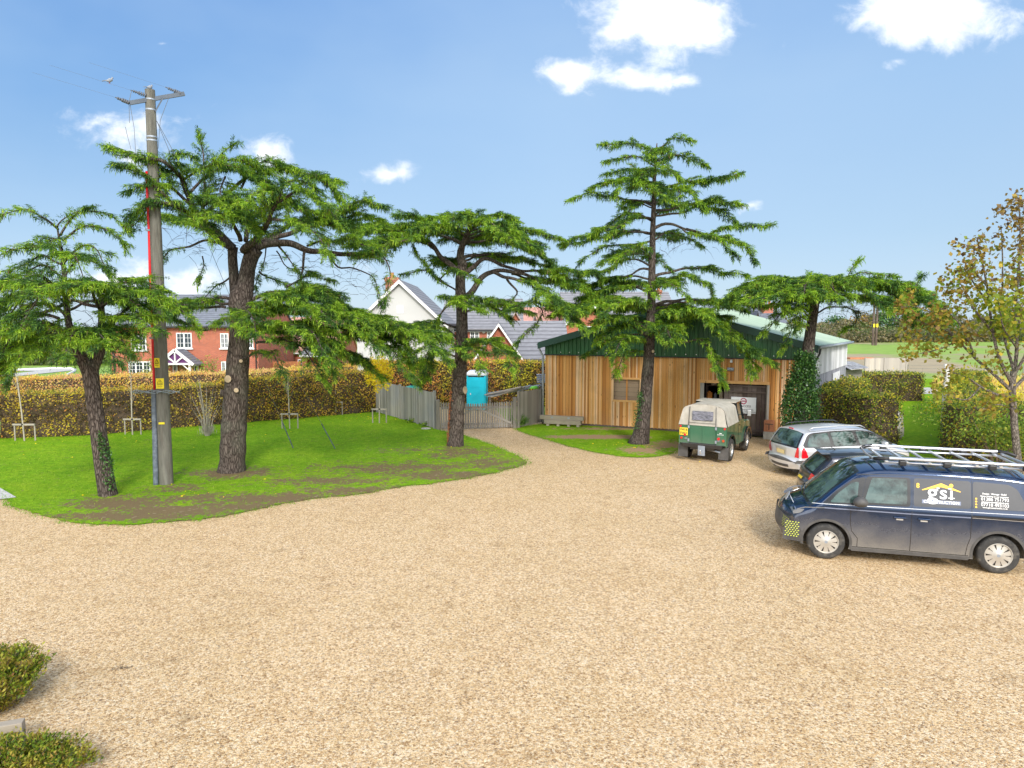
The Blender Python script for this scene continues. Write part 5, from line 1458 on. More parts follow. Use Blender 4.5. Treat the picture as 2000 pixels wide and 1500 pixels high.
# ---- cedar 2 (large, behind the pole)
c = Cedar('cedar_tree', 'largest spreading cedar, thick-trunked, standing behind the utility pole', 21.7)
c.stem([(452, 927), (454, 900), (456, 850), (459, 800), (462, 750), (465, 700), (468, 650), (470, 612), (471, 595), (471, 575), (474, 560)], [.46, .40, .385, .375, .36, .335, .30, .31, .38, .35, .25], .04)
c.stem([(464, 585, .1), (459, 560, .1), (456, 530, .1), (454, 500, .1), (455, 482, .1)], [.22, .17, .145, .14, .16])
c.stem([(476, 585, 0), (480, 555, 0), (484, 525, 0), (491, 500, 0), (499, 485, 0)], [.27, .245, .23, .23, .25])
big = [  # visible structural limbs
 ([(455, 485, .1), (432, 462, 0), (405, 440, -.2), (380, 415, -.4), (368, 380, -.4), (352, 345, -1.0), (322, 318, -1.8), (280, 308, -1.9), (225, 294, -1.9)], .17, .85, .42),
 ([(455, 485, 0), (425, 468, -.5), (385, 430, -1.1), (340, 400, -1.8), (305, 398, -2.0), (265, 412, -2.1)], .11, .8, .35),
 ([(476, 490, -.2), (505, 460, -.7), (525, 430, -1.2), (540, 395, -1.6), (552, 362, -1.9)], .15, .95, .25),
 ([(499, 485, 0), (530, 474, .1), (570, 478, .2), (610, 490, .2), (660, 495, .2), (720, 497, .1), (765, 475, 0), (800, 466, 0)], .17, .8, .55),
 ([(499, 485, 0), (545, 462, .3), (600, 445, .5), (650, 425, .6), (700, 395, .6), (745, 402, .6)], .11, .8, .35),
 ([(490, 480, .2), (540, 455, 1.0), (590, 430, 1.5), (650, 440, 2.0), (715, 425, 2.3)], .09, .9, .3),
 ([(405, 440, -.2), (395, 400, .2), (400, 360, .4), (398, 310, .4), (390, 272, .4)], .07, .45, .35),
 ([(400, 350, .4), (420, 320, .3), (435, 296, .3), (448, 287, .3)], .04, .35, .3),
 ([(400, 420, .2), (440, 380, .6), (480, 350, .9), (540, 332, 1.1), (600, 340, 1.2), (652, 352, 1.2)], .08, .9, .3),
 ([(470, 370, .8), (490, 330, .8), (520, 318, .8), (560, 325, .9)], .04, .7, .2),
 ([(368, 380, -.4), (400, 345, 0), (450, 330, .3), (490, 345, .4)], .05, .8, .25),
 ([(352, 345, -.3), (330, 310, -.6), (350, 300, -.7), (372, 305, -.8)], .04, .5, .3),
 ([(380, 410, -.4), (340, 370, -.9), (300, 360, -1.8), (258, 372, -2.0)], .06, .7, .3),
 ([(340, 400, -1.7), (310, 370, -1.9), (280, 340, -2.0), (240, 330, -2.1)], .05, .7, .2),
 ([(440, 470, .3), (390, 440, 1.2), (340, 425, 1.8), (300, 430, 2.3)], .07, .9, .3),
 ([(480, 470, .5), (490, 430, 1.4), (510, 405, 2.0), (520, 390, 2.6)], .09, 1.1, .25),
 ([(470, 470, -.4), (455, 435, -1.2), (445, 420, -1.8), (430, 425, -2.3)], .08, 1.0, .25),
 ([(540, 395, -1.6), (580, 375, -1.7), (620, 390, -1.8), (660, 430, -1.8)], .05, .9, .15),
 ([(535, 405, -1.5), (510, 380, -1.8), (500, 375, -2.1), (480, 395, -2.4)], .05, .8, .15),
 ([(552, 362, -1.9), (580, 350, -1.9), (610, 365, -1.9)], .03, .7, .1),
 ([(525, 430, -1.2), (570, 430, -1.6), (610, 450, -1.9), (640, 490, -2)], .05, .9, .2),
 ([(385, 430, -1.1), (400, 400, -1.6), (430, 395, -1.9), (470, 430, -2.1)], .05, .8, .2),
 ([(450, 480, 0), (405, 470, -.3), (370, 480, -.5), (335, 490, -.6), (312, 512, -.7)], .05, .45, .6),
 ([(640, 490, .2), (660, 520, .2), (690, 525, .2), (728, 540, .2), (742, 585, .1)], .035, .25, .6),
 ([(720, 497, .1), (745, 500, 0), (762, 530, 0), (755, 580, 0)], .03, .3, .5),
 ([(595, 490, .2), (592, 520, .2), (586, 548, .1), (584, 570, 0)], .05, .3, .55),
 ([(540, 475, .1), (560, 500, .1), (575, 520, .1)], .04, .3, .4),
 ([(560, 560, .3), (600, 540, .4), (640, 545, .4)], .03, .45, .2),
 ([(505, 530, .5), (530, 545, .7), (555, 555, .8)], .03, .4, .2),
 ([(455, 540, .3), (420, 560, .8), (400, 580, 1)], .03, .3, .4), ([(395, 500, .4), (398, 520, .4), (392, 540, .4)], .02, .25, .3), ([(520, 480, .3), (515, 510, .3), (500, 560, .4)], .02, .25, .4), ([(540, 490, .6), (560, 520, .7), (600, 530, .8)], .02, .3, .4),
 # middle tier
 ([(468, 590, 0), (440, 580, -.1), (405, 588, -.2), (360, 596, -.3), (322, 600, -.4)], .07, .8, .25),
 ([(468, 630, 0), (440, 622, 0), (405, 642, 0), (380, 640, 0), (345, 625, -.1)], .09, .6, .5),
 ([(465, 600, .3), (420, 590, 1.2), (370, 590, 1.8), (330, 610, 2.2)], .06, .8, .35),
 ([(474, 590, 0), (510, 577, 0), (550, 570, 0), (600, 560, 0), (640, 572, 0)], .08, .9, .3),
 ([(478, 620, -.2), (520, 595, -1.0), (565, 580, -1.6), (600, 590, -2.1), (640, 620, -2.4)], .08, 1.05, .2),
 ([(478, 615, -.2), (530, 590, -.5), (590, 568, -.8), (640, 590, -1.0), (700, 640, -1.1), (730, 672, -1.2)], .08, 1.05, .25),
 ([(478, 650, -.3), (520, 640, -1.2), (565, 635, -1.8), (610, 650, -2.2), (640, 700, -2.4)], .07, 1.0, .2),
 ([(475, 660, 0), (520, 650, 0), (580, 650, 0), (640, 670, 0), (700, 700, 0)], .07, .95, .2),
 ([(476, 640, .3), (540, 610, 1.2), (620, 600, 1.8), (700, 610, 2.3)], .07, .95, .2),
 ([(476, 700, -.3), (500, 690, -.9), (530, 690, -1.4), (548, 720, -1.7)], .04, .45, .3),
 ([(480, 610, .2), (560, 610, .4), (640, 615, .6), (720, 618, .8), (800, 640, 1.0), (872, 655, 1.2)], .09, 1.05, .3),
 ([(560, 600, 0), (640, 600, -.3), (720, 625, -.4), (790, 640, -.4), (850, 680, -.4)], .06, 1.0, .1),
 ([(640, 610, .4), (720, 640, .5), (760, 660, .6), (800, 705, .6)], .05, .8, .2),
 ([(580, 580, -.8), (600, 560, -1.0), (620, 565, -1.2), (650, 585, -1.4)], .04, .9, .1),
 ([(475, 620, -.3), (480, 610, -1.2), (490, 615, -1.9), (500, 650, -2.4)], .06, .9, .25),
 ([(470, 640, -.3), (450, 625, -.9), (430, 630, -1.3)], .04, .4, .4),
 ([(600, 620, -.5), (620, 640, -1.0), (640, 665, -1.3), (650, 720, -1.5)], .04, .8, .1),
 ([(700, 640, .0), (750, 645, 0), (780, 655, 0), (800, 690, 0)], .04, .9, .05),
]
for a in big: c.limb(a[0], a[1], a[2], a[3], 1.0)
for a in [([(480, 640, -.2), (520, 612, -.8), (570, 600, -1.3), (620, 625, -1.6), (650, 665, -1.8)], .05, .9, .2), ([(560, 590, -.6), (620, 580, -.9), (680, 610, -1.1), (720, 640, -1.2)], .04, .95, .1), ([(640, 630, .2), (700, 655, .1), (760, 680, 0), (800, 730, -.1)], .04, .9, .1),
          ([(500, 670, -.4), (560, 665, -1.1), (600, 690, -1.5), (630, 740, -1.7)], .04, .7, .2), ([(640, 690, .3), (690, 700, .3), (740, 730, .3)], .03, .7, .1), ([(600, 640, .6), (680, 640, .9), (760, 640, 1.1), (840, 660, 1.2)], .05, 1.0, .1), ([(440, 600, .2), (390, 600, .1), (345, 612, -.1)], .05, .55, .2),
          ([(720, 620, .2), (780, 640, .2), (830, 660, .2), (870, 700, .2)], .04, .9, .1), ([(500, 420, .5), (560, 400, .8), (620, 420, 1), (680, 440, 1.1)], .05, .9, .1), ([(380, 400, -.4), (420, 390, -.9), (460, 410, -1.2), (500, 450, -1.3)], .05, .9, .1), ([(600, 480, -.2), (640, 470, -.5), (690, 470, -.6), (730, 490, -.6)], .04, .8, .1), ([(330, 360, -.9), (300, 380, -1.7), (265, 425, -2.0)], .03, .6, .1), ([(360, 350, -.9), (390, 330, -.9), (430, 320, -.8), (470, 330, -.7)], .04, .7, .1), ([(470, 340, .9), (500, 350, .5), (540, 370, .3), (560, 400, .2)], .04, .8, .1), ([(420, 320, .2), (460, 310, .3), (500, 325, .5)], .03, .6, .1), ([(600, 345, 1.1), (640, 360, 1.2), (660, 385, 1.2)], .03, .8, .1), ([(350, 420, -1.5), (380, 430, -1.8), (410, 460, -1.9)], .03, .7, .1), ([(300, 400, -1.6), (280, 420, -1.8), (255, 445, -1.9)], .02, .4, .1), ([(345, 330, -1.2), (320, 340, -1.5), (300, 350, -1.7)], .03, .6, .1), ([(640, 440, 1), (690, 420, 1.2), (735, 425, 1.3)], .03, .6, .1), ([(440, 345, .3), (430, 370, -.5), (440, 400, -1)], .03, .8, .1)]: c.limb(a[0], a[1], a[2], a[3], 1.0)
c.deadtwigs((600, 520, .3), 60, .7, (1.8, .8, .7)); c.deadtwigs((400, 470, 0), 60, .6, (1.2, .8, .4)); c.deadtwigs((700, 540, .2), 30, .6, (.8, .5, .6))
t2 = c.finish((452, 927))
stub(t2, A(447, 740, 21.36), (-.2, -1, .05), .13, .05); stub(t2, A(441, 768, 21.6), (-1, -.3, .1), .11, .16); stub(t2, A(462, 762, 21.33), (.1, -1, 0), .08, .03); stub(t2, A(470, 705, 21.36), (.5, -1, 0), .06, .04)
# ---- cedar 3 (centre, by the gate)
c = Cedar('cedar_tree', 'leaning flat-topped cedar with orange bark streak beside the picket gate', 26.4, scale=1.1)
c.stem([(889, 874), (891, 850), (893, 800), (897, 750), (900, 700), (902, 650), (902, 610), (900, 580), (899, 555), (900, 530), (905, 515)], [.34, .30, .28, .265, .245, .23, .22, .21, .195, .185, .17], .04)
c.stem([(905, 520), (899, 500), (903, 480), (912, 460), (920, 435, -.2), (922, 420, -.3)], [.19, .15, .12, .10, .08, .05])
big = [
 ([(902, 535, 0), (880, 518, 0), (860, 500, 0), (845, 480, 0), (828, 468, -.1), (800, 455, -.2), (760, 448, -.3), (700, 452, -.3)], .14, 1.0, .35),
 ([(845, 480, 0), (820, 470, -.6), (780, 460, -1.2), (740, 470, -1.6), (690, 480, -1.9)], .08, 1.0, .15),
 ([(850, 487, 0), (800, 450, .8), (740, 440, 1.4), (680, 450, 1.8)], .07, 1.0, .3),
 ([(905, 480, 0), (880, 465, .1), (850, 455, .2), (820, 430, .2), (785, 422, .2)], .09, .9, .3),
 ([(912, 462, 0), (885, 445, -.8), (850, 440, -1.5), (810, 450, -2.0)], .07, 1.0, .15),
 ([(918, 440, -.2), (905, 425, .2), (870, 425, .5), (830, 430, .8)], .05, .9, .15),
 ([(920, 432, -.2), (950, 424, .2), (985, 422, .4), (1003, 430, .5)], .05, .9, .1),
 ([(918, 445, -.2), (960, 435, 0), (1010, 445, .1), (1050, 455, .1), (1090, 466, .1)], .06, .75, .2),
 ([(915, 450, -.2), (940, 435, -1.0), (965, 440, -1.6), (1000, 470, -2)], .06, 1.0, .1),
 ([(920, 430, -.3), (925, 418, -.7), (930, 425, -1.4)], .04, .9, .1), ([(918, 440, -.2), (895, 425, -.9), (880, 435, -1.5)], .04, .9, .1),
 ([(905, 503, 0), (940, 497, .1), (985, 500, .2), (1030, 510, .3), (1070, 522, .3)], .08, .8, .3),
 ([(912, 475, 0), (950, 470, .7), (1000, 470, 1.2), (1050, 480, 1.7)], .07, 1.0, .3),
 ([(913, 465, 0), (950, 460, -.4), (1000, 470, -.8), (1030, 485, -1)], .06, .8, .2),
 ([(908, 535, 0), (925, 520, 0), (943, 507, 0), (965, 510, 0), (1000, 525, 0), (1050, 530, 0), (1110, 528, 0), (1165, 535, 0)], .12, .9, .52),
 ([(905, 585, 0), (925, 565, 0), (943, 540, 0), (960, 531, 0), (1000, 530, 0), (1050, 545, 0), (1100, 555, 0), (1140, 565, 0)], .16, .9, .58),
 ([(960, 531, 0), (1000, 545, -.7), (1045, 555, -1.2), (1090, 590, -1.6), (1130, 610, -1.9)], .08, .9, .35),
 ([(990, 545, -.2), (1010, 570, -.3), (1005, 580, -.3), (990, 600, -.3)], .05, .3, .6),
 ([(1000, 535, 0), (1040, 545, .8), (1090, 545, 1.3), (1130, 550, 1.6)], .06, .9, .2),
 ([(1040, 560, -1), (1060, 570, -1.4), (1090, 600, -1.7), (1135, 640, -2)], .05, .7, .2),
 ([(1060, 570, -1), (1030, 590, -1.4), (1000, 600, -1.7)], .04, .6, .1),
 ([(1040, 590, -.5), (1060, 610, -.6), (1040, 640, -.7), (1015, 665, -.7)], .03, .4, .3),
 ([(895, 570, 0), (870, 555, -.2), (850, 540, -.3), (830, 515, -.4), (815, 498, -.4)], .035, .4, .2),
 ([(870, 555, -.2), (840, 530, -.4), (820, 530, -.5), (800, 532, -.6)], .03, .4, .2),
 ([(860, 545, 0), (880, 530, -.7), (910, 535, -1.1), (925, 545, -1.3)], .03, .45, .2),
 ([(902, 585, -.1), (875, 595, 0), (865, 608, 0), (858, 620, 0)], .09, .1, .85),
 ([(902, 600, -.2), (880, 585, -.9), (900, 585, -1.4), (930, 605, -1.9)], .06, .8, .2),
 ([(902, 600, -.2), (930, 590, -.7), (960, 588, -1.0), (1000, 600, -1.3)], .05, .65, .2),
 ([(902, 610, 0), (940, 600, .6), (980, 595, 1.0), (1030, 610, 1.4)], .05, .8, .3),
 ([(898, 690, -.2), (920, 668, -.8), (950, 668, -1.2), (985, 690, -1.6), (1000, 715, -1.8)], .06, .8, .2),
 ([(898, 690, -.2), (925, 670, -.3), (965, 665, -.5), (1000, 685, -.6)], .05, .7, .2),
 ([(897, 700, -.2), (910, 680, -1.0), (925, 685, -1.6), (940, 710, -2.1)], .05, .8, .2),
 ([(896, 660, 0), (860, 640, -.4), (820, 645, -.6), (790, 660, -.8)], .06, .9, .2),
 ([(896, 680, -.1), (865, 660, -.8), (845, 670, -1.2), (830, 700, -1.5)], .05, .9, .2), ([(850, 680, -.5), (840, 690, -.6), (820, 740, -.7)], .04, .5, .2),
 ([(897, 640, .2), (850, 630, .9), (800, 640, 1.4)], .05, .9, .3),
 ([(896, 700, -.1), (870, 690, -.3), (850, 690, -.4), (835, 730, -.5)], .04, .7, .2),
]
for a in big: c.limb(a[0], a[1], a[2], a[3], 1.0)
for a in [([(840, 470, 0), (800, 470, -.4), (750, 480, -.7), (700, 500, -.9)], .05, .9, .1), ([(1050, 530, .2), (1090, 540, 0), (1130, 560, -.2)], .04, .9, .1), ([(960, 440, -.6), (1000, 450, -.9), (1040, 480, -1.1)], .04, .9, .1), ([(860, 450, .2), (830, 450, -.5), (800, 440, -.9)], .04, .9, .1), ([(1000, 480, .1), (1040, 490, .1), (1070, 505, .1)], .04, .8, .1), ([(1040, 590, -.9), (1090, 600, -1.2), (1130, 630, -1.4)], .04, .8, .1), ([(930, 580, -.6), (960, 600, -.8), (990, 620, -.9)], .03, .6, .1), ([(860, 640, .5), (810, 650, .4), (760, 660, .3)], .04, .9, .1)]: c.limb(a[0], a[1], a[2], a[3], 1.0)
c.around((915, 460), 2.6, 5, R(20), R(160), w=1.1); c.around((905, 520), 2.5, 3, R(30), R(150), w=1.0)
c.deadtwigs((960, 500, 0), 60, .6, (1.5, .8, .5)); c.deadtwigs((1050, 590, 0), 40, .6, (1, .5, .5))
t3 = c.finish((889, 874))
stub(t3, A(904, 762, 26.2), (1, -.5, .1), .17, .10)
P = []
for k in range(500):
    u = random.random() ** .8; c_ = A(889 + 5 * u, 872 - 110 * u, 26.4); a_ = R(random.gauss(196, 11)); r_ = .31 - .04 * min(1, u * 1.3) + .012; P.append((c_.x + r_ * math.cos(a_), c_.y + r_ * math.sin(a_), c_.z))
o_ = leaves('exposed_bark', np.array(P), .05, 'red_bark', t3, asp=.8, flat=.2, droop=.6); o_.location = tuple(-x_ for x_ in t3.location)
# ---- cedar 4 (tall, in front of the barn)
c = Cedar('cedar_tree', 'tallest tiered cedar standing on the grass before the barn window', 27.0, scale=1.2)
c.stem([(1247, 870), (1252, 850), (1257, 815), (1261, 780), (1264, 740), (1267, 700), (1269, 650), (1272, 600), (1273, 550), (1274, 500), (1275, 450), (1277, 400), (1278, 350), (1281, 310), (1283, 280)], [.46, .35, .275, .25, .235, .22, .20, .17, .15, .13, .11, .09, .07, .045, .02], .03)
big = [
 ([(1281, 300), (1255, 285, 0), (1225, 280, 0), (1186, 284, 0)], .035, .5, .15), ([(1282, 295), (1300, 280, 0), (1315, 270, 0), (1340, 271, 0)], .03, .4, .15), ([(1281, 310), (1275, 290, -.6), (1268, 300, -1.1)], .03, .5, .1), ([(1281, 305), (1290, 290, .5), (1296, 295, .9)], .03, .5, .1),
 ([(1280, 325), (1250, 308, 0), (1220, 306, 0), (1192, 315, 0)], .03, .45, .2), ([(1280, 325), (1310, 306, 0), (1340, 307, 0), (1370, 320, 0)], .03, .5, .15), ([(1280, 330), (1285, 312, -.7), (1300, 325, -1.2), (1320, 345, -1.4)], .03, .6, .1),
 ([(1279, 350), (1250, 335, 0), (1225, 330, 0), (1193, 340, 0)], .03, .5, .2), ([(1279, 350), (1262, 335, -.8), (1248, 350, -1.3)], .03, .55, .15),
 ([(1279, 372), (1240, 352, 0), (1205, 352, 0), (1164, 364, 0)], .04, .6, .25), ([(1279, 365), (1250, 350, -.7), (1225, 352, -1.1), (1205, 372, -1.3)], .03, .6, .2), ([(1279, 385), (1265, 365, -1.0), (1280, 365, -1.5), (1300, 385, -1.9)], .04, .75, .15),
 ([(1278, 385), (1310, 362, 0), (1350, 355, 0), (1395, 352, 0), (1436, 342, 0)], .045, .65, .3), ([(1278, 375), (1320, 365, -.5), (1350, 375, -.8), (1370, 400, -.9)], .03, .5, .3), ([(1278, 380), (1300, 365, -.8), (1325, 372, -1.2), (1335, 400, -1.4)], .03, .5, .25),
 ([(1277, 402), (1240, 390, 0), (1205, 388, 0), (1160, 377, 0), (1125, 385, 0)], .045, .45, .3), ([(1277, 405), (1250, 400, -.4), (1230, 410, -.6), (1215, 435, -.8)], .03, .3, .3),
 ([(1277, 412), (1310, 408, 0), (1350, 398, 0), (1390, 393, 0), (1436, 400, 0)], .05, .75, .35), ([(1277, 420), (1320, 418, .2), (1360, 405, .3), (1400, 410, .3), (1435, 432, .3)], .05, .6, .4), ([(1277, 418), (1300, 410, .9), (1330, 400, 1.5)], .04, .6, .3),
 ([(1276, 430), (1240, 425, 0), (1200, 440, 0), (1160, 455, 0), (1105, 473, 0)], .055, .6, .3), ([(1276, 432), (1235, 415, .5), (1200, 430, .8), (1170, 455, 1)], .04, .5, .35), ([(1276, 430), (1245, 420, -.7), (1220, 435, -1.1), (1200, 450, -1.3)], .04, .5, .3),
 ([(1276, 447), (1292, 438, 0), (1310, 438, 0), (1340, 447, 0), (1375, 458, 0), (1420, 445, 0), (1494, 441, 0)], .08, .5, .45), ([(1340, 447, 0), (1380, 460, -.3), (1420, 468, -.5), (1450, 478, -.6), (1472, 502, -.7)], .05, .55, .15), ([(1330, 445, 0), (1350, 458, -.6), (1390, 462, -1.0), (1430, 490, -1.2)], .04, .55, .2),
 ([(1276, 470, 0), (1300, 455, .3), (1330, 460, .5), (1360, 475, .5)], .04, .35, .3),
 ([(1275, 458, 0), (1250, 452, 0), (1215, 455, 0), (1170, 465, 0), (1110, 478, 0)], .05, .5, .3), ([(1275, 470), (1235, 478, 0), (1200, 478, 0), (1160, 492, 0), (1138, 508, 0)], .04, .35, .4),
 ([(1274, 497, 0), (1240, 497, 0), (1215, 500, 0), (1180, 510, 0)], .04, .4, .3), ([(1274, 505, 0), (1255, 485, -.8), (1235, 485, -1.2), (1205, 505, -1.5)], .05, .6, .15), ([(1274, 520, 0), (1230, 505, -.2), (1190, 525, -.3), (1140, 535, -.4)], .04, .5, .25),
 ([(1273, 512, 0), (1290, 510, .1), (1300, 520, .1)], .03, .25, .3),
 ([(1273, 528, 0), (1250, 525, 0), (1225, 540, 0), (1190, 545, 0)], .06, .5, .4), ([(1273, 545), (1235, 540, .4), (1190, 548, .6), (1150, 560, .8)], .05, .8, .3), ([(1273, 560), (1220, 560, -.2), (1180, 570, -.3), (1140, 590, -.4)], .05, .8, .25), ([(1273, 570), (1230, 560, 1), (1190, 565, 1.5), (1140, 580, 2)], .06, .9, .3),
 ([(1274, 542, 0), (1300, 533, 0), (1340, 525, 0), (1375, 523, 0), (1400, 530, 0), (1452, 537, 0)], .07, .6, .35), ([(1274, 560), (1300, 545, -.5), (1335, 540, -.8), (1380, 555, -1.0), (1395, 580, -1.1)], .05, .6, .2), ([(1274, 560, 0), (1290, 550, -.8), (1310, 555, -1.3), (1340, 575, -1.6)], .05, .6, .2), ([(1273, 570, 0), (1270, 555, -1), (1278, 570, -1.5)], .04, .5, .2),
 ([(1272, 605, 0), (1230, 588, -.4), (1190, 583, -.7), (1140, 600, -.9), (1085, 612, -1.1)], .07, .85, .25), ([(1272, 610, 0), (1235, 590, -1.2), (1210, 590, -1.7), (1180, 610, -2.1)], .06, .85, .2), ([(1272, 600), (1220, 600, .6), (1160, 605, 1.0), (1080, 600, 1.3)], .07, .95, .25),
 ([(1272, 598, 0), (1300, 590, 0), (1340, 585, .1), (1400, 588, .1), (1440, 592, .1), (1490, 598, .1)], .08, .7, .4), ([(1272, 600), (1330, 590, .8), (1390, 590, 1.3), (1450, 605, 1.6)], .06, .7, .4),
 ([(1271, 650, -.2), (1300, 625, -1.0), (1335, 610, -1.6), (1370, 612, -2.0), (1405, 640, -2.4)], .08, 1.0, .15), ([(1271, 655, -.2), (1320, 625, -.8), (1370, 612, -1.3), (1410, 640, -1.7), (1450, 670, -2.0), (1502, 706, -2.3)], .08, .95, .25),
 ([(1270, 660, -.2), (1290, 640, -1.2), (1300, 640, -1.8), (1310, 660, -2.3)], .06, .9, .15), ([(1310, 665, -.5), (1330, 668, -1.2), (1370, 665, -1.7), (1390, 690, -1.9), (1410, 745, -2.0)], .05, .6, .35),
 ([(1400, 640, -1.6), (1430, 650, -1.8), (1460, 685, -2.0), (1470, 720, -2.1)], .04, .6, .2), ([(1271, 640, 0), (1310, 625, .8), (1360, 615, 1.2), (1420, 620, 1.6)], .06, .8, .25),
 ([(1269, 660, 0), (1240, 640, -.4), (1210, 640, -.7), (1175, 660, -.9)], .05, .7, .25), ([(1269, 670, 0), (1235, 660, -1.0), (1215, 665, -1.4), (1200, 690, -1.7)], .05, .7, .2), ([(1268, 652, 0), (1230, 655, .3), (1190, 665, .4), (1150, 690, .5)], .04, .5, .3), ([(1266, 690, 0), (1240, 685, -.5), (1220, 695, -.7), (1207, 720, -.8)], .04, .5, .25), ([(1268, 645, 0), (1225, 625, -1.0), (1195, 620, -1.5), (1170, 635, -1.9)], .05, .7, .25),
]
for a in big: c.limb(a[0], a[1], a[2], a[3], 1.0)
for (y_, L_, w_) in ((340, 1.0, .5), (370, 1.4, .6), (410, 1.7, .6), (450, 2.0, .6), (500, 2.0, .6), (550, 2.5, .8), (600, 3, .9), (640, 3, .9)): c.around((1275, y_), L_, 2, R(40), R(140), w=w_, r0=.04)
c.deadtwigs((1330, 470, 0), 40, .6, (1.2, .8, .4)); c.deadtwigs((1230, 520, 0), 40, .6, (1.2, .8, .6))
t4 = c.finish((1247, 870))
stub(t4, A(1274, 686, 26.8), (.4, -1, 0), .07, .05)
ip = [(A(1243, 840, 26.85), .12), (A(1248, 800, 26.85), .10), (A(1252, 765, 26.8), .05)]
ivy(t4, ip, 500, .06, wide=(.04, .05, .05))
# ---- cedar 5 (umbrella shaped, ivy on the trunk)
c = Cedar('cedar_tree', 'umbrella-shaped cedar with thick ivy up its trunk at the barn corner', 25.5, scale=1.15)
c.stem([(1553, 884), (1558, 860), (1563, 820), (1569, 770), (1575, 720), (1579, 680), (1584, 640), (1589, 610), (1592, 590)], [.36, .31, .26, .235, .22, .21, .185, .165, .15], .03)
big = [
 ([(1590, 600), (1570, 570, -.3), (1540, 555, -.5), (1500, 555, -.6), (1440, 572, -.7)], .09, .9, .2), ([(1590, 600), (1560, 560, .5), (1520, 550, .8), (1470, 555, 1.0)], .08, .9, .2), ([(1590, 600), (1560, 575, -1.2), (1530, 570, -1.8), (1490, 585, -2.3)], .07, .9, .2),
 ([(1592, 595), (1580, 560, -1.2), (1575, 555, -1.9), (1570, 575, -2.6)], .08, 1.0, .15), ([(1592, 595), (1610, 560, -1.0), (1620, 555, -1.7), (1635, 575, -2.3)], .08, 1.0, .15), ([(1592, 595), (1620, 570, -.9), (1660, 560, -1.4), (1700, 575, -1.8), (1730, 600, -2)], .08, .95, .2),
 ([(1592, 595), (1630, 565, -.2), (1680, 555, -.3), (1740, 560, -.4), (1790, 575, -.5), (1840, 608, -.6)], .09, .9, .2), ([(1592, 595), (1640, 560, .6), (1700, 550, 1.0), (1760, 560, 1.3), (1810, 575, 1.5)], .08, .9, .2), ([(1592, 595), (1600, 560, .8), (1610, 545, 1.4), (1620, 550, 2.0)], .07, 1.0, .15), ([(1592, 595), (1570, 555, .9), (1560, 545, 1.5)], .07, 1.0, .15),
 ([(1592, 590), (1640, 548, -.3), (1690, 548, -.6), (1745, 570, -.8), (1790, 610, -.9)], .06, .9, .2), ([(1592, 595), (1540, 560, -.8), (1500, 565, -1.2), (1455, 590, -1.5)], .06, .85, .2), ([(1540, 555, -.3), (1520, 543, 0), (1480, 548, .2), (1450, 560, .3)], .04, .8, .1),
 ([(1640, 560, 0), (1652, 545, 0), (1660, 530, 0), (1668, 516, 0)], .03, .18, .3), ([(1655, 540, 0), (1690, 533, 0), (1736, 540, 0)], .025, .35, .2), ([(1650, 545, 0), (1620, 540, 0), (1598, 541, 0)], .02, .3, .2), ([(1780, 565, -.2), (1790, 555, -.2), (1796, 546, -.2)], .02, .12, .3),
 ([(1760, 570, -.4), (1800, 580, -.9), (1830, 600, -1.2)], .04, .8, .1), ([(1740, 575, -.8), (1780, 600, -1.2), (1800, 625, -1.4)], .04, .6, .15), ([(1620, 575, .2), (1660, 580, .3), (1720, 590, .3), (1770, 600, .3)], .05, .8, .2),
 ([(1588, 615, 0), (1620, 600, .3), (1650, 600, .4), (1672, 612, .4), (1670, 630, .4), (1655, 640, .4)], .035, .3, .55), ([(1586, 620, -.1), (1560, 605, -.6), (1530, 612, -.9), (1495, 645, -1.1)], .035, .45, .3), ([(1585, 630, -.1), (1565, 620, -.7), (1550, 635, -1.0), (1535, 670, -1.2)], .03, .4, .3), ([(1586, 615, -.2), (1570, 600, -.9), (1565, 605, -1.3), (1560, 630, -1.5)], .03, .5, .2),
]
for a in big: c.limb(a[0], a[1], a[2], a[3], 1.0)
for a in [([(1560, 575, .2), (1520, 570, -.2), (1480, 575, -.4), (1430, 590, -.5)], .05, 1.0, .1), ([(1640, 570, -.4), (1690, 580, -.8), (1740, 590, -1.0), (1780, 620, -1.1)], .05, 1.0, .1), ([(1700, 560, .2), (1760, 570, .1), (1810, 590, 0), (1845, 620, 0)], .04, .9, .1), ([(1600, 565, -.6), (1620, 560, -1.3), (1640, 580, -1.8)], .04, 1.0, .1), ([(1560, 570, -.6), (1540, 565, -1.3), (1520, 590, -1.8)], .04, 1.0, .1), ([(1660, 560, .8), (1720, 560, 1), (1780, 580, 1.1)], .04, 1.0, .1), ([(1500, 560, .4), (1460, 565, .5), (1425, 580, .5)], .03, .8, .1), ([(1590, 590, -.4), (1570, 580, -1.6), (1550, 600, -2.2)], .04, .8, .1)]: c.limb(a[0], a[1], a[2], a[3], 1.0)
c.deadtwigs((1640, 600, 0), 90, .6, (1.5, .8, .3))
t5 = c.finish((1553, 884))
ip = [(A(1562, 850, 25.3), .52), (A(1562, 800, 25.3), .55), (A(1565, 760, 25.3), .45), (A(1570, 720, 25.3), .30), (A(1573, 690, 25.35), .16)]
ivy(t5, ip, 11000, .075, wide=(.10, .10, .06))
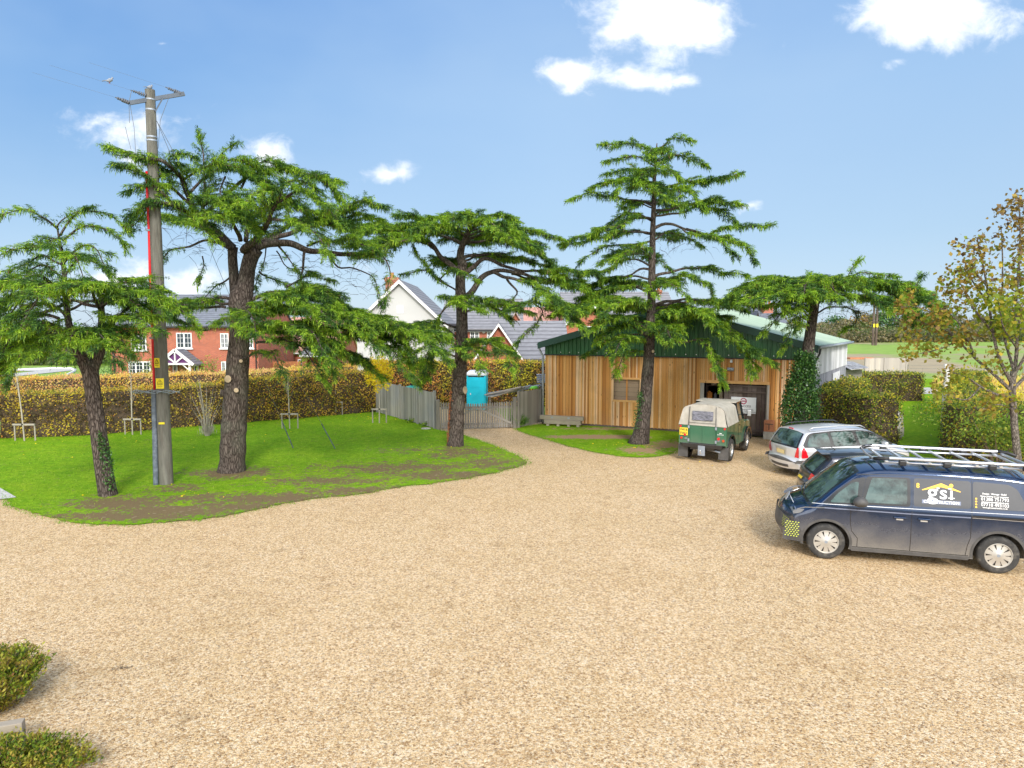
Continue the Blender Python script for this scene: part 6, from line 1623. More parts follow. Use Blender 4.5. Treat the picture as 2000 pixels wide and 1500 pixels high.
# ================================================================== MAPLE AT THE RIGHT
def tree_polys(name, label, base, limbs, trunk, mat, leafmat_, n, size, cat='tree', group=None, sp=.28, top=None):
    root = empty(name, base); tag(root, label, cat, group)
    tm = MB(); P_, r_ = catmull(trunk[0], trunk[1], .2); tm.tube(P_, r_, 10); wb(tm, 'trunk', mat, root, smooth=True)
    bm_ = MB(); tips = []
    for pts, r0 in limbs:
        k = len(pts); q, rr = catmull(pts, [r0 * (1 - .8 * i / (k - 1)) + .004 for i in range(k)], .12); bm_.tube(q, rr, 6)
        for i in range(len(q) // 4, len(q)):
            if random.random() < .55:
                d = Vector((random.gauss(0, 1), random.gauss(0, 1), random.gauss(.35, .6))).normalized(); L = random.uniform(.15, .6)
                e_ = q[i] + d * L; bm_.tube([q[i], e_], [.007, .003], 3, cap=False); tips.append((q[i].lerp(e_, .6), e_))
        tips.append((q[-2], q[-1]))
    wb(bm_, 'branches', mat, root)
    P = []
    for _ in range(n):
        a, e_ = random.choice(tips); q = a.lerp(e_, random.uniform(0, 1.15)); P.append((q.x + random.gauss(0, sp * .35), q.y + random.gauss(0, sp * .35), q.z + random.gauss(0, sp * .3)))
    P = np.array(P)
    if top is not None:
        hi = P[:, 2] > top + rng.normal(0, .5, len(P))
        if hi.any():
            o_ = leaves('upper_leaves', P[hi], size, 'maple_leaf_top', root, asp=.85, droop=.3); o_.location = tuple(-c_ for c_ in root.location)
        P = P[~hi]
    o_ = leaves('leaves', P, size, leafmat_, root, asp=.85, droop=.3); o_.location = tuple(-c_ for c_ in root.location)
    return root
Ym = 19.5
m_ = lambda x, y, d=0: A(x, y, Ym + d)
mb_ = G(1990, 952); mb_ = Vector((m_(1992, 950).x, Ym, 0))
trunk = ([mb_, m_(1988, 900), m_(1983, 850), m_(1979, 800), m_(1977, 760), m_(1979, 725)], [.11, .10, .095, .09, .09, .075])
lim = [([m_(1979, 740), m_(1986, 680), m_(1984, 600), m_(1990, 520), m_(1993, 440), m_(1988, 395)], .055), ([m_(1977, 750), m_(1952, 700, -.1), m_(1938, 640, -.2), m_(1928, 560, -.3), m_(1916, 500, -.4), m_(1908, 465, -.4)], .05),
       ([m_(1977, 765), m_(1940, 730, .1), m_(1905, 700, .2), m_(1870, 665, .3), m_(1835, 640, .3), m_(1805, 632, .3)], .045), ([m_(1976, 775), m_(1945, 770, -.3), m_(1915, 755, -.5), m_(1885, 735, -.7), m_(1850, 725, -.9)], .04),
       ([m_(1979, 720), m_(1960, 650, .4), m_(1958, 580, .6), m_(1958, 500, .7), m_(1955, 440, .7)], .04), ([m_(1940, 650, -.2), m_(1900, 600, -.4), m_(1880, 560, -.4), m_(1862, 540, -.4)], .03), ([m_(1935, 600, -.3), m_(1900, 550, -.2), m_(1880, 520, -.2)], .025),
       ([m_(1928, 560, -.3), m_(1900, 520, -.5), m_(1905, 480, -.5)], .02), ([m_(1905, 700, .2), m_(1880, 640, 0), m_(1850, 610, -.1), m_(1830, 600, -.2)], .03), ([m_(1870, 665, .3), m_(1830, 620, .1), m_(1795, 600, 0), m_(1760, 600, -.1)], .02),
       ([m_(1984, 620), m_(2010, 560, .2), m_(2020, 480, .4), m_(2012, 400, .4)], .04), ([m_(1979, 735), m_(2010, 680, -.3), m_(2040, 610, -.5)], .05), ([m_(1978, 760), m_(2020, 720, .3), m_(2060, 690, .5)], .05), ([m_(1986, 680), m_(1960, 640, -.6), m_(1950, 590, -1)], .03),
       ([m_(1870, 665, .3), m_(1840, 680, .2), m_(1800, 690, .1), m_(1775, 690, .1)], .02), ([m_(1915, 755, -.5), m_(1890, 780, -.6), m_(1860, 775, -.6), m_(1835, 760, -.7)], .02), ([m_(1979, 800), m_(1950, 790, -.4), m_(1920, 800, -.6)], .02), ([m_(1835, 640, .3), m_(1810, 655, .3), m_(1790, 670, .2)], .015)]
tree_polys('maple_tree', 'sparse autumn maple with orange and olive leaves beside the parked van', mb_, lim, trunk, 'maple_bark', 'maple_leaf', 5000, .12, sp=.40, top=6.9)
# birch stump
q = G(1848, 790); q = Vector((A(1848, 740, 30).x, 30, 0))
br = empty('pale_tree_stump', q); tag(br, 'pale white-barked tree stump rising behind the right hedge', 'stump')
MB().tube([q - q, Vector((.03, 0, 1.2)), Vector((-.02, 0, 2.0)), Vector((.05, 0, 2.55)), Vector((-.08, 0, 3.0))], [.14, .13, .12, .10, .06], 12).build('trunk', 'birch_white', br, smooth=True)

# ================================================================== SAPLINGS WITH STAKES
def sapling(px, py, label, h, leaf, n, gate_w=1.0, lean=0.0, size=.07, stake_h=.72, crown=None):
    q = G(px, py); root = empty('staked_sapling', q); tag(root, label, 'sapling', 'staked young trees on the lawn')
    tr = MB(); tr.tube([(0, 0, 0), (lean * .2, 0, h * .35), (lean * .6, .02, h * .7), (lean, 0, h)], [.030, .025, .018, .007], 6); tr.build('trunk', 'sapling_bark', root)
    bm_ = MB(); tips = []
    nb = 16
    for k in range(nb):
        z_ = h * random.uniform(.42, .98); x_ = lean * z_ / h; a = random.uniform(0, 2 * PI); L = (h - z_) * .35 + .15
        e_ = Vector((x_ + math.cos(a) * L * .5, math.sin(a) * L * .5, z_ + L * 1.0)); bm_.tube([(x_, 0, z_), e_], [.007, .002], 3, cap=False); tips.append((Vector((x_, 0, z_)), e_))
    bm_.build('branches', 'sapling_bark', root)
    if n:
        P = []
        for _ in range(n):
            if crown:
                v_ = Vector((random.gauss(0, 1), random.gauss(0, 1), random.gauss(0, 1))).normalized() * random.random() ** .4; P.append((crown[0] + v_.x * crown[3], crown[1] + v_.y * crown[3], crown[2] + v_.z * crown[4] + .15 * math.sin(v_.x * 9)))
            else:
                a, e_ = random.choice(tips); q_ = a.lerp(e_, random.uniform(.2, 1.1)); P.append((q_.x + random.gauss(0, .05), q_.y + random.gauss(0, .05), q_.z + random.gauss(0, .05)))
        leaves('leaves', np.array(P), size, leaf, root)
    for sx_ in (-1, 1):
        s_ = MB().tube([(sx_ * gate_w * .5, .05, 0), (sx_ * gate_w * .5, .05, stake_h)], .028, 8).build('stake', 'stake_wood', root)
    MB().box((0, .0, stake_h - .03), (gate_w + .08, .03, .07)).build('crossbar', 'stake_wood', root)
    MB().lathe([(.035, 0), (.045, .02), (.045, .05), (.035, .07)], (lean * .2, 0, stake_h - .06), n=10).build('tree_tie', 'car_black', root)
    return root
sapling(48, 862, 'nearly bare sapling in a goalpost stake, the one nearest the pale paving', 3.5, 'beech_hedge', 110, .82, -.25, .06)
sapling(259, 850, 'thin bare sapling with goalpost stake between the forked cedar and the pole', 3.1, 'beech_hedge', 14, .68, .05, .05)
sapling(566, 838, 'young tree with green leaves and stake right of the thick cedar', 2.6, 'green_bush', 150, .72, -.05, .07)
sapling(656, 811, 'young sapling with stake close to the hedge near the middle', 3.2, 'maple_leaf', 90, .66, 0, .07)
sapling(741, 827, 'staked young tree with bright yellow crown by the board fence', 2.3, 'yellow_leaf', 2600, .66, .05, .09, crown=(.05, 0, 2.45, .72, .85))
# bare multi-stem shrub by the hedge
q = G(405, 852); root = empty('bare_shrub', q); tag(root, 'bare upright shrub with a tuft of straw between pole and thick cedar', 'shrub')
mb = MB()
for k in range(26):
    a = random.uniform(0, 2 * PI); sp_ = random.uniform(.1, .7); h_ = random.uniform(1.2, 2.5)
    mb.tube([(math.cos(a) * .08, math.sin(a) * .08, 0), (math.cos(a) * sp_ * .4, math.sin(a) * sp_ * .4, h_ * .5), (math.cos(a) * sp_, math.sin(a) * sp_, h_)], [.014, .009, .003], 4, cap=False)
mb.build('stems', 'sapling_bark', root)
P = np.array([(random.gauss(0, .3), random.gauss(0, .3), random.uniform(.8, 2.3)) for _ in range(160)]); leaves('leaves', P, .06, 'golden_hedge', root)
P = np.array([(random.gauss(0, .14), random.gauss(0, .12), random.uniform(0, .3)) for _ in range(260)]); D = rng.normal(0, .25, (260, 3)); D[:, 2] = 1
V, Q = kites(P, D, rng.uniform(.15, .4, 260), rng.uniform(.01, .02, 260)); np_mesh('straw_tuft', V, Q, 'stake_wood', root)
# strap-leaved clump by the gate, small plants by the fence
q = G(1012, 834); root = empty('strap_leaf_clump', q); tag(root, 'clump of long strap-shaped green leaves beside the gate post', 'plant')
P = np.array([(random.gauss(0, .12), random.gauss(0, .12), random.uniform(0, .2)) for _ in range(420)]); D = rng.normal(0, .55, (420, 3)); D[:, 2] = np.abs(D[:, 2]) + .7
V, Q = kites(P, D, rng.uniform(.3, .75, 420), rng.uniform(.02, .035, 420)); np_mesh('leaves', V, Q, 'strap_leaf', root)
V, Q = kites(P * np.array([1.3, 1.3, 1]) + np.array([0, 0, .1]), D * np.array([1.6, 1.6, .2]), rng.uniform(.2, .5, 420), rng.uniform(.02, .03, 420)); np_mesh('arching_leaves', V, Q, 'strap_leaf', root)
for (px, py, lb) in ((812, 826, 'small broad-leaved plant at the foot of the board fence, left'), (838, 833, 'small plant beside a flat stone at the board fence foot')):
    q = G(px, py); root = empty('border_plant', q); tag(root, lb, 'plant')
    P = np.array([(random.gauss(0, .22), random.gauss(0, .1), random.uniform(.02, .22)) for _ in range(130)]); leaves('leaves', P, .11, 'green_bush', root, asp=.8)
    P = np.array([(0, 0, 0), (.05, .02, 0)]); MB().tube([(0, 0, 0), (0, 0, .12)], [.02, .01], 5).build('stem', 'twig', root)
q = G(832, 838); o = MB().lathe([(0, .06), (.20, .05), (.24, .02), (.22, 0)], (0, 0, 0), n=9).build('flat_stone', 'stone', None); o.location = q; tag(o, 'flat pale stone on the lawn edge near the gate', 'stone')
# low verge plants at the near left with a sleeper end
def low_plants(name, label, c, rx, ry, h, n, size, mat, seed_stems=40):
    root = empty(name, c); tag(root, label, 'shrub')
    mb = MB(); tips = []
    for k in range(seed_stems):
        a = random.uniform(0, 2 * PI); rr = random.random() ** .5; x_, y_ = math.cos(a) * rx * rr * .7, math.sin(a) * ry * rr * .7
        e_ = Vector((x_ * 1.35, y_ * 1.35, h * (1 - .45 * rr) * random.uniform(.8, 1.15))); mb.tube([(x_ * .6, y_ * .6, 0), Vector((x_, y_, e_.z * .55)), e_], [.008, .006, .002], 4, cap=False); tips.append((Vector((x_ * .6, y_ * .6, 0)), Vector((x_, y_, e_.z * .55)), e_))
    mb.build('stems', 'twig', root)
    P = []; D = []
    for _ in range(n):
        a, m2, e_ = random.choice(tips); u = random.random() ** .6
        q_ = a.lerp(m2, u * 2) if u < .5 else m2.lerp(e_, u * 2 - 1)
        d = Vector((random.gauss(0, 1), random.gauss(0, 1), random.uniform(0, 1.0)))
        P.append((q_.x + random.gauss(0, .03), q_.y + random.gauss(0, .03), max(.01, q_.z + random.gauss(0, .025)))); D.append(tuple(d + (e_ - a).normalized() * .8))
    V, Q = kites(np.array(P), np.array(D), size * rng.uniform(.5, 1.9, n), size * .7 * rng.uniform(.6, 1.2, n), jit=.6)
    np_mesh('leaves', V, Q, mat, root)
    return root
low_plants('verge_shrub', 'green and yellow leafy shrub growing behind the sawn sleeper end', (G(2, 1372).x - .12, G(2, 1372).y - .1, 0), .72, .80, .74, 19000, .038, 'shrub_leaf', 190)
q = G(92, 1500); low_plants('verge_shrub', 'yellowish low shrub sprawling in front of the sawn sleeper end', (q.x - .35, q.y - .10, 0), 1.02, .40, .36, 15000, .034, 'shrub_leaf', 190)
q = G(46, 1466); sl = empty('sleeper_edging', (q.x, q.y, 0), R(20)); tag(sl, 'pale grey sawn sleeper end between two low shrubs', 'sleeper')
mb = MB(); mb.bb(-2.2, 0, 0, .12, 0, .32); mb.build('beam', 'sleeper', sl, bevel=.008); MB().bb(-.6, -.5, -.05, -.002, 0, .25).build('peg', 'sleeper', sl)

# ================================================================== UTILITY POLE
pb = G(325, 946); pbx = Vector((pb.x, pb.y, 0)); YP = pb.y
ptop = A(292, 175, YP - .02)
pole = empty('utility_pole', pbx); tag(pole, 'weathered wooden electricity pole with crossarm, red cable and yellow warning signs', 'pole')
hp = ptop.z
dxp = ptop.x - pb.x
mb = MB(); mb.tube([(0, 0, -.1), (dxp * .5, 0, hp * .5), (dxp, 0, hp)], [.195, .165, .130], 20); mb.build('post', 'pole_wood', pole, smooth=True, sharp=50)
def PP(px, py, dY=0.0): v_ = A(px, py, YP + dY); return v_ - pbx
# crossarm runs diagonally across the top
ca, cb = PP(253, 201, -.35), PP(360, 183, .5)
mb = MB(); mb.bar(ca, cb, .07, .11); mb.build('crossarm', 'arm_steel', pole)
mb = MB(); mb.bar(PP(319, 190, .1), PP(303, 218, -.05), .035, .035); mb.build('brace', 'arm_steel', pole)
def insul(a, b_):
    d = (b_ - a); L = d.length; dn = d.normalized()
    m1 = MB(); m1.tube([a, b_], .014, 6)
    for c_, k_ in ((.34, 4), (.74, 3)):
        for k in range(k_):
            q_ = a + d * c_ + dn * (k - k_ / 2) * .05; m1.tube([q_ - dn * .016, q_ + dn * .016], .055 if k_ == 4 else .038, 12)
    return m1.build('insulator', 'porcelain', pole)
w1 = (PP(253, 201, -.35), PP(225, 190, -.45)); w2 = (PP(287, 187, -.1), PP(255, 176, -.3)); w3 = (PP(356, 184, .45), PP(323, 170, .3))
for a, b_ in (w1, w2, w3): insul(a, b_)
# conductors leave the pole towards the upper left, away over the camera's left
def wire(name, pts, r_=.008, mat='wire_grey'):
    m1 = MB(); m1.tube(pts, r_, 5); return m1.build(name, mat, pole)
bird_pt = PP(213, 163, -.62)
wdir = (bird_pt - w2[1])
for a in (w1[1], w2[1], w3[1]):
    pts = [a + wdir * k * .9 for k in range(0, 5)]
    wire('conductor', pts, .0025)
for (a, b_, c_) in ((PP(253, 198, -.3), PP(262, 250, -.2), PP(265, 300, -.1)), (PP(257, 176, -.3), PP(252, 200, -.3), PP(253, 240, -.25)), (PP(330, 190, .2), PP(313, 235, .1), PP(309, 290, .1)), (PP(245, 248, -.25), PP(248, 262, -.2), PP(256, 292, -.2))):
    wire('jumper_wire', [a, b_, c_], .007)
# stay wires from the pole head to the lawn
for (gx, gy, lb) in ((573, 876, 0), (655, 877, 0)):
    g_ = G(gx, gy) - pbx; t_ = PP(306, 236, .05)
    wire('stay_wire', [t_, g_], .007)
    # thicker guard near the ground
    d = (t_ - g_).normalized(); m1 = MB(); m1.tube([g_, g_ + d * 1.25], .022, 8); m1.build('stay_guard', 'conduit', pole)
# red cable, conduit, clamps, step, eye
def onpole(z_, ang, off=.02):
    u_ = z_ / hp; return Vector((dxp * u_ + math.cos(ang) * (.195 - .065 * u_ + off), math.sin(ang) * (.195 - .065 * u_ + off), z_))
zr_ = [PP(289, 405).z, PP(293, 450).z, PP(296, 530).z, PP(300, 600).z, PP(303, 660).z, PP(306, 740).z, PP(308, 765).z]
zc = PP(308, 762).z
mb = MB(); mb.tube([onpole(PP(286, 335).z, R(188), .03)] + [onpole(z_, R(190 + 6 * math.sin(z_ * 1.7)), .035 + .012 * math.sin(z_ * 2.3)) for z_ in zr_], .042, 10); mb.build('red_cable', 'red_cable', pole, smooth=True)
mb = MB(); mb.tube([onpole(zc, R(200), .05), onpole(zc * .5, R(205), .06), onpole(.0, R(208), .08)], .075, 14); mb.build('conduit', 'conduit', pole, smooth=True, sharp=50)
for z_ in (PP(293, 450).z, PP(302, 628).z, PP(302, 660).z): mb = MB(); mb.box(onpole(z_, R(190), .04), (.13, .12, .045)); mb.build('clamp', 'galv', pole)
for z_ in (PP(290, 215).z, PP(292, 195).z, PP(293, 268).z, PP(293, 275).z):
    u_ = z_ / hp; mb = MB(); mb.lathe([(.0, -.02), (.203 - .065 * u_, -.02), (.203 - .065 * u_, .02), (0, .02)], (dxp * u_, 0, z_), n=20); mb.build('band', 'galv', pole)
# barbed anti-climb wire wrapped round
zb = PP(315, 765).z
mb = MB()
for k in range(3):
    pts = [Vector((dxp * zb / hp + x_ * 1.0, -.24 + .03 * math.sin(x_ * 9 + k), zb + .03 * math.sin(x_ * 14 + k * 2) + .02 * k)) for x_ in np.linspace(-.75, .62, 18)]
    mb.tube(pts, .012, 5)
    for q_ in pts[1:-1:2]: mb.tube([q_ + Vector((0, 0, -.035)), q_ + Vector((.01, 0, .035))], .005, 3)
mb.build('barbed_wire', 'galv', pole)
def warn(px, py, w_, h_, ang, z0=None):
    z_ = PP(px, py).z; u_ = z_ / hp
    base = onpole(z_, ang, .012)
    s_ = MB(); s_.bb(-w_ / 2, w_ / 2, -.006, .006, -h_ / 2, h_ / 2); o_ = s_.build('warning_sign', 'yellow_sign', pole, bevel=.003)
    o_.location = base; o_.rotation_euler = (0, 0, ang + R(90))
    t2 = MB(); tw = w_ * .36
    A_ = [Vector((-tw, -.010, h_ * .02)), Vector((tw, -.010, h_ * .02)), Vector((0, -.010, h_ * .40))]
    for i in range(3): t2.bar(A_[i], A_[(i + 1) % 3], .012, .004)
    t2.bar((.02, -.010, h_ * .30), (-.015, -.010, h_ * .20), .012, .004); t2.bar((-.015, -.010, h_ * .20), (.02, -.010, h_ * .19), .012, .004); t2.bar((.02, -.010, h_ * .19), (0, -.010, h_ * .08), .012, .004)
    t2.build('triangle_mark', 'ink_black', o_)
    l_ = MB()
    text_mesh("DANGER", w_ * .17, 'lettering', 'ink_black', o_, (0, -.008, -h_ * .08), (R(90), 0, 0), bold=.001)
    text_mesh("OF DEATH\nKEEP OFF", w_ * .13, 'lettering', 'ink_black', o_, (0, -.008, -h_ * .28), (R(90), 0, 0))
    return o_
warn(323, 748, .215, .30, R(-80)); warn(309, 708, .17, .28, R(-100))
s_ = MB(); s_.bb(-.08, .08, -.005, .005, -.03, .03); o_ = s_.build('number_plate', 'yellow_sign', pole); o_.location = onpole(PP(325, 825).z, R(-80), .01); o_.rotation_euler = (0, 0, R(10))
mb = MB(); ring(mb, 0, 0, .03, .045, 0, 14); o_ = mb.build('eye_bolt', 'galv', pole); o_.location = PP(283, 221)

# pigeons
def pigeon(label, loc, rz):
    root = empty('pigeon', loc, rz); root.scale = (.62, .62, .7); tag(root, label, 'bird', 'pigeons resting on the pole and wire')
    bm = bmesh.new(); bmesh.ops.create_uvsphere(bm, u_segments=18, v_segments=14, radius=1)
    for v_ in bm.verts:
        x, y, z = v_.co
        # body egg along x, tapering to the tail at -x, neck and head rising at +x
        taper = .62 + .38 * x if x < 0 else 1 - .25 * x
        v_.co = Vector((x * .15, y * .075 * (taper + .15), z * .078 * (taper + .12) + .095 + (.045 * x if x > 0 else .02 * x)))
    me = bpy.data.meshes.new('body'); 
    ret = bmesh.ops.create_uvsphere(bm, u_segments=14, v_segments=10, radius=1)
    for v_ in ret['verts']: v_.co = Vector((v_.co.x * .040 + .135, v_.co.y * .032, v_.co.z * .036 + .205))
    ret = bmesh.ops.create_cone(bm, cap_ends=True, segments=12, radius1=.050, radius2=.028, depth=.12)
    for v_ in ret['verts']: v_.co = Matrix.Rotation(R(22), 3, 'Y') @ v_.co + Vector((.115, 0, .155))
    bm.to_mesh(me); bm.free(); me.polygons.foreach_set('use_smooth', [True] * len(me.polygons))
    link('body', me, root, 'pigeon_grey')
    mb = MB(); mb.add([(-.10, -.03, .08), (-.10, .03, .08), (-.27, .035, .045), (-.27, -.035, .045), (-.10, -.03, .10), (-.10, .03, .10), (-.27, .035, .055), (-.27, -.035, .055)], [(0, 1, 2, 3), (4, 7, 6, 5), (0, 3, 7, 4), (1, 5, 6, 2), (2, 6, 7, 3)]); mb.build('tail', 'pigeon_grey', root)
    mb = MB(); mb.tube([(.168, 0, .200), (.192, 0, .194)], [.008, .002], 6); mb.build('beak', 'ink_black', root)
    for s in (-1, 1): mb = MB(); mb.tube([(.02, s * .03, .03), (.025, s * .03, -.005)], .006, 5); mb.tube([(.005, s * .03, -.003), (.05, s * .03, -.003)], .004, 4); mb.build('leg', 'print_red', root)
bw = pbx + bird_pt
pigeon('grey pigeon perched on the wire left of the pole', (bw.x, bw.y, bw.z + .01), R(20))
pigeon('pigeon sitting on top of the wooden pole', (pbx.x + dxp - .02, YP, hp + .0), R(60))

# ================================================================== TOILET, TIMBER BEHIND THE FENCE
q = G(929, 812); Yt = 37.5; tx0, tx1 = A(911, 740, Yt).x, A(949, 740, Yt).x; tz = A(930, 733, Yt).z
tr = empty('portable_toilet', ((tx0 + tx1) / 2, Yt, 0), R(-4)); tag(tr, 'turquoise portable toilet with white roof behind the picket gate', 'toilet')
tw = (tx1 - tx0)
MB().bb(-tw / 2, tw / 2, 0, tw, .05, tz).build('cabin', 'toilet_cyan', tr, bevel=.03)
dr = MB().bb(-tw * .34, tw * .42, -.03, .0, .15, tz - .12).build('door', 'toilet_cyan', tr, bevel=.01)
mb = MB(); mb.bb(-tw * .28, tw * .36, -.045, -.03, tz - .30, tz - .27); mb.bb(-tw * .28, tw * .36, -.045, -.03, tz * .66, tz * .68); mb.bar((-tw * .2, -.04, tz * .35), (tw * .28, -.04, tz * .6), .02, .02); mb.build('door_ribs', 'toilet_cyan', dr)
MB().bb(-tw * .32, -tw * .27, -.05, -.03, tz * .45, tz * .50).build('handle', 'toilet_white', dr)
mb = MB(); x_ = tw / 2 + .04
mb.add([(-x_, -.06, tz), (x_, -.06, tz), (x_, tw + .04, tz), (-x_, tw + .04, tz), (-x_, -.06, tz + .08), (x_, -.06, tz + .08), (x_, tw + .04, tz + .08), (-x_, tw + .04, tz + .08), (-x_ * .75, .15, tz + .24), (x_ * .75, .15, tz + .24), (x_ * .75, tw - .15, tz + .24), (-x_ * .75, tw - .15, tz + .24)],
       [(0, 1, 5, 4), (1, 2, 6, 5), (2, 3, 7, 6), (3, 0, 4, 7), (4, 5, 9, 8), (5, 6, 10, 9), (6, 7, 11, 10), (7, 4, 8, 11), (8, 9, 10, 11)]); mb.build('roof', 'toilet_white', tr)
MB().bb(-tw * .4, tw * .4, -.01, .01, tz - .10, tz - .04).build('vent_slot', 'ink_black', tr)
# racks of poles and planks
a = A(950, 776, 37); b_ = A(1062, 757, 35)
rk = empty('timber_rack', (a.x, a.y, 0)); tag(rk, 'rack of long grey poles and planks behind the picket gate', 'timber rack')
for k in range(9):
    mb = MB(); o1 = Vector((random.uniform(-.1, .5), random.uniform(-.3, .3), random.uniform(-.02, .22)))
    aa = Vector((a.x, a.y, a.z)) + o1; bb_ = Vector((b_.x, b_.y, b_.z)) + Vector((random.uniform(-1.2, .1), random.uniform(-.3, .3), random.uniform(-.02, .14)))
    mb.bar(aa, bb_, .09, .06); wb(mb, 'plank', 'pale_fence' if k % 2 else 'galv', rk)
mb = MB(); mb.bar((a.x + .2, a.y, 0), (a.x + .2, a.y, a.z), .09); mb.bar((b_.x - 1.1, b_.y, 0), (b_.x - 1.1, b_.y, b_.z), .09); wb(mb, 'support', 'old_fence', rk)
q = A(1043, 757, 34.5); ls = empty('green_sheet', (q.x, q.y, q.z - .05)); tag(ls, 'lime green plastic bag lying on the planks by the barn', 'bag')
mb = MB(); mb.add([(-.28, -.12, 0), (.22, -.16, 0), (.30, .14, 0), (-.24, .16, 0), (-.12, -.05, .12), (.14, -.06, .15), (.12, .07, .13), (-.1, .08, .10)], [(0, 1, 2, 3), (4, 7, 6, 5), (0, 4, 5, 1), (1, 5, 6, 2), (2, 6, 7, 3), (3, 7, 4, 0)]); mb.build('bag', 'lime_plastic', ls, smooth=True)
q = A(1052, 742, 35.6); pl = empty('stacked_poles', (q.x, q.y, 0)); tag(pl, 'small bundle of grey metal poles stacked high beside the barn wall', 'poles')
for k in range(5): mb = MB(); mb.tube([(-.1, -.25 + .1 * k, q.z - .1 + .09 * k), (.7, -.2 + .1 * k, q.z - .1 + .09 * k)], .04, 8); mb.build('pole', 'galv', pl)
MB().bb(.1, .2, -.2, .2, 0, q.z - .16).build('support', 'old_fence', pl)
# green water butt lid behind the fence
q = A(803, 752, 34.2); wt = empty('water_butt', (q.x, q.y + .4, 0)); tag(wt, 'round green water butt with conical lid behind the board fence', 'water butt')
zt_ = A(803, 757, 34.6).z
MB().lathe([(.34, 0), (.40, .9), (.38, zt_)], n=22).build('barrel', 'green_plastic', wt, smooth=True)
MB().lathe([(.46, zt_ - .04), (.46, zt_ + .02), (.16, zt_ + .10), (.0, zt_ + .12)], n=22).build('lid', 'green_plastic', wt, smooth=True, sharp=40); MB().lathe([(.09, zt_ + .10), (.09, zt_ + .18), (0, zt_ + .19)], n=12).build('cap', 'ink_black', wt)

# ================================================================== BEYOND THE BARN
a = Vector((A(1690, 700, 52).x, 52, 0)); b_ = Vector((A(1770, 700, 53).x, 53, 0))
board_fence('paddock_fence', 'pale grey close-boarded fence beyond the garden hedge', a, b_, A(1700, 700, 52).z - .0, 'pale_fence', [0, .46, 1], bw=.2)
a = A(1654, 698, 58); b_ = A(1700, 699, 58)
o = MB().bb(0, b_.x - a.x, -.6, .6, -.14, .0).build('rusty_roof_sheet', 'terracotta', None); o.location = (a.x, 58, a.z); tag(o, 'long flat rust-red shed roof at the end of the barn', 'roof')
q = A(1668, 715, 41); sd = empty('lean_to_shed', (q.x, 41, 0)); tag(sd, 'low shed with rusty white sheet roof at the far barn corner', 'shed')
x0_, x1_ = A(1652, 715, 41).x - q.x, A(1684, 715, 41).x - q.x; z0_, z1_ = A(1668, 717, 41).z, A(1668, 703, 43).z
mb = MB(); mb.add([(x0_, -.6, z0_ - .1), (x1_ + .1, -.6, z0_), (x1_ + .45, 2, z1_ - .1), (x0_, 2, z1_)] + [(x0_, -.6, z0_ - .14), (x1_ + .1, -.6, z0_ - .04), (x1_ + .45, 2, z1_ - .14), (x0_, 2, z1_ - .04)], [(0, 1, 2, 3), (7, 6, 5, 4), (0, 4, 5, 1), (1, 5, 6, 2)]); mb.build('roof', 'rust_sheet', sd)
MB().bb(x0_, x1_, 0, 1.9, 0, z0_ - .15).build('wall', 'old_fence', sd)
# twin poles far off
for i, (px, tp, lb) in enumerate(((1705, 590, 'left one of the twin tall wooden poles in the far field edge'), (1711, 590, 'right one of the twin tall wooden poles in the far field edge'))):
    Yq = 118; q = A(px, 660, Yq); gz = land_z(q.x, Yq)
    pr = empty('far_pole', (q.x, Yq, gz)); tag(pr, lb, 'pole', 'twin far poles')
    h_ = A(px, tp, Yq).z - gz
    MB().tube([(0, 0, 0), (0, 0, h_)], [.22, .17], 8).build('post', 'old_door', pr)
    MB().bb(-.15, .15, -.25, -.2, h_ * .42, h_ * .5).build('plate', 'yellow_sign', pr)
# field fence posts with wire
fr = empty('field_fence', (A(1775, 690, 62).x, 62, 0)); tag(fr, 'thin post and wire fence across the green field', 'fence')
xb_ = fr.location.x
for k in range(9): m1 = MB(); m1.tube([(xb_ + k * 3.2, 62 - k * .4, -.05), (xb_ + k * 3.2, 62 - k * .4, 1.15)], .05, 6); wb(m1, 'post', 'old_fence', fr)
m1 = MB()
for z_ in (.5, .8, 1.1): m1.tube([(xb_, 62, z_), (xb_ + 25.6, 62 - 3.2, z_)], .012, 4)
wb(m1, 'wires', 'wire_grey', fr)

# far woods: individual trees and bushes, each with trunk and broken crown
def far_tree(name, label, x, y, h, r_, mat, n, size, group, bare=False):
    gz = land_z(x, y) if y > 55 else 0
    root = empty(name, (x, y, gz)); tag(root, label, 'tree', group)
    MB().tube([(0, 0, -.3), (random.uniform(-.2, .2), 0, h * .45), (random.uniform(-.4, .4), 0, h * .85)], [.03 * h, .02 * h, .005 * h], 6, cap=False).build('trunk', 'twig', root)
    cs = np.array([[random.gauss(0, r_ * .55), random.gauss(0, r_ * .4), h * random.uniform(.22, .92)] for _ in range(14)])
    cs[:, 0] *= (1.15 - cs[:, 2] / h * .6)
    idx = rng.integers(0, len(cs), n)
    P = cs[idx] + rng.normal(0, 1, (n, 3)) * np.array([r_ * .2, r_ * .2, h * .075])
    P[:, 2] = np.clip(P[:, 2], .05, None)
    leaves('crown', P, size, mat, root, asp=.8)
    return root
k = 0
ORD = 'first second third fourth fifth sixth seventh eighth ninth tenth eleventh twelfth thirteenth fourteenth fifteenth sixteenth seventeenth eighteenth nineteenth twentieth twenty-first twenty-second twenty-third twenty-fourth twenty-fifth twenty-sixth'.split()
kinds = ['far_wood', 'far_wood', 'ivy_leaf', 'far_wood', 'maple_leaf_top']
side_names = []
rr_ = random.Random(3)
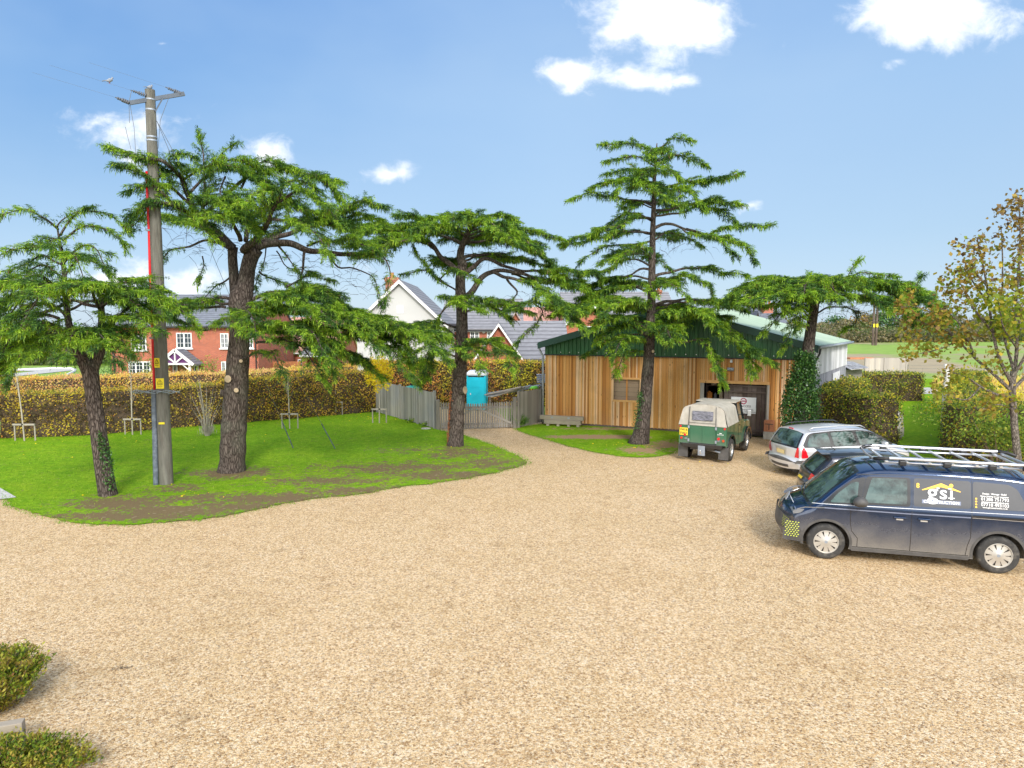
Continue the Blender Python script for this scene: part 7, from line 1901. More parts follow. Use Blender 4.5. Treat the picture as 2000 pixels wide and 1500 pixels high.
for px in range(1590, 2110, 21):          # tree line on the bank, right
    Yq = rr_.uniform(135, 165); q = A(px, 640, Yq)
    top = 622 + 10 * math.sin(px * .021) + rr_.uniform(-9, 6) - (18 if 1800 < px < 1880 else 0) - (14 if px > 1880 else 0)
    h_ = A(px, top, Yq).z - land_z(q.x, Yq)
    far_tree('hedgerow_tree', '%s bushy tree along the far hedgerow, counted from the barn side' % ORD[k], q.x, Yq, h_, 3.2, kinds[k % 5], 1100, .42, 'trees along the far hedgerow'); k += 1
k0 = k
for px in range(-40, 236, 23):            # dark trees beyond the green, left
    Yq = rr_.uniform(84, 98); q = A(px, 640, Yq)
    top = 640 + rr_.uniform(-14, 10) + (18 if px > 150 else 0)
    h_ = A(px, top, Yq).z
    far_tree('woodland_tree', '%s dark tree of the woodland edge, counted towards the brick house' % ORD[k - k0], q.x, Yq, h_, 2.6, ['ivy_leaf', 'far_wood', 'mixed_hedge', 'far_wood'][k % 4], 1200, .32, 'woodland trees behind the cedar at far left'); k += 1
for i, px in enumerate(range(1180, 1600, 60)):
    Yq = rr_.uniform(100, 120); q = A(px, 640, Yq); far_tree('village_tree', '%s distant tree behind the village roofs, counted towards the field' % ORD[i], q.x, Yq, A(px, 618, Yq).z, 3, 'far_wood', 500, .4, 'distant trees behind the village roofs')
# low scrub belt that closes the gap under the far trees
P = []
for _ in range(15000):
    px = rr_.uniform(1580, 2130); Yq = rr_.uniform(126, 134); q = A(px, 640, Yq); P.append((q.x, Yq, land_z(q.x, Yq) + abs(rr_.gauss(0, 1.2))))
o = leaves('undergrowth', np.array(P), .45, 'far_wood', asp=.8); tag(o, 'tangled scrub belt along the foot of the far hedgerow', 'scrub', kind='stuff')
P = []
for _ in range(7000):
    px = rr_.uniform(-120, 240); Yq = rr_.uniform(80, 84); q = A(px, 640, Yq); P.append((q.x, Yq, abs(rr_.gauss(0, .9))))
o = leaves('undergrowth', np.array(P), .32, 'far_wood', asp=.8); tag(o, 'scrub along the woodland edge beyond the left green', 'scrub', kind='stuff')
# rough dry growth between hedge and field on the right
P = []
for _ in range(14000):
    x_ = rr_.uniform(24, 46); y_ = rr_.uniform(33, 56)
    if x_ < y_ * .62: continue
    P.append((x_, y_, rr_.uniform(0, .45)))
P = np.array(P); D = rng.normal(0, .4, (len(P), 3)); D[:, 2] = 1
V, Q = kites(P, D, rng.uniform(.2, .6, len(P)), rng.uniform(.03, .07, len(P)))
o = np_mesh('rough_grass', V, Q, 'golden_hedge'); tag(o, 'rough tawny grass between the right hedge and the field', 'grass', kind='stuff')
# ================================================================== VEHICLES
def cr2(pts, step=.035, closed=False):
    """Catmull-Rom in 2D; returns points and their control parameter"""
    P = [Vector((p_[0], p_[1])) for p_ in pts]; n = len(P); out_ = []; tt = []
    for i in range(n - 1):
        a, b_ = P[i], P[i + 1]; p0_ = P[i - 1] if i else a * 2 - b_; p3 = P[i + 2] if i + 2 < n else b_ * 2 - a
        L = (b_ - a).length; k = max(1, int(L / step))
        # limit tangents so sharp corners stay tidy
        m0 = (b_ - p0_) * .5; m1 = (p3 - a) * .5
        if m0.length > L: m0 *= L / m0.length
        if m1.length > L: m1 *= L / m1.length
        for j in range(k):
            u = j / k; u2 = u * u; u3 = u2 * u
            out_.append(a * (2 * u3 - 3 * u2 + 1) + m0 * (u3 - 2 * u2 + u) + b_ * (-2 * u3 + 3 * u2) + m1 * (u3 - u2)); tt.append(i + u)
    out_.append(P[-1]); tt.append(n - 1)
    return out_, tt

class Car:
    """body from a side outline (rear foot -> over the roof -> front foot) and a half-width function"""
    def __init__(s, root, top, crown, W, arches, zs, r=.07, paint='paint_silver'):
        s.root = root; s.W = W; s.r = r; s.paint = paint
        s.c, s.t = cr2(top); s.crown_k = crown; s.arches = arches; s.zs = zs
        n = len(s.c); s.n = []
        for i in range(n):
            d = s.c[min(i + 1, n - 1)] - s.c[max(i - 1, 0)]; d.normalize(); s.n.append(Vector((-d.y, d.x)))
        # outline runs rear->front over the roof so the outward normal is the left normal
        s.edge = [s.c[i] - s.n[i] * s.cr(s.t[i]) for i in range(n)]
        s.body()
    def cr(s, t):
        i = int(min(t, len(s.crown_k) - 1.001)); u = t - i
        return s.crown_k[i] * (1 - u) + s.crown_k[i + 1] * u
    def bottom(s):
        """from front foot back to rear foot with wheel arches"""
        x1 = s.edge[-1].x; x0 = s.edge[0].x; out_ = []
        z = s.zs
        for (cx, cz, ra) in sorted(s.arches, key=lambda a: -a[0]):
            dx_ = math.sqrt(max(0, ra * ra - (z - cz) ** 2)); a0 = math.atan2(z - cz, dx_)
            a1 = PI - a0
            for k in range(21):
                a = a0 + (a1 - a0) * k / 20; out_.append(Vector((cx + ra * math.cos(a), cz + ra * math.sin(a))))
        return out_
    def poly_mesh(s, outline, off, step=.06, holes=None):
        """triangulate a side polygon with interior points; returns verts2d, faces"""
        O = [Vector((p_[0], p_[1])) for p_ in outline]
        xs_ = [p_.x for p_ in O]; zs_ = [p_.y for p_ in O]
        pts = list(O); edges = [(i, (i + 1) % len(O)) for i in range(len(O))]
        lo_ = [(p_.x, p_.y) for p_ in O]
        x = min(xs_) + step * .5
        while x < max(xs_):
            z = min(zs_) + step * .5
            while z < max(zs_):
                if in_poly((x, z), lo_):
                    if min((Vector((x, z)) - p_).length for p_ in O) > step * .45: pts.append(Vector((x, z)))
                z += step
            x += step
        res = geometry.delaunay_2d_cdt(pts, edges, [], 1, 1e-5)
        return res[0], res[2]
    def side_pts(s, V2, off, sg):
        return [Vector((v_.x, sg * (s.W(v_.x, v_.y) + off), v_.y)) for v_ in V2]
    def body(s):
        n = len(s.c); r = s.r
        mb = MB()
        # lateral wrap
        m = 12
        idx = []
        for i in range(n):
            e = s.c[i]; cr = s.cr(s.t[i]); w_ = s.W(s.edge[i].x, s.edge[i].y) - r
            row = []
            for j in range(m + 1):
                v = -1 + 2 * j / m; p_ = e - s.n[i] * cr * abs(v) ** 2.2
                row.append((p_.x, w_ * v, p_.y))
            idx.append(row)
        k = len(mb.v)
        for row in idx: mb.v += row
        for i in range(n - 1):
            for j in range(m):
                a = k + i * (m + 1) + j; mb.f.append((a, a + 1, a + m + 2, a + m + 1)); mb.mi.append(0)
        # rounded shoulder and side, both sides
        ins = [s.edge[i] - s.n[i] * r for i in range(n)]
        bot = s.bottom()
        V2, F2 = s.poly_mesh([tuple(p_) for p_ in ins] + [tuple(p_) for p_ in bot], 0)
        for sg in (-1, 1):
            k = len(mb.v)
            for i in range(n):
                for q in range(4):
                    a = PI / 2 * q / 3
                    p_ = s.edge[i] - s.n[i] * r * (1 - math.cos(a)); w0 = s.W(s.edge[i].x, s.edge[i].y) - r; w1 = s.W(ins[i].x, ins[i].y)
                    y_ = w0 + (w1 - w0) * math.sin(a)
                    mb.v.append((p_.x, sg * y_, p_.y))
            for i in range(n - 1):
                for q in range(3):
                    a = k + i * 4 + q; mb.f.append((a, a + 1, a + 5, a + 4)); mb.mi.append(0)
            mb.add(s.side_pts(V2, 0, sg), [tuple(f) for f in F2])
        o_ = mb.build('body', s.paint, s.root)
        bm = bmesh.new(); bm.from_mesh(o_.data); bmesh.ops.remove_doubles(bm, verts=bm.verts, dist=.0008); bmesh.ops.recalc_face_normals(bm, faces=bm.faces)
        bm.to_mesh(o_.data); bm.free()
        o_.data.polygons.foreach_set('use_smooth', [True] * len(o_.data.polygons)); o_.data.set_sharp_from_angle(angle=R(38))
        s.bodyobj = o_
        # dark underbody
        x0 = min(p_.x for p_ in s.c) + .25; x1 = max(p_.x for p_ in s.c) - .25
        MB().bb(x0, x1, -.58, .58, s.zs - .02, .72).build('underbody', 'tyre', s.root)
    def panel(s, name, outline, mat, off=.004, sides=(-1, 1), step=.07, smooth_corners=True, parent=None, thick=None):
        if smooth_corners:
            O = []
            n = len(outline)
            for i in range(n):
                a = Vector(outline[i - 1]); b_ = Vector(outline[i]); c_ = Vector(outline[(i + 1) % n])
                rr = min(.05, (a - b_).length * .3, (c_ - b_).length * .3)
                p0_ = b_ + (a - b_).normalized() * rr; p1 = b_ + (c_ - b_).normalized() * rr
                O += [p0_, (p0_ + p1) * .25 + b_ * .5, p1]
        else: O = [Vector(p_) for p_ in outline]
        # subdivide long edges
        O2 = []
        for i in range(len(O)):
            a, b_ = O[i], O[(i + 1) % len(O)]; k = max(1, int((b_ - a).length / .08))
            for j in range(k): O2.append(a.lerp(b_, j / k))
        V2, F2 = s.poly_mesh([tuple(p_) for p_ in O2], 0, step)
        outp = []
        for sg in sides:
            mb = MB(); mb.add(s.side_pts(V2, off, sg), [tuple(f) for f in F2]); o_ = mb.build(name, mat, parent or s.root, smooth=True); outp.append(o_)
        return outp
    def line(s, name, pts, mat, w_=.012, off=.002, sides=(-1, 1), parent=None):
        for sg in sides:
            mb = MB(); P = [Vector(p_) for p_ in pts]; Q_ = []
            for i in range(len(P) - 1):
                k = max(1, int((P[i + 1] - P[i]).length / .08))
                for j in range(k): Q_.append(P[i].lerp(P[i + 1], j / k))
            Q_.append(P[-1])
            V_ = []
            for i, p_ in enumerate(Q_):
                d = Q_[min(i + 1, len(Q_) - 1)] - Q_[max(i - 1, 0)]; d.normalize(); nn = Vector((-d.y, d.x))
                for sg2 in (-1, 1):
                    z_ = p_ + nn * sg2 * w_ / 2; V_.append((z_.x, sg * (s.W(z_.x, z_.y) + off), z_.y))
            mb.add(V_, [(2 * i, 2 * i + 1, 2 * i + 3, 2 * i + 2) for i in range(len(Q_) - 1)]); mb.build(name, mat, parent or s.root)
    def wp(s, t, v, off=0.0):
        # interpolate along the outline
        i = 0
        lo_, hi = 0, len(s.t) - 1
        while hi - lo_ > 1:
            mid = (lo_ + hi) // 2
            if s.t[mid] <= t: lo_ = mid
            else: hi = mid
        u = (t - s.t[lo_]) / max(1e-6, s.t[hi] - s.t[lo_])
        c_ = s.c[lo_].lerp(s.c[hi], u); n_ = s.n[lo_].lerp(s.n[hi], u).normalized(); e_ = s.edge[lo_].lerp(s.edge[hi], u)
        w_ = s.W(e_.x, e_.y) - s.r
        p_ = c_ - n_ * s.cr(t) * abs(v) ** 2.2 + n_ * off
        return Vector((p_.x, w_ * v, p_.y))
    def wrap(s, name, t0, t1, v0, v1, mat, off=.004, parent=None, vf=None, nt=14, nv=12, rot=False):
        """patch on the wrap; vf(u)->(v0,v1) optional"""
        mb = MB(); V_ = []
        for i in range(nt + 1):
            u = i / nt; a, b_ = (v0, v1) if vf is None else vf(u)
            for j in range(nv + 1): V_.append(s.wp(t0 + (t1 - t0) * u, a + (b_ - a) * j / nv, off))
        mb.add(V_, [(i * (nv + 1) + j, i * (nv + 1) + j + 1, (i + 1) * (nv + 1) + j + 1, (i + 1) * (nv + 1) + j) for i in range(nt) for j in range(nv)])
        return mb.build(name, mat, parent or s.root, smooth=True)

def wheel(root, x, y, r, w_, out, style='slots', rimr=.68, mat='alloy', steer=0.0):
    """out=+1/-1: outward y direction"""
    o_ = empty('wheel', (x, y, r)); o_.parent = root; o_.rotation_euler = (0, 0, steer)
    h = w_ / 2; ri = r * rimr
    prof = [(ri, -h), (r * .93, -h), (r * .985, -h * .8), (r, -h * .5), (r, h * .5), (r * .985, h * .8), (r * .93, h), (r * .80, h * 1.04), (ri, h * .97)]
    MB().lathe([(a, b_ * out) for a, b_ in prof], axis='y', n=40).build('tyre', 'tyre', o_, smooth=True, sharp=50)
    mb = MB()
    mb.lathe([(a, b_ * out) for a, b_ in [(ri, h * .97), (ri * .97, h * .98), (ri * .94, h * .78), (ri * .3, h * .86), (ri * .18, h * .98), (0, h * .98)]], axis='y', n=40)
    nslot = {'slots': 10, 'five': 5, 'seven': 7, 'steel': 8}[style]
    for k in range(nslot):
        a = 2 * PI * k / nslot
        def rp(rad, da): 
            return (rad * math.cos(a + da), h * (.86 - .08 * (rad / ri - .3) / .64 + .03) * out, rad * math.sin(a + da))
        if style == 'slots':
            wi, wo = (.02, .055) if k % 2 == 0 else (.02, .02)
            pts = [rp(ri * .45, -wi * .8), rp(ri * .88, -wo * 1.7), rp(ri * .90, wo * 1.7), rp(ri * .45, wi * .8)] if k % 2 == 0 else [rp(ri * .50, -.03), rp(ri * .76, -.03), rp(ri * .88, -.10), rp(ri * .88, .10), rp(ri * .76, .03), rp(ri * .50, .03)]
        elif style == 'steel': pts = [rp(ri * .55, -.16), rp(ri * .8, -.14), rp(ri * .8, .14), rp(ri * .55, .16)]
        else:
            g_ = PI / nslot * .58; pts = [rp(ri * .38, -g_ * .7), rp(ri * .88, -g_), rp(ri * .90, 0), rp(ri * .88, g_), rp(ri * .38, g_ * .7)]
        mb.poly(pts, 1)
    o2 = mb.build('rim', [mat, 'car_black'], o_, smooth=True, sharp=40)
    MB().lathe([(0, h * 1.0 * out), (ri * .13, h * 1.0 * out), (ri * .14, h * .93 * out)], axis='y', n=16).build('hub_cap', 'galv', o_)
    return o_

# ------------------------------------------------------------------ blue van (front to the left)
F_ = G(1612, 1092); R_ = G(1948, 1121)
hd = (F_ - R_); wb_len = hd.length; hd.normalize()
ang = math.atan2(hd.y, hd.x)
SV = wb_len / 2.99
left = Vector((-hd.y, hd.x, 0))           # left side of the van
cside = left if left.y < 0 else -left     # side towards the camera
VW2 = .985 * SV
mid = (F_ + R_) / 2 - cside * (VW2 - .02)
van = empty('van', (mid.x, mid.y, 0), ang); tag(van, 'dusty dark blue electric van with aluminium roof rack and yellow-white lettering', 'van')
sg_c = 1 if left.y < 0 else -1
xf, xr = 1.495 * SV, -1.495 * SV          # axle positions
Wm = .975 * SV
def Wvan(x, z):
    w_ = Wm
    u = max(0, (x - 1.25) / 1.15); w_ -= .20 * min(1.2, u) ** 2.4
    u = max(0, (-x - 1.75) / .7); w_ -= .09 * min(1.2, u) ** 2.2
    if z > 1.12: w_ -= .20 * (z - 1.12) ** 1.25
    if z < .55: w_ -= .10 * (.55 - z)
    w_ += .018 * math.exp(-((z - 1.08) / .05) ** 2)
    return w_
top = [(-2.24, .30), (-2.30, .62), (-2.31, 1.0), (-2.27, 1.30), (-2.14, 1.70), (-2.0, 1.86), (-1.4, 1.915), (-.4, 1.935), (.5, 1.915), (.95, 1.83), (1.35, 1.56), (1.72, 1.24), (1.86, 1.12), (2.10, 1.02), (2.26, .90), (2.345, .70), (2.36, .48), (2.26, .28)]
top = [(x * SV, z * SV) for x, z in top]
crw = [.10, .10, .10, .10, .10, .07, .06, .06, .06, .07, .09, .12, .12, .13, .18, .22, .22, .2]
car = Car(van, top, crw, Wvan, [(xf, .355 * SV, .43), (xr, .355 * SV, .43)], .24, .09, 'paint_blue')
S_ = SV
def sc(L): return [(x * S_, z * S_) for x, z in L]
for sg, xw in ((1, xf), (-1, xf), (1, xr), (-1, xr)): wheel(van, xw, sg * (Wm - .115), .355 * SV, .235, sg, 'slots', .66, 'alloy')
# glazing: black surround, front quarter light, front door window, film-covered rear panels
car.panel('window_surround', sc([(1.60, 1.13), (.90, 1.16), (.80, 1.70), (1.02, 1.655), (1.36, 1.39)]), 'car_black', .003)
car.panel('window_surround', sc([(.895, 1.163), (.02, 1.18), (.02, 1.73), (.795, 1.71)]), 'car_black', .0031)
car.panel('quarter_window', sc([(1.46, 1.17), (.97, 1.19), (.93, 1.60), (1.04, 1.59), (1.31, 1.36)]), 'car_glass', .006)
car.panel('door_window', sc([(.84, 1.21), (.08, 1.22), (.08, 1.70), (.70, 1.69)]), 'car_glass', .006)
fl1 = car.panel('side_panel_film', sc([(-.03, 1.195), (-1.0, 1.215), (-1.0, 1.725), (-.03, 1.73)]), 'dark_film', .005)
fl2 = car.panel('side_panel_film', sc([(-1.03, 1.215), (-1.92, 1.235), (-1.90, 1.34), (-1.76, 1.62), (-1.62, 1.70), (-1.03, 1.725)]), 'dark_film', .005)
# trim lines: belt chrome, shoulder line, sliding rail, sill, doors
car.line('waist_trim', sc([(1.78, 1.13), (-2.2, 1.165)]), 'alloy_bright', .009, .005)
car.line('shoulder_line', sc([(1.55, 1.055), (.0, 1.045), (-1.0, 1.05)]), 'print_grey', .024, .004)
car.line('slide_rail', sc([(-1.02, 1.08), (-2.2, 1.07)]), 'car_black', .030, .006)
car.line('slide_rail_trim', sc([(-1.02, 1.05), (-2.2, 1.04)]), 'alloy_bright', .010, .007)
car.line('door_gap', sc([(1.07, 1.13), (1.07, .78), (1.04, .62), (.93, .48), (.93, .30)]), 'car_black', .010, .003)
car.line('door_gap', sc([(-.005, 1.73), (-.005, .30)]), 'car_black', .010, .0032)
car.line('door_gap', sc([(-1.015, 1.73), (-1.015, .66), (-.97, .50), (-.95, .30)]), 'car_black', .010, .0032)
car.line('roof_seam', sc([(.98, 1.745), (.2, 1.77), (-1.4, 1.77), (-1.95, 1.72)]), 'car_black', .012, .003)
car.line('sill_gap', sc([(1.02, .30), (-1.0, .30)]), 'car_black', .010, .003)
car.panel('sill', sc([(1.03, .215), (-1.0, .215), (-1.03, .285), (1.06, .285)]), 'car_trim', .012, smooth_corners=False)
for (cx) in (xf, xr):
    arc = [(cx + .452 * math.cos(a), .355 * SV + .452 * math.sin(a)) for a in np.linspace(R(-12), R(192), 26)]
    car.line('arch_trim', arc, 'car_trim', .05, .006)
# door handles
for x in (.20, -.22):
    for sg in (-1, 1):
        y_ = sg * (Wvan(x * S_, .96) + .02)
        mb = MB(); mb.box((x * S_, y_, .955 * S_), (.22, .03, .035)); o_ = mb.build('door_handle', 'paint_blue', van, bevel=.012)
        MB().box((x * S_, sg * (Wvan(x * S_, .96) + .004), .925 * S_), (.12, .006, .04)).build('handle_recess', 'alloy_bright', o_)
# mirrors
for sg in (-1, 1):
    mr = empty('mirror', (.93 * S_, sg * (Wvan(.9, 1.25) + .17), 1.255 * S_)); mr.parent = van
    mb = MB(); bmx = bmesh.new(); bmesh.ops.create_uvsphere(bmx, u_segments=18, v_segments=12, radius=1)
    for v_ in bmx.verts: v_.co = Vector((v_.co.x * .135, v_.co.y * .14, v_.co.z * .105 - .02 * abs(v_.co.x)))
    me = bpy.data.meshes.new('mirror_shell'); bmx.to_mesh(me); bmx.free(); me.polygons.foreach_set('use_smooth', [True] * len(me.polygons)); link('shell', me, mr, 'car_trim')
    MB().bar((0.02, -sg * .16, -.06), (0, 0, -.04), .05, .07).build('arm', 'car_black', mr)
    MB().box((.085, 0, -.045), (.03, .16, .016)).build('indicator', 'lamp_clear', mr)
# windscreen on the wrap, black surround, wipers, stickers behind glass omitted
car.wrap('windscreen_frame', 8.95, 12.05, -.985, .985, 'car_black', .003)
ws = car.wrap('windscreen', 9.15, 11.75, -.93, .93, 'car_glass', .007, nt=20)
mb = MB(); mb.tube([car.wp(11.95, -.1, .02), car.wp(11.6, -.55, .025), car.wp(11.2, -.85, .02)], .010, 5); mb.tube([car.wp(11.95, .3, .02), car.wp(11.55, .0, .025), car.wp(11.3, -.35, .02)], .010, 5); mb.build('wiper', 'car_black', van)
# front: headlamps, black bumper, yellow grille dots, light bar, badge disc
for sg in (-1, 1):
    a, b_ = (.70, .98) if sg > 0 else (-.98, -.70)
    hl = car.wrap('headlight', 12.95, 13.5, a, b_, 'lamp_clear', .008, vf=(lambda u, a=a, b_=b_, sg=sg: (a + (.12 * (1 - u) if sg > 0 else 0), b_ - (.12 * (1 - u) if sg < 0 else 0))))
    car.wrap('reflector', 13.05, 13.25, a + .08, b_ - .08, 'car_black', .010, parent=hl, nt=4, nv=6)
car.line('headlight_wing', sc([(2.05, .97), (1.90, 1.03), (1.55, 1.055)]), 'lamp_clear', .022, .006)
car.panel('headlight_corner', sc([(2.12, .86), (1.98, .90), (1.90, .99), (2.02, .97), (2.12, .93)]), 'lamp_clear', .005)
car.wrap('lightbar', 12.90, 12.94, -.6, .6, 'print_white', .008, nt=2)
car.wrap('lower_grille', 14.6, 16.2, -.97, .97, 'car_trim', .006)
car.panel('bumper_corner', sc([(2.30, .30), (1.90, .30), (1.94, .52), (2.02, .66), (2.26, .76)]), 'car_trim', .005)
for sg in (-1, 1):
    mb = MB()
    for i in range(5):
        for j in range(8):
            x = (2.245 - .052 * i - (.026 if j % 2 else 0)) * S_; z = (.40 + .042 * j) * S_
            if x > 2.29 * S_ - abs(z - .6) * .15: continue
            y_ = sg * (Wvan(x, z) + .010); e = .0
            mb.add([(x - .012, sg * (Wvan(x - .012, z) + .010), z - .006), (x + .014, sg * (Wvan(x + .014, z) + .010), z - .010), (x + .012, sg * (Wvan(x + .012, z) + .010), z + .008), (x - .014, sg * (Wvan(x - .014, z) + .010), z + .012)], [(0, 1, 2, 3)])
    mb.build('grille_dots', 'dash_yellow', van)
for sg in (-1, 1):
    V_ = []
    mb = MB()
    for i in range(4):
        for j in range(8): 
            v = sg * (.66 + .075 * i + (.03 if j % 2 else 0)); t_ = 14.75 + .16 * j
            c_ = car.wp(t_, v, .011); dv = car.wp(t_, v + .035, .011) - c_; dt = car.wp(t_ + .05, v, .011) - c_
            mb.add([c_, c_ + dv, c_ + dv + dt, c_ + dt], [(0, 1, 2, 3)])
    mb.build('grille_dots', 'dash_yellow', van)
mb = MB(); c_ = car.wp(13.3, 0, .012); mb.lathe([(0, .01), (.13, .01), (.14, 0)], n=24); o_ = mb.build('badge', 'alloy_bright', van); o_.location = c_; o_.rotation_euler = (0, R(62), 0)
# rear: lamps, plate
for sg in (-1, 1): car.wrap('tail_light', 3.1, 2.4, sg * .97, sg * .5, 'tail_red', .006)
car.wrap('rear_window', 3.05, 4.3, -.88, .88, 'car_glass', .006)
# lettering on the film panels (side facing the camera and its twin)
def van_text(body, size, x, z, mat, sg, sx=1.0, bold=0.0, align='CENTER', parent=None, off=.012):
    """text laid on the van side; follows the tumblehome tilt"""
    y_ = sg * (Wvan(x, z) + off); tilt = math.atan2(Wvan(x, z - .1) - Wvan(x, z + .1), .2)
    rz = 0 if sg < 0 else PI
    return text_mesh(body, size, 'lettering', mat, parent or van, (x, y_, z), (R(90) - tilt, 0, rz), sx=sx, bold=bold, align=align)
for sg in (-1, 1):
    dirx = 1 if sg < 0 else -1               # text reads along +x on the -y side
    X = -.50 * S_
    par = fl1[0] if sg < 0 else fl1[1]
    def P3(x, z, off=.011): return Vector((x, sg * (Wvan(x, z) + off), z))
    # roof-shaped chevron
    mb = MB(); zc_ = 1.585
    for s2 in (-1, 1):
        a = (X, zc_ + .085); b_ = (X + s2 * .335, zc_ - .055)
        q = [P3(a[0], a[1]), P3(b_[0], b_[1]), P3(b_[0] - s2 * .015, b_[1] - .012), P3(X + s2 * .20, zc_ - .035), P3(a[0], a[1] - .075)]
        mb.poly(q)
    mb.build('roof_logo', 'print_yellow', par)
    van_text("g", .42, X - dirx * .15, 1.49, 'print_grey' if False else 'sign_white', sg, 1.05, .004, parent=par, off=.014)
    van_text("s", .36, X + dirx * .035, 1.485, 'sign_white', sg, 1.05, .004, parent=par, off=.014)
    van_text("\u0131", .36, X + dirx * .17, 1.485, 'sign_white', sg, 1.05, .004, parent=par, off=.014)
    mb = MB()  # serifs on the letters, dot of the i
    for (xx, zz, ww, hh) in ((.17, 1.40, .11, .018), (.145, 1.573, .06, .016), (-.055, 1.575, .05, .018)):
        x_ = X + dirx * xx; q = [P3(x_ - ww / 2, zz - hh / 2, .0145), P3(x_ + ww / 2, zz - hh / 2, .0145), P3(x_ + ww / 2, zz + hh / 2, .0145), P3(x_ - ww / 2, zz + hh / 2, .0145)]; mb.poly(q)
    mb.build('serifs', 'sign_white', par)
    mb = MB(); mb.poly([P3(X + dirx * .17 + .035 * math.cos(2 * PI * k / 16), 1.635 + .035 * math.sin(2 * PI * k / 16), .0145) for k in range(16)]); mb.build('dot', 'print_yellow', par)
    mb = MB(); mb.poly([P3(X - .33, 1.275), P3(X + .33, 1.275), P3(X + .33, 1.345), P3(X - .33, 1.345)]); mb.build('name_bar', 'print_grey', par)
    van_text("CONSTRUCTION", .076, X, 1.31, 'sign_white', sg, 1.02, .002, parent=par, off=.014)
    van_text("8", .13, X - dirx * .40, 1.60, 'print_yellow', sg, .9, .003, parent=par, off=.014)
    par = fl2[0] if sg < 0 else fl2[1]
    X2 = -1.38 * S_
    van_text("Design \u00b7 Manage \u00b7 Build", .042, X2, 1.52, 'print_white', sg, 1.0, .001, parent=par)
    van_text("Always building on our reputation", .034, X2, 1.475, 'print_white', sg, 1.0, .001, parent=par)
    van_text("01386 751793", .084, X2 + dirx * .01, 1.42, 'print_white', sg, .95, .0006, parent=par)
    van_text("gsiconstruction@outlook.com", .036, X2 + dirx * .01, 1.368, 'print_white', sg, 1.0, .001, parent=par)
    van_text("07710 493103", .084, X2 + dirx * .01, 1.315, 'print_white', sg, .95, .0006, parent=par)
    van_text("www.gsi-construction.co.uk", .036, X2 + dirx * .01, 1.265, 'print_white', sg, 1.0, .001, parent=par)
    mb = MB()
    for zz in (1.42, 1.368, 1.315, 1.265):
        x_ = X2 - dirx * .30; mb.poly([P3(x_ + .018 * math.cos(2 * PI * k / 10), zz + .018 * math.sin(2 * PI * k / 10), .012) for k in range(10)])
    mb.build('contact_icons', 'print_yellow', par)
# roof rack: a thing bolted to the roof; carried along with the van as its part
rk = empty('roof_rack', (0, 0, 0)); rk.parent = van
zt_ = 2.065 * S_
for sg in (-1, 1):
    for inner in (0,):
        y_ = sg * .76
        mb = MB(); mb.tube([(.62, y_ * .80, zt_ - .035), (.52, y_ * .93, zt_ + .0), (.36, y_, zt_ + .01), (-2.02, y_, zt_ - .005), (-2.16, y_ * .97, zt_ - .02), (-2.28, y_ * .82, zt_ - .06)], [.018, .026, .030, .030, .026, .016], 10); mb.build('side_rail', 'aluminium', rk, smooth=True)
        mb = MB(); mb.tube([(.62, y_ * .80, zt_ - .035), (.52, y_ * .94, zt_ - .01), (.38, y_, zt_ + .012)], [.034, .038, .034], 10); mb.build('end_cap', 'black_plastic', rk, smooth=True)
        mb = MB(); mb.tube([(-2.0, y_, zt_ - .004), (-2.16, y_ * .965, zt_ - .02), (-2.29, y_ * .80, zt_ - .06)], [.034, .038, .030], 10); mb.build('end_cap', 'black_plastic', rk, smooth=True)
    mb = MB(); mb.tube([(.45, sg * .70, zt_ - .075), (-2.05, sg * .70, zt_ - .09)], .022, 8); mb.build('lower_rail', 'aluminium', rk, smooth=True)
    for x in (.15, -.62, -1.38, -1.95):
        mb = MB(); mb.box((x, sg * .78, zt_ - .07), (.13, .10, .10)); mb.build('foot', 'black_plastic', rk, bevel=.02)
for x in (.42, .06, -.34, -.74, -1.14, -1.54, -1.92):
    mb = MB(); mb.bar((x, -.75, zt_ - .06), (x, .75, zt_ - .06), .055, .03); mb.build('crossbar', 'aluminium', rk)
mb = MB(); mb.tube([(-2.06, -.72, zt_ - .05), (-2.08, .72, zt_ - .05)], .028, 10); mb.build('rear_roller', 'aluminium', rk)
mb = MB(); mb.tube([(.60, -.60, zt_ - .05), (.64, 0, zt_ - .05), (.60, .60, zt_ - .05)], .022, 8); mb.build('front_bar', 'aluminium', rk)

# ------------------------------------------------------------------ hatch/estate builder
def make_car(name, label, loc, rz, top, crown, W, wheels, paint_, style, wr=.315, zs=.20, r=.08, arch=None):
    root = empty(name, loc, rz); tag(root, label, 'car')
    c_ = Car(root, top, crown, W, [(x, wr, arch or wr + .065) for x in wheels], zs, r, paint_)
    for x in wheels:
        for sg in (-1, 1): wheel(root, x, sg * (W(x, .4) - .11), wr, .205, sg, style, .66, 'alloy_bright')
    return root, c_
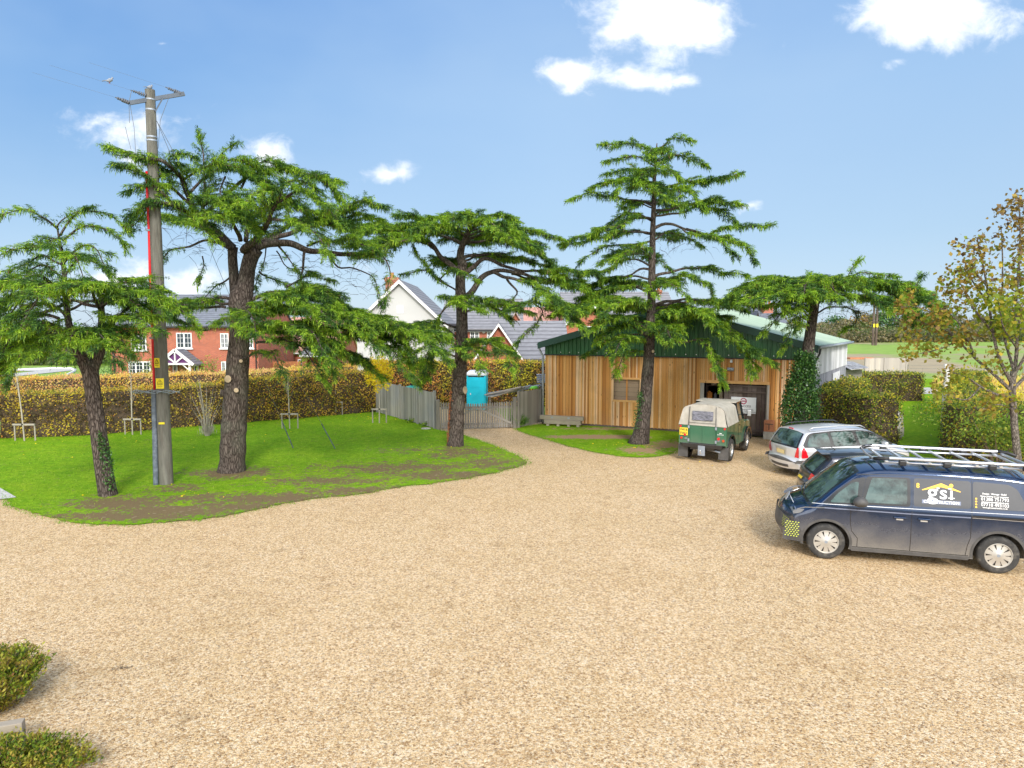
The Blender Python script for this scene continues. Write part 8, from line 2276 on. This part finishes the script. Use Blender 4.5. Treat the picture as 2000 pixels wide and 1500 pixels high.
# silver estate, tail towards the camera's left
def Wsil(x, z):
    w_ = .885
    u = max(0, (x - 1.2) / 1.05); w_ -= .24 * min(1.2, u) ** 2.3
    u = max(0, (-x - 1.55) / .75); w_ -= .15 * min(1.2, u) ** 2.0
    if z > .92: w_ -= .36 * (z - .92) ** 1.12
    if z < .5: w_ -= .12 * (.5 - z)
    w_ += .012 * math.exp(-((z - .86) / .06) ** 2)
    return w_
sx0 = -2.24
top = [(-2.19, .26), (-2.25, .42), (-2.25, .58), (-2.17, .64), (-2.17, .95), (-2.08, 1.16), (-1.90, 1.40), (-1.78, 1.475), (-1.2, 1.535), (-.3, 1.555), (.35, 1.50), (.75, 1.37), (1.30, 1.03), (1.45, .96), (1.9, .86), (2.1, .74), (2.18, .50), (2.12, .26)]
crw = [.14, .16, .16, .13, .12, .12, .10, .06, .05, .05, .05, .07, .12, .12, .13, .2, .22, .2]
sr = A(1497, 900, 21.9)
sil_rz = R(13)
# rear face centre sits about 21.4 m away
rc = Vector((8.40, 21.26, 0)); off_ = Vector((math.cos(sil_rz), math.sin(sil_rz), 0)) * 2.25
es, c = make_car('estate_car', 'silver estate car with roof rails parked tail-out beside the barn hedge', tuple(rc + off_), sil_rz, top, crw, Wsil, (1.38, -1.32), 'paint_silver', 'five', .315)
c.panel('window_surround', [(1.22, .985), (-1.93, .985), (-1.97, 1.05), (-1.78, 1.36), (-1.62, 1.415), (-.9, 1.455), (.0, 1.46), (.40, 1.42), (.80, 1.27)], 'car_black', .003)
c.panel('rear_quarter_window', [(-1.02, 1.01), (-1.80, 1.02), (-1.84, 1.07), (-1.70, 1.33), (-1.58, 1.37), (-1.08, 1.41)], 'car_glass', .006)
c.panel('rear_door_window', [(-.10, 1.005), (-.90, 1.01), (-.98, 1.41), (-.2, 1.43)], 'car_glass', .006)
c.panel('front_door_window', [(.92, 1.0), (.02, 1.005), (-.08, 1.43), (.22, 1.42), (.62, 1.28)], 'car_glass', .006)
c.panel('pillar_window', [(1.12, 1.01), (.97, 1.0), (.72, 1.22)], 'car_glass', .006)
c.line('rub_strip', [(.95, .56), (-.95, .56)], 'car_trim', .045, .008)
c.line('door_gap', [(-1.0, 1.0), (-1.0, .62), (-1.12, .5)], 'car_black', .010, .003); c.line('door_gap', [(-.02, 1.0), (-.02, .28)], 'car_black', .010, .003); c.line('door_gap', [(.98, .98), (.98, .4)], 'car_black', .010, .003)
c.wrap('rear_window_surround', 4.05, 6.45, -.96, .96, 'car_black', .003)
rw = c.wrap('rear_window', 4.3, 6.3, -.88, .88, 'car_glass', .007)
mb = MB(); mb.tube([c.wp(4.45, 0, .02), c.wp(4.6, .35, .022), c.wp(4.7, .62, .02)], .009, 5); mb.build('rear_wiper', 'car_black', es)
mb = MB(); mb.tube([c.wp(6.75, -.16, .012), c.wp(6.75, .16, .012)], .016, 6); mb.build('high_brake_light', 'tail_red', es)
for sg in (-1, 1):
    c.wrap('tail_light', 3.12, 4.25, sg * .80, sg * 1.0, 'tail_red', .008, vf=(lambda u, sg=sg: (sg * (.80 + .14 * u), sg * .995)))
    c.panel('tail_light_side', [(-2.02, .66), (-1.80, .68), (-1.86, .82), (-1.93, .98), (-1.97, 1.0), (-2.02, .9)], 'tail_red', .008, sides=(sg,))
    y_ = sg * .60
    mb = MB(); mb.tube([(-1.62, y_, 1.50), (-1.5, y_, 1.555), (-.4, y_ * 1.0, 1.60), (.2, y_, 1.575), (.38, y_, 1.50)], [.012, .02, .02, .02, .012], 8); mb.build('roof_rail', 'alloy_bright' if sg < 0 else 'car_black', es, smooth=True)
    mb = MB(); mb.box((.82, sg * (Wsil(.82, 1.0) + .11), 1.03), (.12, .20, .14)); mb.build('mirror', 'paint_silver', es, bevel=.04)
c.wrap('bumper_strip', 1.55, 2.45, -.99, .99, 'car_trim', .012)
c.panel('bumper_strip', [(-2.22, .50), (-1.80, .49), (-1.80, .585), (-2.16, .60)], 'car_trim', .010)
c.wrap('lower_bumper', .35, .9, -.6, .6, 'car_trim', .008)
tg = c.wrap('plate_recess', 3.18, 3.85, -.36, .36, 'alloy_bright', .006); c.wrap('number_plate', 3.25, 3.62, -.27, .27, 'plate_blank', .016, parent=tg, nt=3)
c.wrap('windscreen', 10.7, 12.1, -.9, .9, 'car_glass', .006)
for sg in (-1, 1): c.wrap('headlight', 14.6, 15.3, sg * .6, sg * .95, 'lamp_clear', .008)
c.line('roof_gutter', [(-1.70, 1.455), (-.9, 1.49), (.0, 1.50), (.38, 1.46)], 'car_black', .010, .003)

# dark hatchback between estate and van
def Wdk(x, z):
    w_ = .88
    u = max(0, (x - 1.1) / .95); w_ -= .24 * min(1.2, u) ** 2.3
    u = max(0, (-x - 1.25) / .75); w_ -= .17 * min(1.2, u) ** 2.0
    if z > .88: w_ -= .42 * (z - .88) ** 1.1
    if z < .5: w_ -= .12 * (.5 - z)
    w_ += .016 * math.exp(-((z - .80) / .06) ** 2)
    return w_
top = [(-1.93, .28), (-2.0, .45), (-2.0, .66), (-1.93, .78), (-1.90, .95), (-1.72, 1.15), (-1.50, 1.36), (-1.42, 1.425), (-.9, 1.46), (-.2, 1.47), (.35, 1.42), (.75, 1.28), (1.15, 1.0), (1.35, .93), (1.8, .82), (1.98, .66), (2.0, .45), (1.93, .26)]
dk_rz = R(-10)
rc = Vector((7.62, 17.84, 0)); off_ = Vector((math.cos(dk_rz), math.sin(dk_rz), 0)) * 2.0
hb_, c = make_car('hatchback_car', 'dark grey hatchback parked between the silver estate and the blue van', tuple(rc + off_), dk_rz, top, crw, Wdk, (1.22, -1.26), 'paint_dark', 'seven', .31)
c.panel('window_surround', [(1.08, .945), (-1.30, .965), (-1.36, 1.02), (-1.1, 1.30), (-.6, 1.37), (.0, 1.385), (.38, 1.34), (.72, 1.2)], 'car_black', .003)
c.panel('rear_quarter_window', [(-.86, .985), (-1.22, .99), (-1.24, 1.04), (-1.02, 1.26), (-.84, 1.30)], 'car_glass', .006)
c.panel('rear_door_window', [(-.06, .975), (-.78, .98), (-.76, 1.31), (-.1, 1.34)], 'car_glass', .006); c.panel('front_door_window', [(.88, .97), (.04, .975), (.0, 1.345), (.32, 1.31), (.62, 1.18)], 'car_glass', .006)
c.wrap('rear_window_surround', 4.1, 6.2, -.93, .93, 'car_black', .003); c.wrap('rear_window', 4.3, 5.9, -.80, .80, 'car_glass', .007)
mb = MB(); V_ = [c.wp(7.15, v, .02) for v in (-.9, -.5, 0, .5, .9)] + [c.wp(6.35, v, .06) + Vector((-.12, 0, .03)) for v in (-.88, -.5, 0, .5, .88)]
mb.add(V_, [(i, i + 1, i + 6, i + 5) for i in range(4)]); mb.build('spoiler', 'paint_dark', hb_, smooth=True)
for sg in (-1, 1):
    c.wrap('tail_light', 2.9, 4.0, sg * .66, sg * 1.0, 'tail_red', .008, vf=(lambda u, sg=sg: (sg * (.66 + .15 * u), sg * .995)))
    c.panel('tail_light_side', [(-1.79, .72), (-1.60, .78), (-1.46, .87), (-1.52, .92), (-1.76, .93)], 'tail_red', .008, sides=(sg,))
    mb = MB(); mb.box((.72, sg * (Wdk(.8, 1.0) + .11), 1.0), (.12, .20, .14)); mb.build('mirror', 'paint_dark', hb_, bevel=.04)
c.wrap('number_plate', 2.2, 2.7, -.27, .27, 'plate_yellow', .012, nt=3); c.wrap('lower_bumper', .3, 1.0, -.9, .9, 'car_trim', .008)
c.wrap('windscreen', 10.6, 12.1, -.9, .9, 'car_glass', .006)
for sg in (-1, 1): c.wrap('headlight', 14.5, 15.2, sg * .6, sg * .95, 'lamp_clear', .008)
c.line('door_gap', [(-.02, .96), (-.02, .28)], 'car_black', .010, .003); c.line('crease', [(.9, .80), (-1.4, .84)], 'car_black', .006, .002)
mb = MB(); mb.tube([c.wp(7.6, 0, .0), c.wp(7.6, 0, .0) + Vector((-.14, 0, .10))], [.012, .004], 6); mb.build('aerial', 'car_black', hb_)

# far cars behind the golden hedge
top0 = top
for i, (px, Yq, rz_, pt, lb) in enumerate(((557, 45.5, R(188), 'paint_white', 'white car mostly hidden behind the golden hedge by the brown fence'), (596, 48.5, R(185), 'paint_silver', 'silver car right of the white car behind the golden hedge'))):
    q = A(px, 700, Yq)
    r2, c = make_car('parked_car', lb, (q.x, Yq, 0), rz_, top0, crw, Wdk, (1.22, -1.26), pt, 'seven', .31)

    c.panel('side_window', [(.88, .97), (-1.20, .99), (-1.0, 1.27), (-.1, 1.34), (.32, 1.31), (.62, 1.18)], 'car_glass', .006)
    c.wrap('windscreen', 10.6, 12.1, -.9, .9, 'car_glass', .006); c.wrap('rear_window', 4.3, 5.9, -.80, .80, 'car_glass', .007)

# ------------------------------------------------------------------ green off-roader with canvas back
dl, dr_ = G(1340, 893), G(1424, 899)          # rear tyre feet
dfr = G(1443, 881)
lat = (dr_ - dl).normalized(); fwd = Vector((-lat.y, lat.x, 0))
rz_ = math.atan2(fwd.y, fwd.x) - R(9)
fwd = Vector((math.cos(rz_), math.sin(rz_), 0)); lat = Vector((fwd.y, -fwd.x, 0))
axc = (dl + dr_) / 2
wsc = 1.0
def_ = empty('off_road_vehicle', tuple(axc + fwd * .0), rz_); tag(def_, 'green off-road pickup with pale canvas back facing the barn doorway', 'off-roader')
# local: x forward, rear axle at x=0; rear face at x=-.72; half width .82
HW = .82
def rbox(name, x0, x1, y0, y1, z0, z1, mat, bev=.02, parent=def_): return MB().bb(x0, x1, y0, y1, z0, z1).build(name, mat, parent, bevel=bev)
# tub sides with arch: side polygon with thickness
def side_poly(pts, y, mat, name, th=.03, parent=def_):
    for sg in (-1, 1):
        mb = MB(); n = len(pts)
        a = [(p_[0], sg * y, p_[1]) for p_ in pts]; b_ = [(p_[0], sg * (y - th), p_[1]) for p_ in pts]
        res = geometry.tessellate_polygon([[Vector((p_[0], p_[1], 0)) for p_ in pts]])
        mb.add(a, [tuple(t_) for t_ in res]); mb.add(b_, [tuple(t_) for t_ in res]); mb.add(a + b_, [(i, (i + 1) % n, (i + 1) % n + n, i + n) for i in range(n)]); mb.build(name, mat, parent)
arch = [(.50 * math.cos(a), .40 + .50 * math.sin(a)) for a in np.linspace(0, PI, 15)]
side_poly([(-.70, .58), (-.70, 1.28), (.95, 1.28), (.95, .50), (.55, .50)] + arch[1:-1] + [(-.55, .58)], HW, 'paint_green', 'tub_side')
farch = [(2.36 + .48 * math.cos(a), .40 + .48 * math.sin(a)) for a in np.linspace(0, PI, 15)]
side_poly([(.95, .45), (.95, 1.28), (1.72, 1.28), (1.85, 1.18), (2.75, 1.12), (2.86, 1.05), (2.90, .52)] + farch[1:-1] + [(1.85, .45)], HW - .01, 'paint_green', 'front_wing')
rbox('tailgate', -.725, -.70, -.46, .46, .66, 1.27, 'paint_green', .006)
for sg in (-1, 1): rbox('rear_panel', -.715, -.66, sg * .47 if sg > 0 else -HW, HW if sg > 0 else -.47, .62, 1.28, 'paint_green', .01)
mb = MB(); [mb.bb(-.740, -.725, y_ - .012, y_ + .012, .68, 1.25) for y_ in (-.42, 0, .42)]; mb.build('tailgate_ribs', 'paint_green', def_)
mb = MB(); [mb.bb(-.755, -.725, y_ - .03, y_ + .03, z_ - .05, z_ + .05) for y_ in (-.47, .47) for z_ in (.74, 1.2)]; mb.build('hinge', 'galv', def_, bevel=.006)
rbox('tub_floor', -.68, .95, -HW + .03, HW - .03, .60, .66, 'car_black', 0)
rbox('rear_crossmember', -.78, -.66, -.70, .70, .50, .64, 'car_black', .01)
rbox('chassis', -.7, 2.9, -.42, .42, .42, .56, 'car_black', 0)
rbox('bonnet', 1.72, 2.86, -.60, .60, 1.10, 1.26, 'paint_green', .03); rbox('front_panel', 2.80, 2.93, -.78, .78, .55, 1.12, 'paint_green', .02); rbox('front_bumper', 2.93, 3.05, -.75, .75, .46, .60, 'galv', .01)
rbox('engine_bay', 1.0, 2.8, -.62, .62, .5, 1.1, 'car_black', 0)
# cab: roof, pillars, windows
rbox('cab_roof', .92, 1.80, -.72, .72, 1.93, 1.97, 'canvas', .02)
mb = MB()
for sg in (-1, 1):
    mb.bar((1.02, sg * .79, 1.28), (.98, sg * .70, 1.94), .07, .05); mb.bar((1.80, sg * .79, 1.28), (1.62, sg * .70, 1.94), .06, .05); mb.bar((.98, sg * .705, 1.93), (1.64, sg * .705, 1.93), .05, .05)
mb.bar((1.62, -.70, 1.93), (1.62, .70, 1.93), .05, .05); mb.build('window_frame', 'car_black', def_)
for sg in (-1, 1): mb = MB(); mb.poly([(1.05, sg * .785, 1.29), (1.78, sg * .785, 1.29), (1.60, sg * .70, 1.91), (1.02, sg * .70, 1.91)]); mb.build('side_window', 'car_glass', def_)
mb = MB(); mb.poly([(1.80, -.74, 1.30), (1.80, .74, 1.30), (1.63, .68, 1.92), (1.63, -.68, 1.92)]); mb.build('windscreen', 'car_glass', def_)
# canvas hood: lofted arches with sag between the hoops
hood = MB(); secs = []
def hood_sec(x, sag, ztop, hw_b, hw_t, zb=1.27):
    pts = []
    for k in range(25):
        u = k / 24; s_ = 1 if u < .5 else -1; uu = u if u < .5 else 1 - u; uu *= 2      # 0 at foot -> 1 at ridge
        if uu < .62: q_ = uu / .62; y_ = hw_b + (hw_t - hw_b) * q_; z_ = zb + (ztop - .16 - zb) * q_; y_ -= sag * .5 * math.sin(q_ * PI)
        else:
            q_ = (uu - .62) / .38; a = q_ * PI / 2; y_ = hw_t * (1 - q_ ** 1.25 * 1.0) ; z_ = ztop - .16 * (1 - math.sin(min(1, q_ * 1.25) * PI / 2)) ; z_ -= sag * .4 * (1 if q_ > .3 else 0)
        pts.append((x, s_ * y_, z_))
    return pts
N = 13
for i in range(N):
    x = -.73 + 1.68 * i / (N - 1); hoop = abs(math.sin((x + .73) / 1.68 * PI * 3)); secs.append(hood_sec(x + (.11 if i == 0 else 0), .03 * hoop, 2.0, HW + .012, .70))
for sct in secs: hood.v += sct
for i in range(N - 1):
    for k in range(24): a = i * 25 + k; hood.f.append((a, a + 1, a + 26, a + 25)); hood.mi.append(0)
canv = hood.build('canvas_cover', 'canvas', def_, smooth=True)
# rear curtain with window, seams and folds, cut to the outline of the first hoop
top_s = secs[0]; VV = []; cols_ = 16
for k in range(13):
    l_, r_ = top_s[k], top_s[24 - k]
    z = max(l_[2], 1.25)
    for j in range(cols_ + 1):
        v = j / cols_; u_ = (z - 1.27) / .72
        VV.append((-.745 + .12 * u_ + .007 * math.sin(j * 2.1 + k), l_[1] * (1 - v) + r_[1] * v, z))
mb = MB(); mb.add(VV, [(i * (cols_ + 1) + j, i * (cols_ + 1) + j + 1, (i + 1) * (cols_ + 1) + j + 1, (i + 1) * (cols_ + 1) + j) for i in range(12) for j in range(cols_)])
cur = mb.build('rear_curtain', 'canvas', def_, smooth=True)
mb = MB(); mb.add([(-.755, -.36, 1.45), (-.755, .36, 1.45), (-.712, .36, 1.77), (-.712, -.36, 1.77)], [(0, 1, 2, 3)]); mb.build('curtain_window', 'vinyl', cur)
mb = MB(); mb.bar((-.765, -.47, 1.27), (-.695, -.45, 1.93), .02, .012); mb.bar((-.765, .47, 1.27), (-.695, .45, 1.93), .02, .012); mb.bar((-.765, -.46, 1.37), (-.765, .46, 1.37), .014, .012); mb.build('straps', 'car_trim', cur)
# lights, plate, mudflaps, tow hitch, mirrors, wheels
for sg in (-1, 1):
    for (z_, m_2, r_2) in ((.92 if sg > 0 else .80, 'tail_red', .045), (.80, 'lamp_amber' if sg < 0 else 'tail_red', .04)):
        MB().lathe([(0, -.045), (r_2 * .8, -.045), (r_2, -.03), (r_2, 0)], (-.715, sg * .72 if z_ != .92 else sg * .60, z_), axis='x', n=16).build('rear_light', m_2, def_)
    MB().lathe([(0, -.03), (.035, -.03), (.04, 0)], (-.715, sg * .76, 1.21), axis='x', n=14).build('marker_light', 'tail_red', def_)
    MB().bb(-.74, -.715, sg * .56 - .05, sg * .56 + .05, .76, .82).build('reverse_light', 'lamp_clear', def_)
MB().lathe([(0, -.045), (.045, -.045), (.05, 0)], (-.715, -.56, .86), axis='x', n=16).build('rear_light', 'tail_red', def_)
np_ = MB().bb(-.745, -.735, .50, .79, .90, 1.16).build('number_plate', 'plate_yellow', def_, bevel=.006)
text_mesh("V416\nFAD", .125, 'lettering', 'ink_black', np_, (-.747, .645, 1.03), (R(90), 0, R(-90)), bold=.002)
text_mesh("DEFENDER", .045, 'lettering', 'print_white', def_, (-.717, -.62, 1.0), (R(90), 0, R(-90)))
MB().bb(-.722, -.716, -.66, -.58, 1.04, 1.06).build('badge', 'print_white', def_)
for sg in (-1, 1): mf = MB(); mf.bb(-.60, -.58, sg * .70 - .17, sg * .70 + .17, .12, .55); mf.build('mudflap', 'car_trim', def_, bevel=.004)
mb = MB(); mb.bb(-.80, -.76, -.12, .12, .24, .58); mb.build('hitch_plate', 'galv', def_, bevel=.006); 
mb = MB(); mb.tube([(-.80, 0, .34), (-.90, 0, .34), (-.92, 0, .42)], .02, 8); mb.lathe([(0, .06), (.02, .055), (.03, .03), (.02, .0)], (-.92, 0, .40), n=12); mb.build('tow_ball', 'alloy_bright', def_)
mb = MB(); mb.tube([(-.62, -.2, .45), (-.62, -.6, .38)], .035, 8); mb.build('exhaust', 'galv', def_)
mb = MB(); mb.tube([(0, -.7, .38), (0, .7, .38)], .05, 10); mb.lathe([(0, -.12), (.14, -.08), (.16, 0), (.14, .08), (0, .12)], (0, .15, .38), axis='x', n=16); mb.build('axle', 'car_black', def_)
for sg in (-1, 1):
    mb = MB(); mb.bar((1.72, sg * .80, 1.45), (1.80, sg * .98, 1.45), .02, .02); mr = mb.build('mirror_arm', 'car_black', def_)
    MB().box((1.80, sg * 1.0, 1.50), (.04, .13, .22)).build('mirror', 'alloy_bright', mr, bevel=.015)
    rbox('door_handle', 1.12, 1.24, sg * .82 - .01, sg * .82 + .01, 1.12, 1.15, 'car_black', 0)
    MB().bb(.98, .99, sg * (HW + .001) - .002, sg * (HW + .001) + .002, .5, 1.27).build('door_gap', 'car_black', def_)
    for x in (0, 2.36): wheel(def_, x, sg * .72, .395, .22, sg, 'steel', .56, 'alloy_bright')
    arc = [Vector((2.36 + .50 * math.cos(a), sg * .86, .40 + .50 * math.sin(a))) for a in np.linspace(0, PI, 14)]; mb = MB()
    for i in range(13): mb.bar(arc[i], arc[i + 1], .05, .08)
    mb.build('wheel_arch_trim', 'car_black', def_)
    arc = [Vector((.52 * math.cos(a), sg * .83, .40 + .52 * math.sin(a))) for a in np.linspace(0, PI, 14)]; mb = MB()
    for i in range(13): mb.bar(arc[i], arc[i + 1], .04, .05)
    mb.build('wheel_arch_trim', 'car_black', def_)
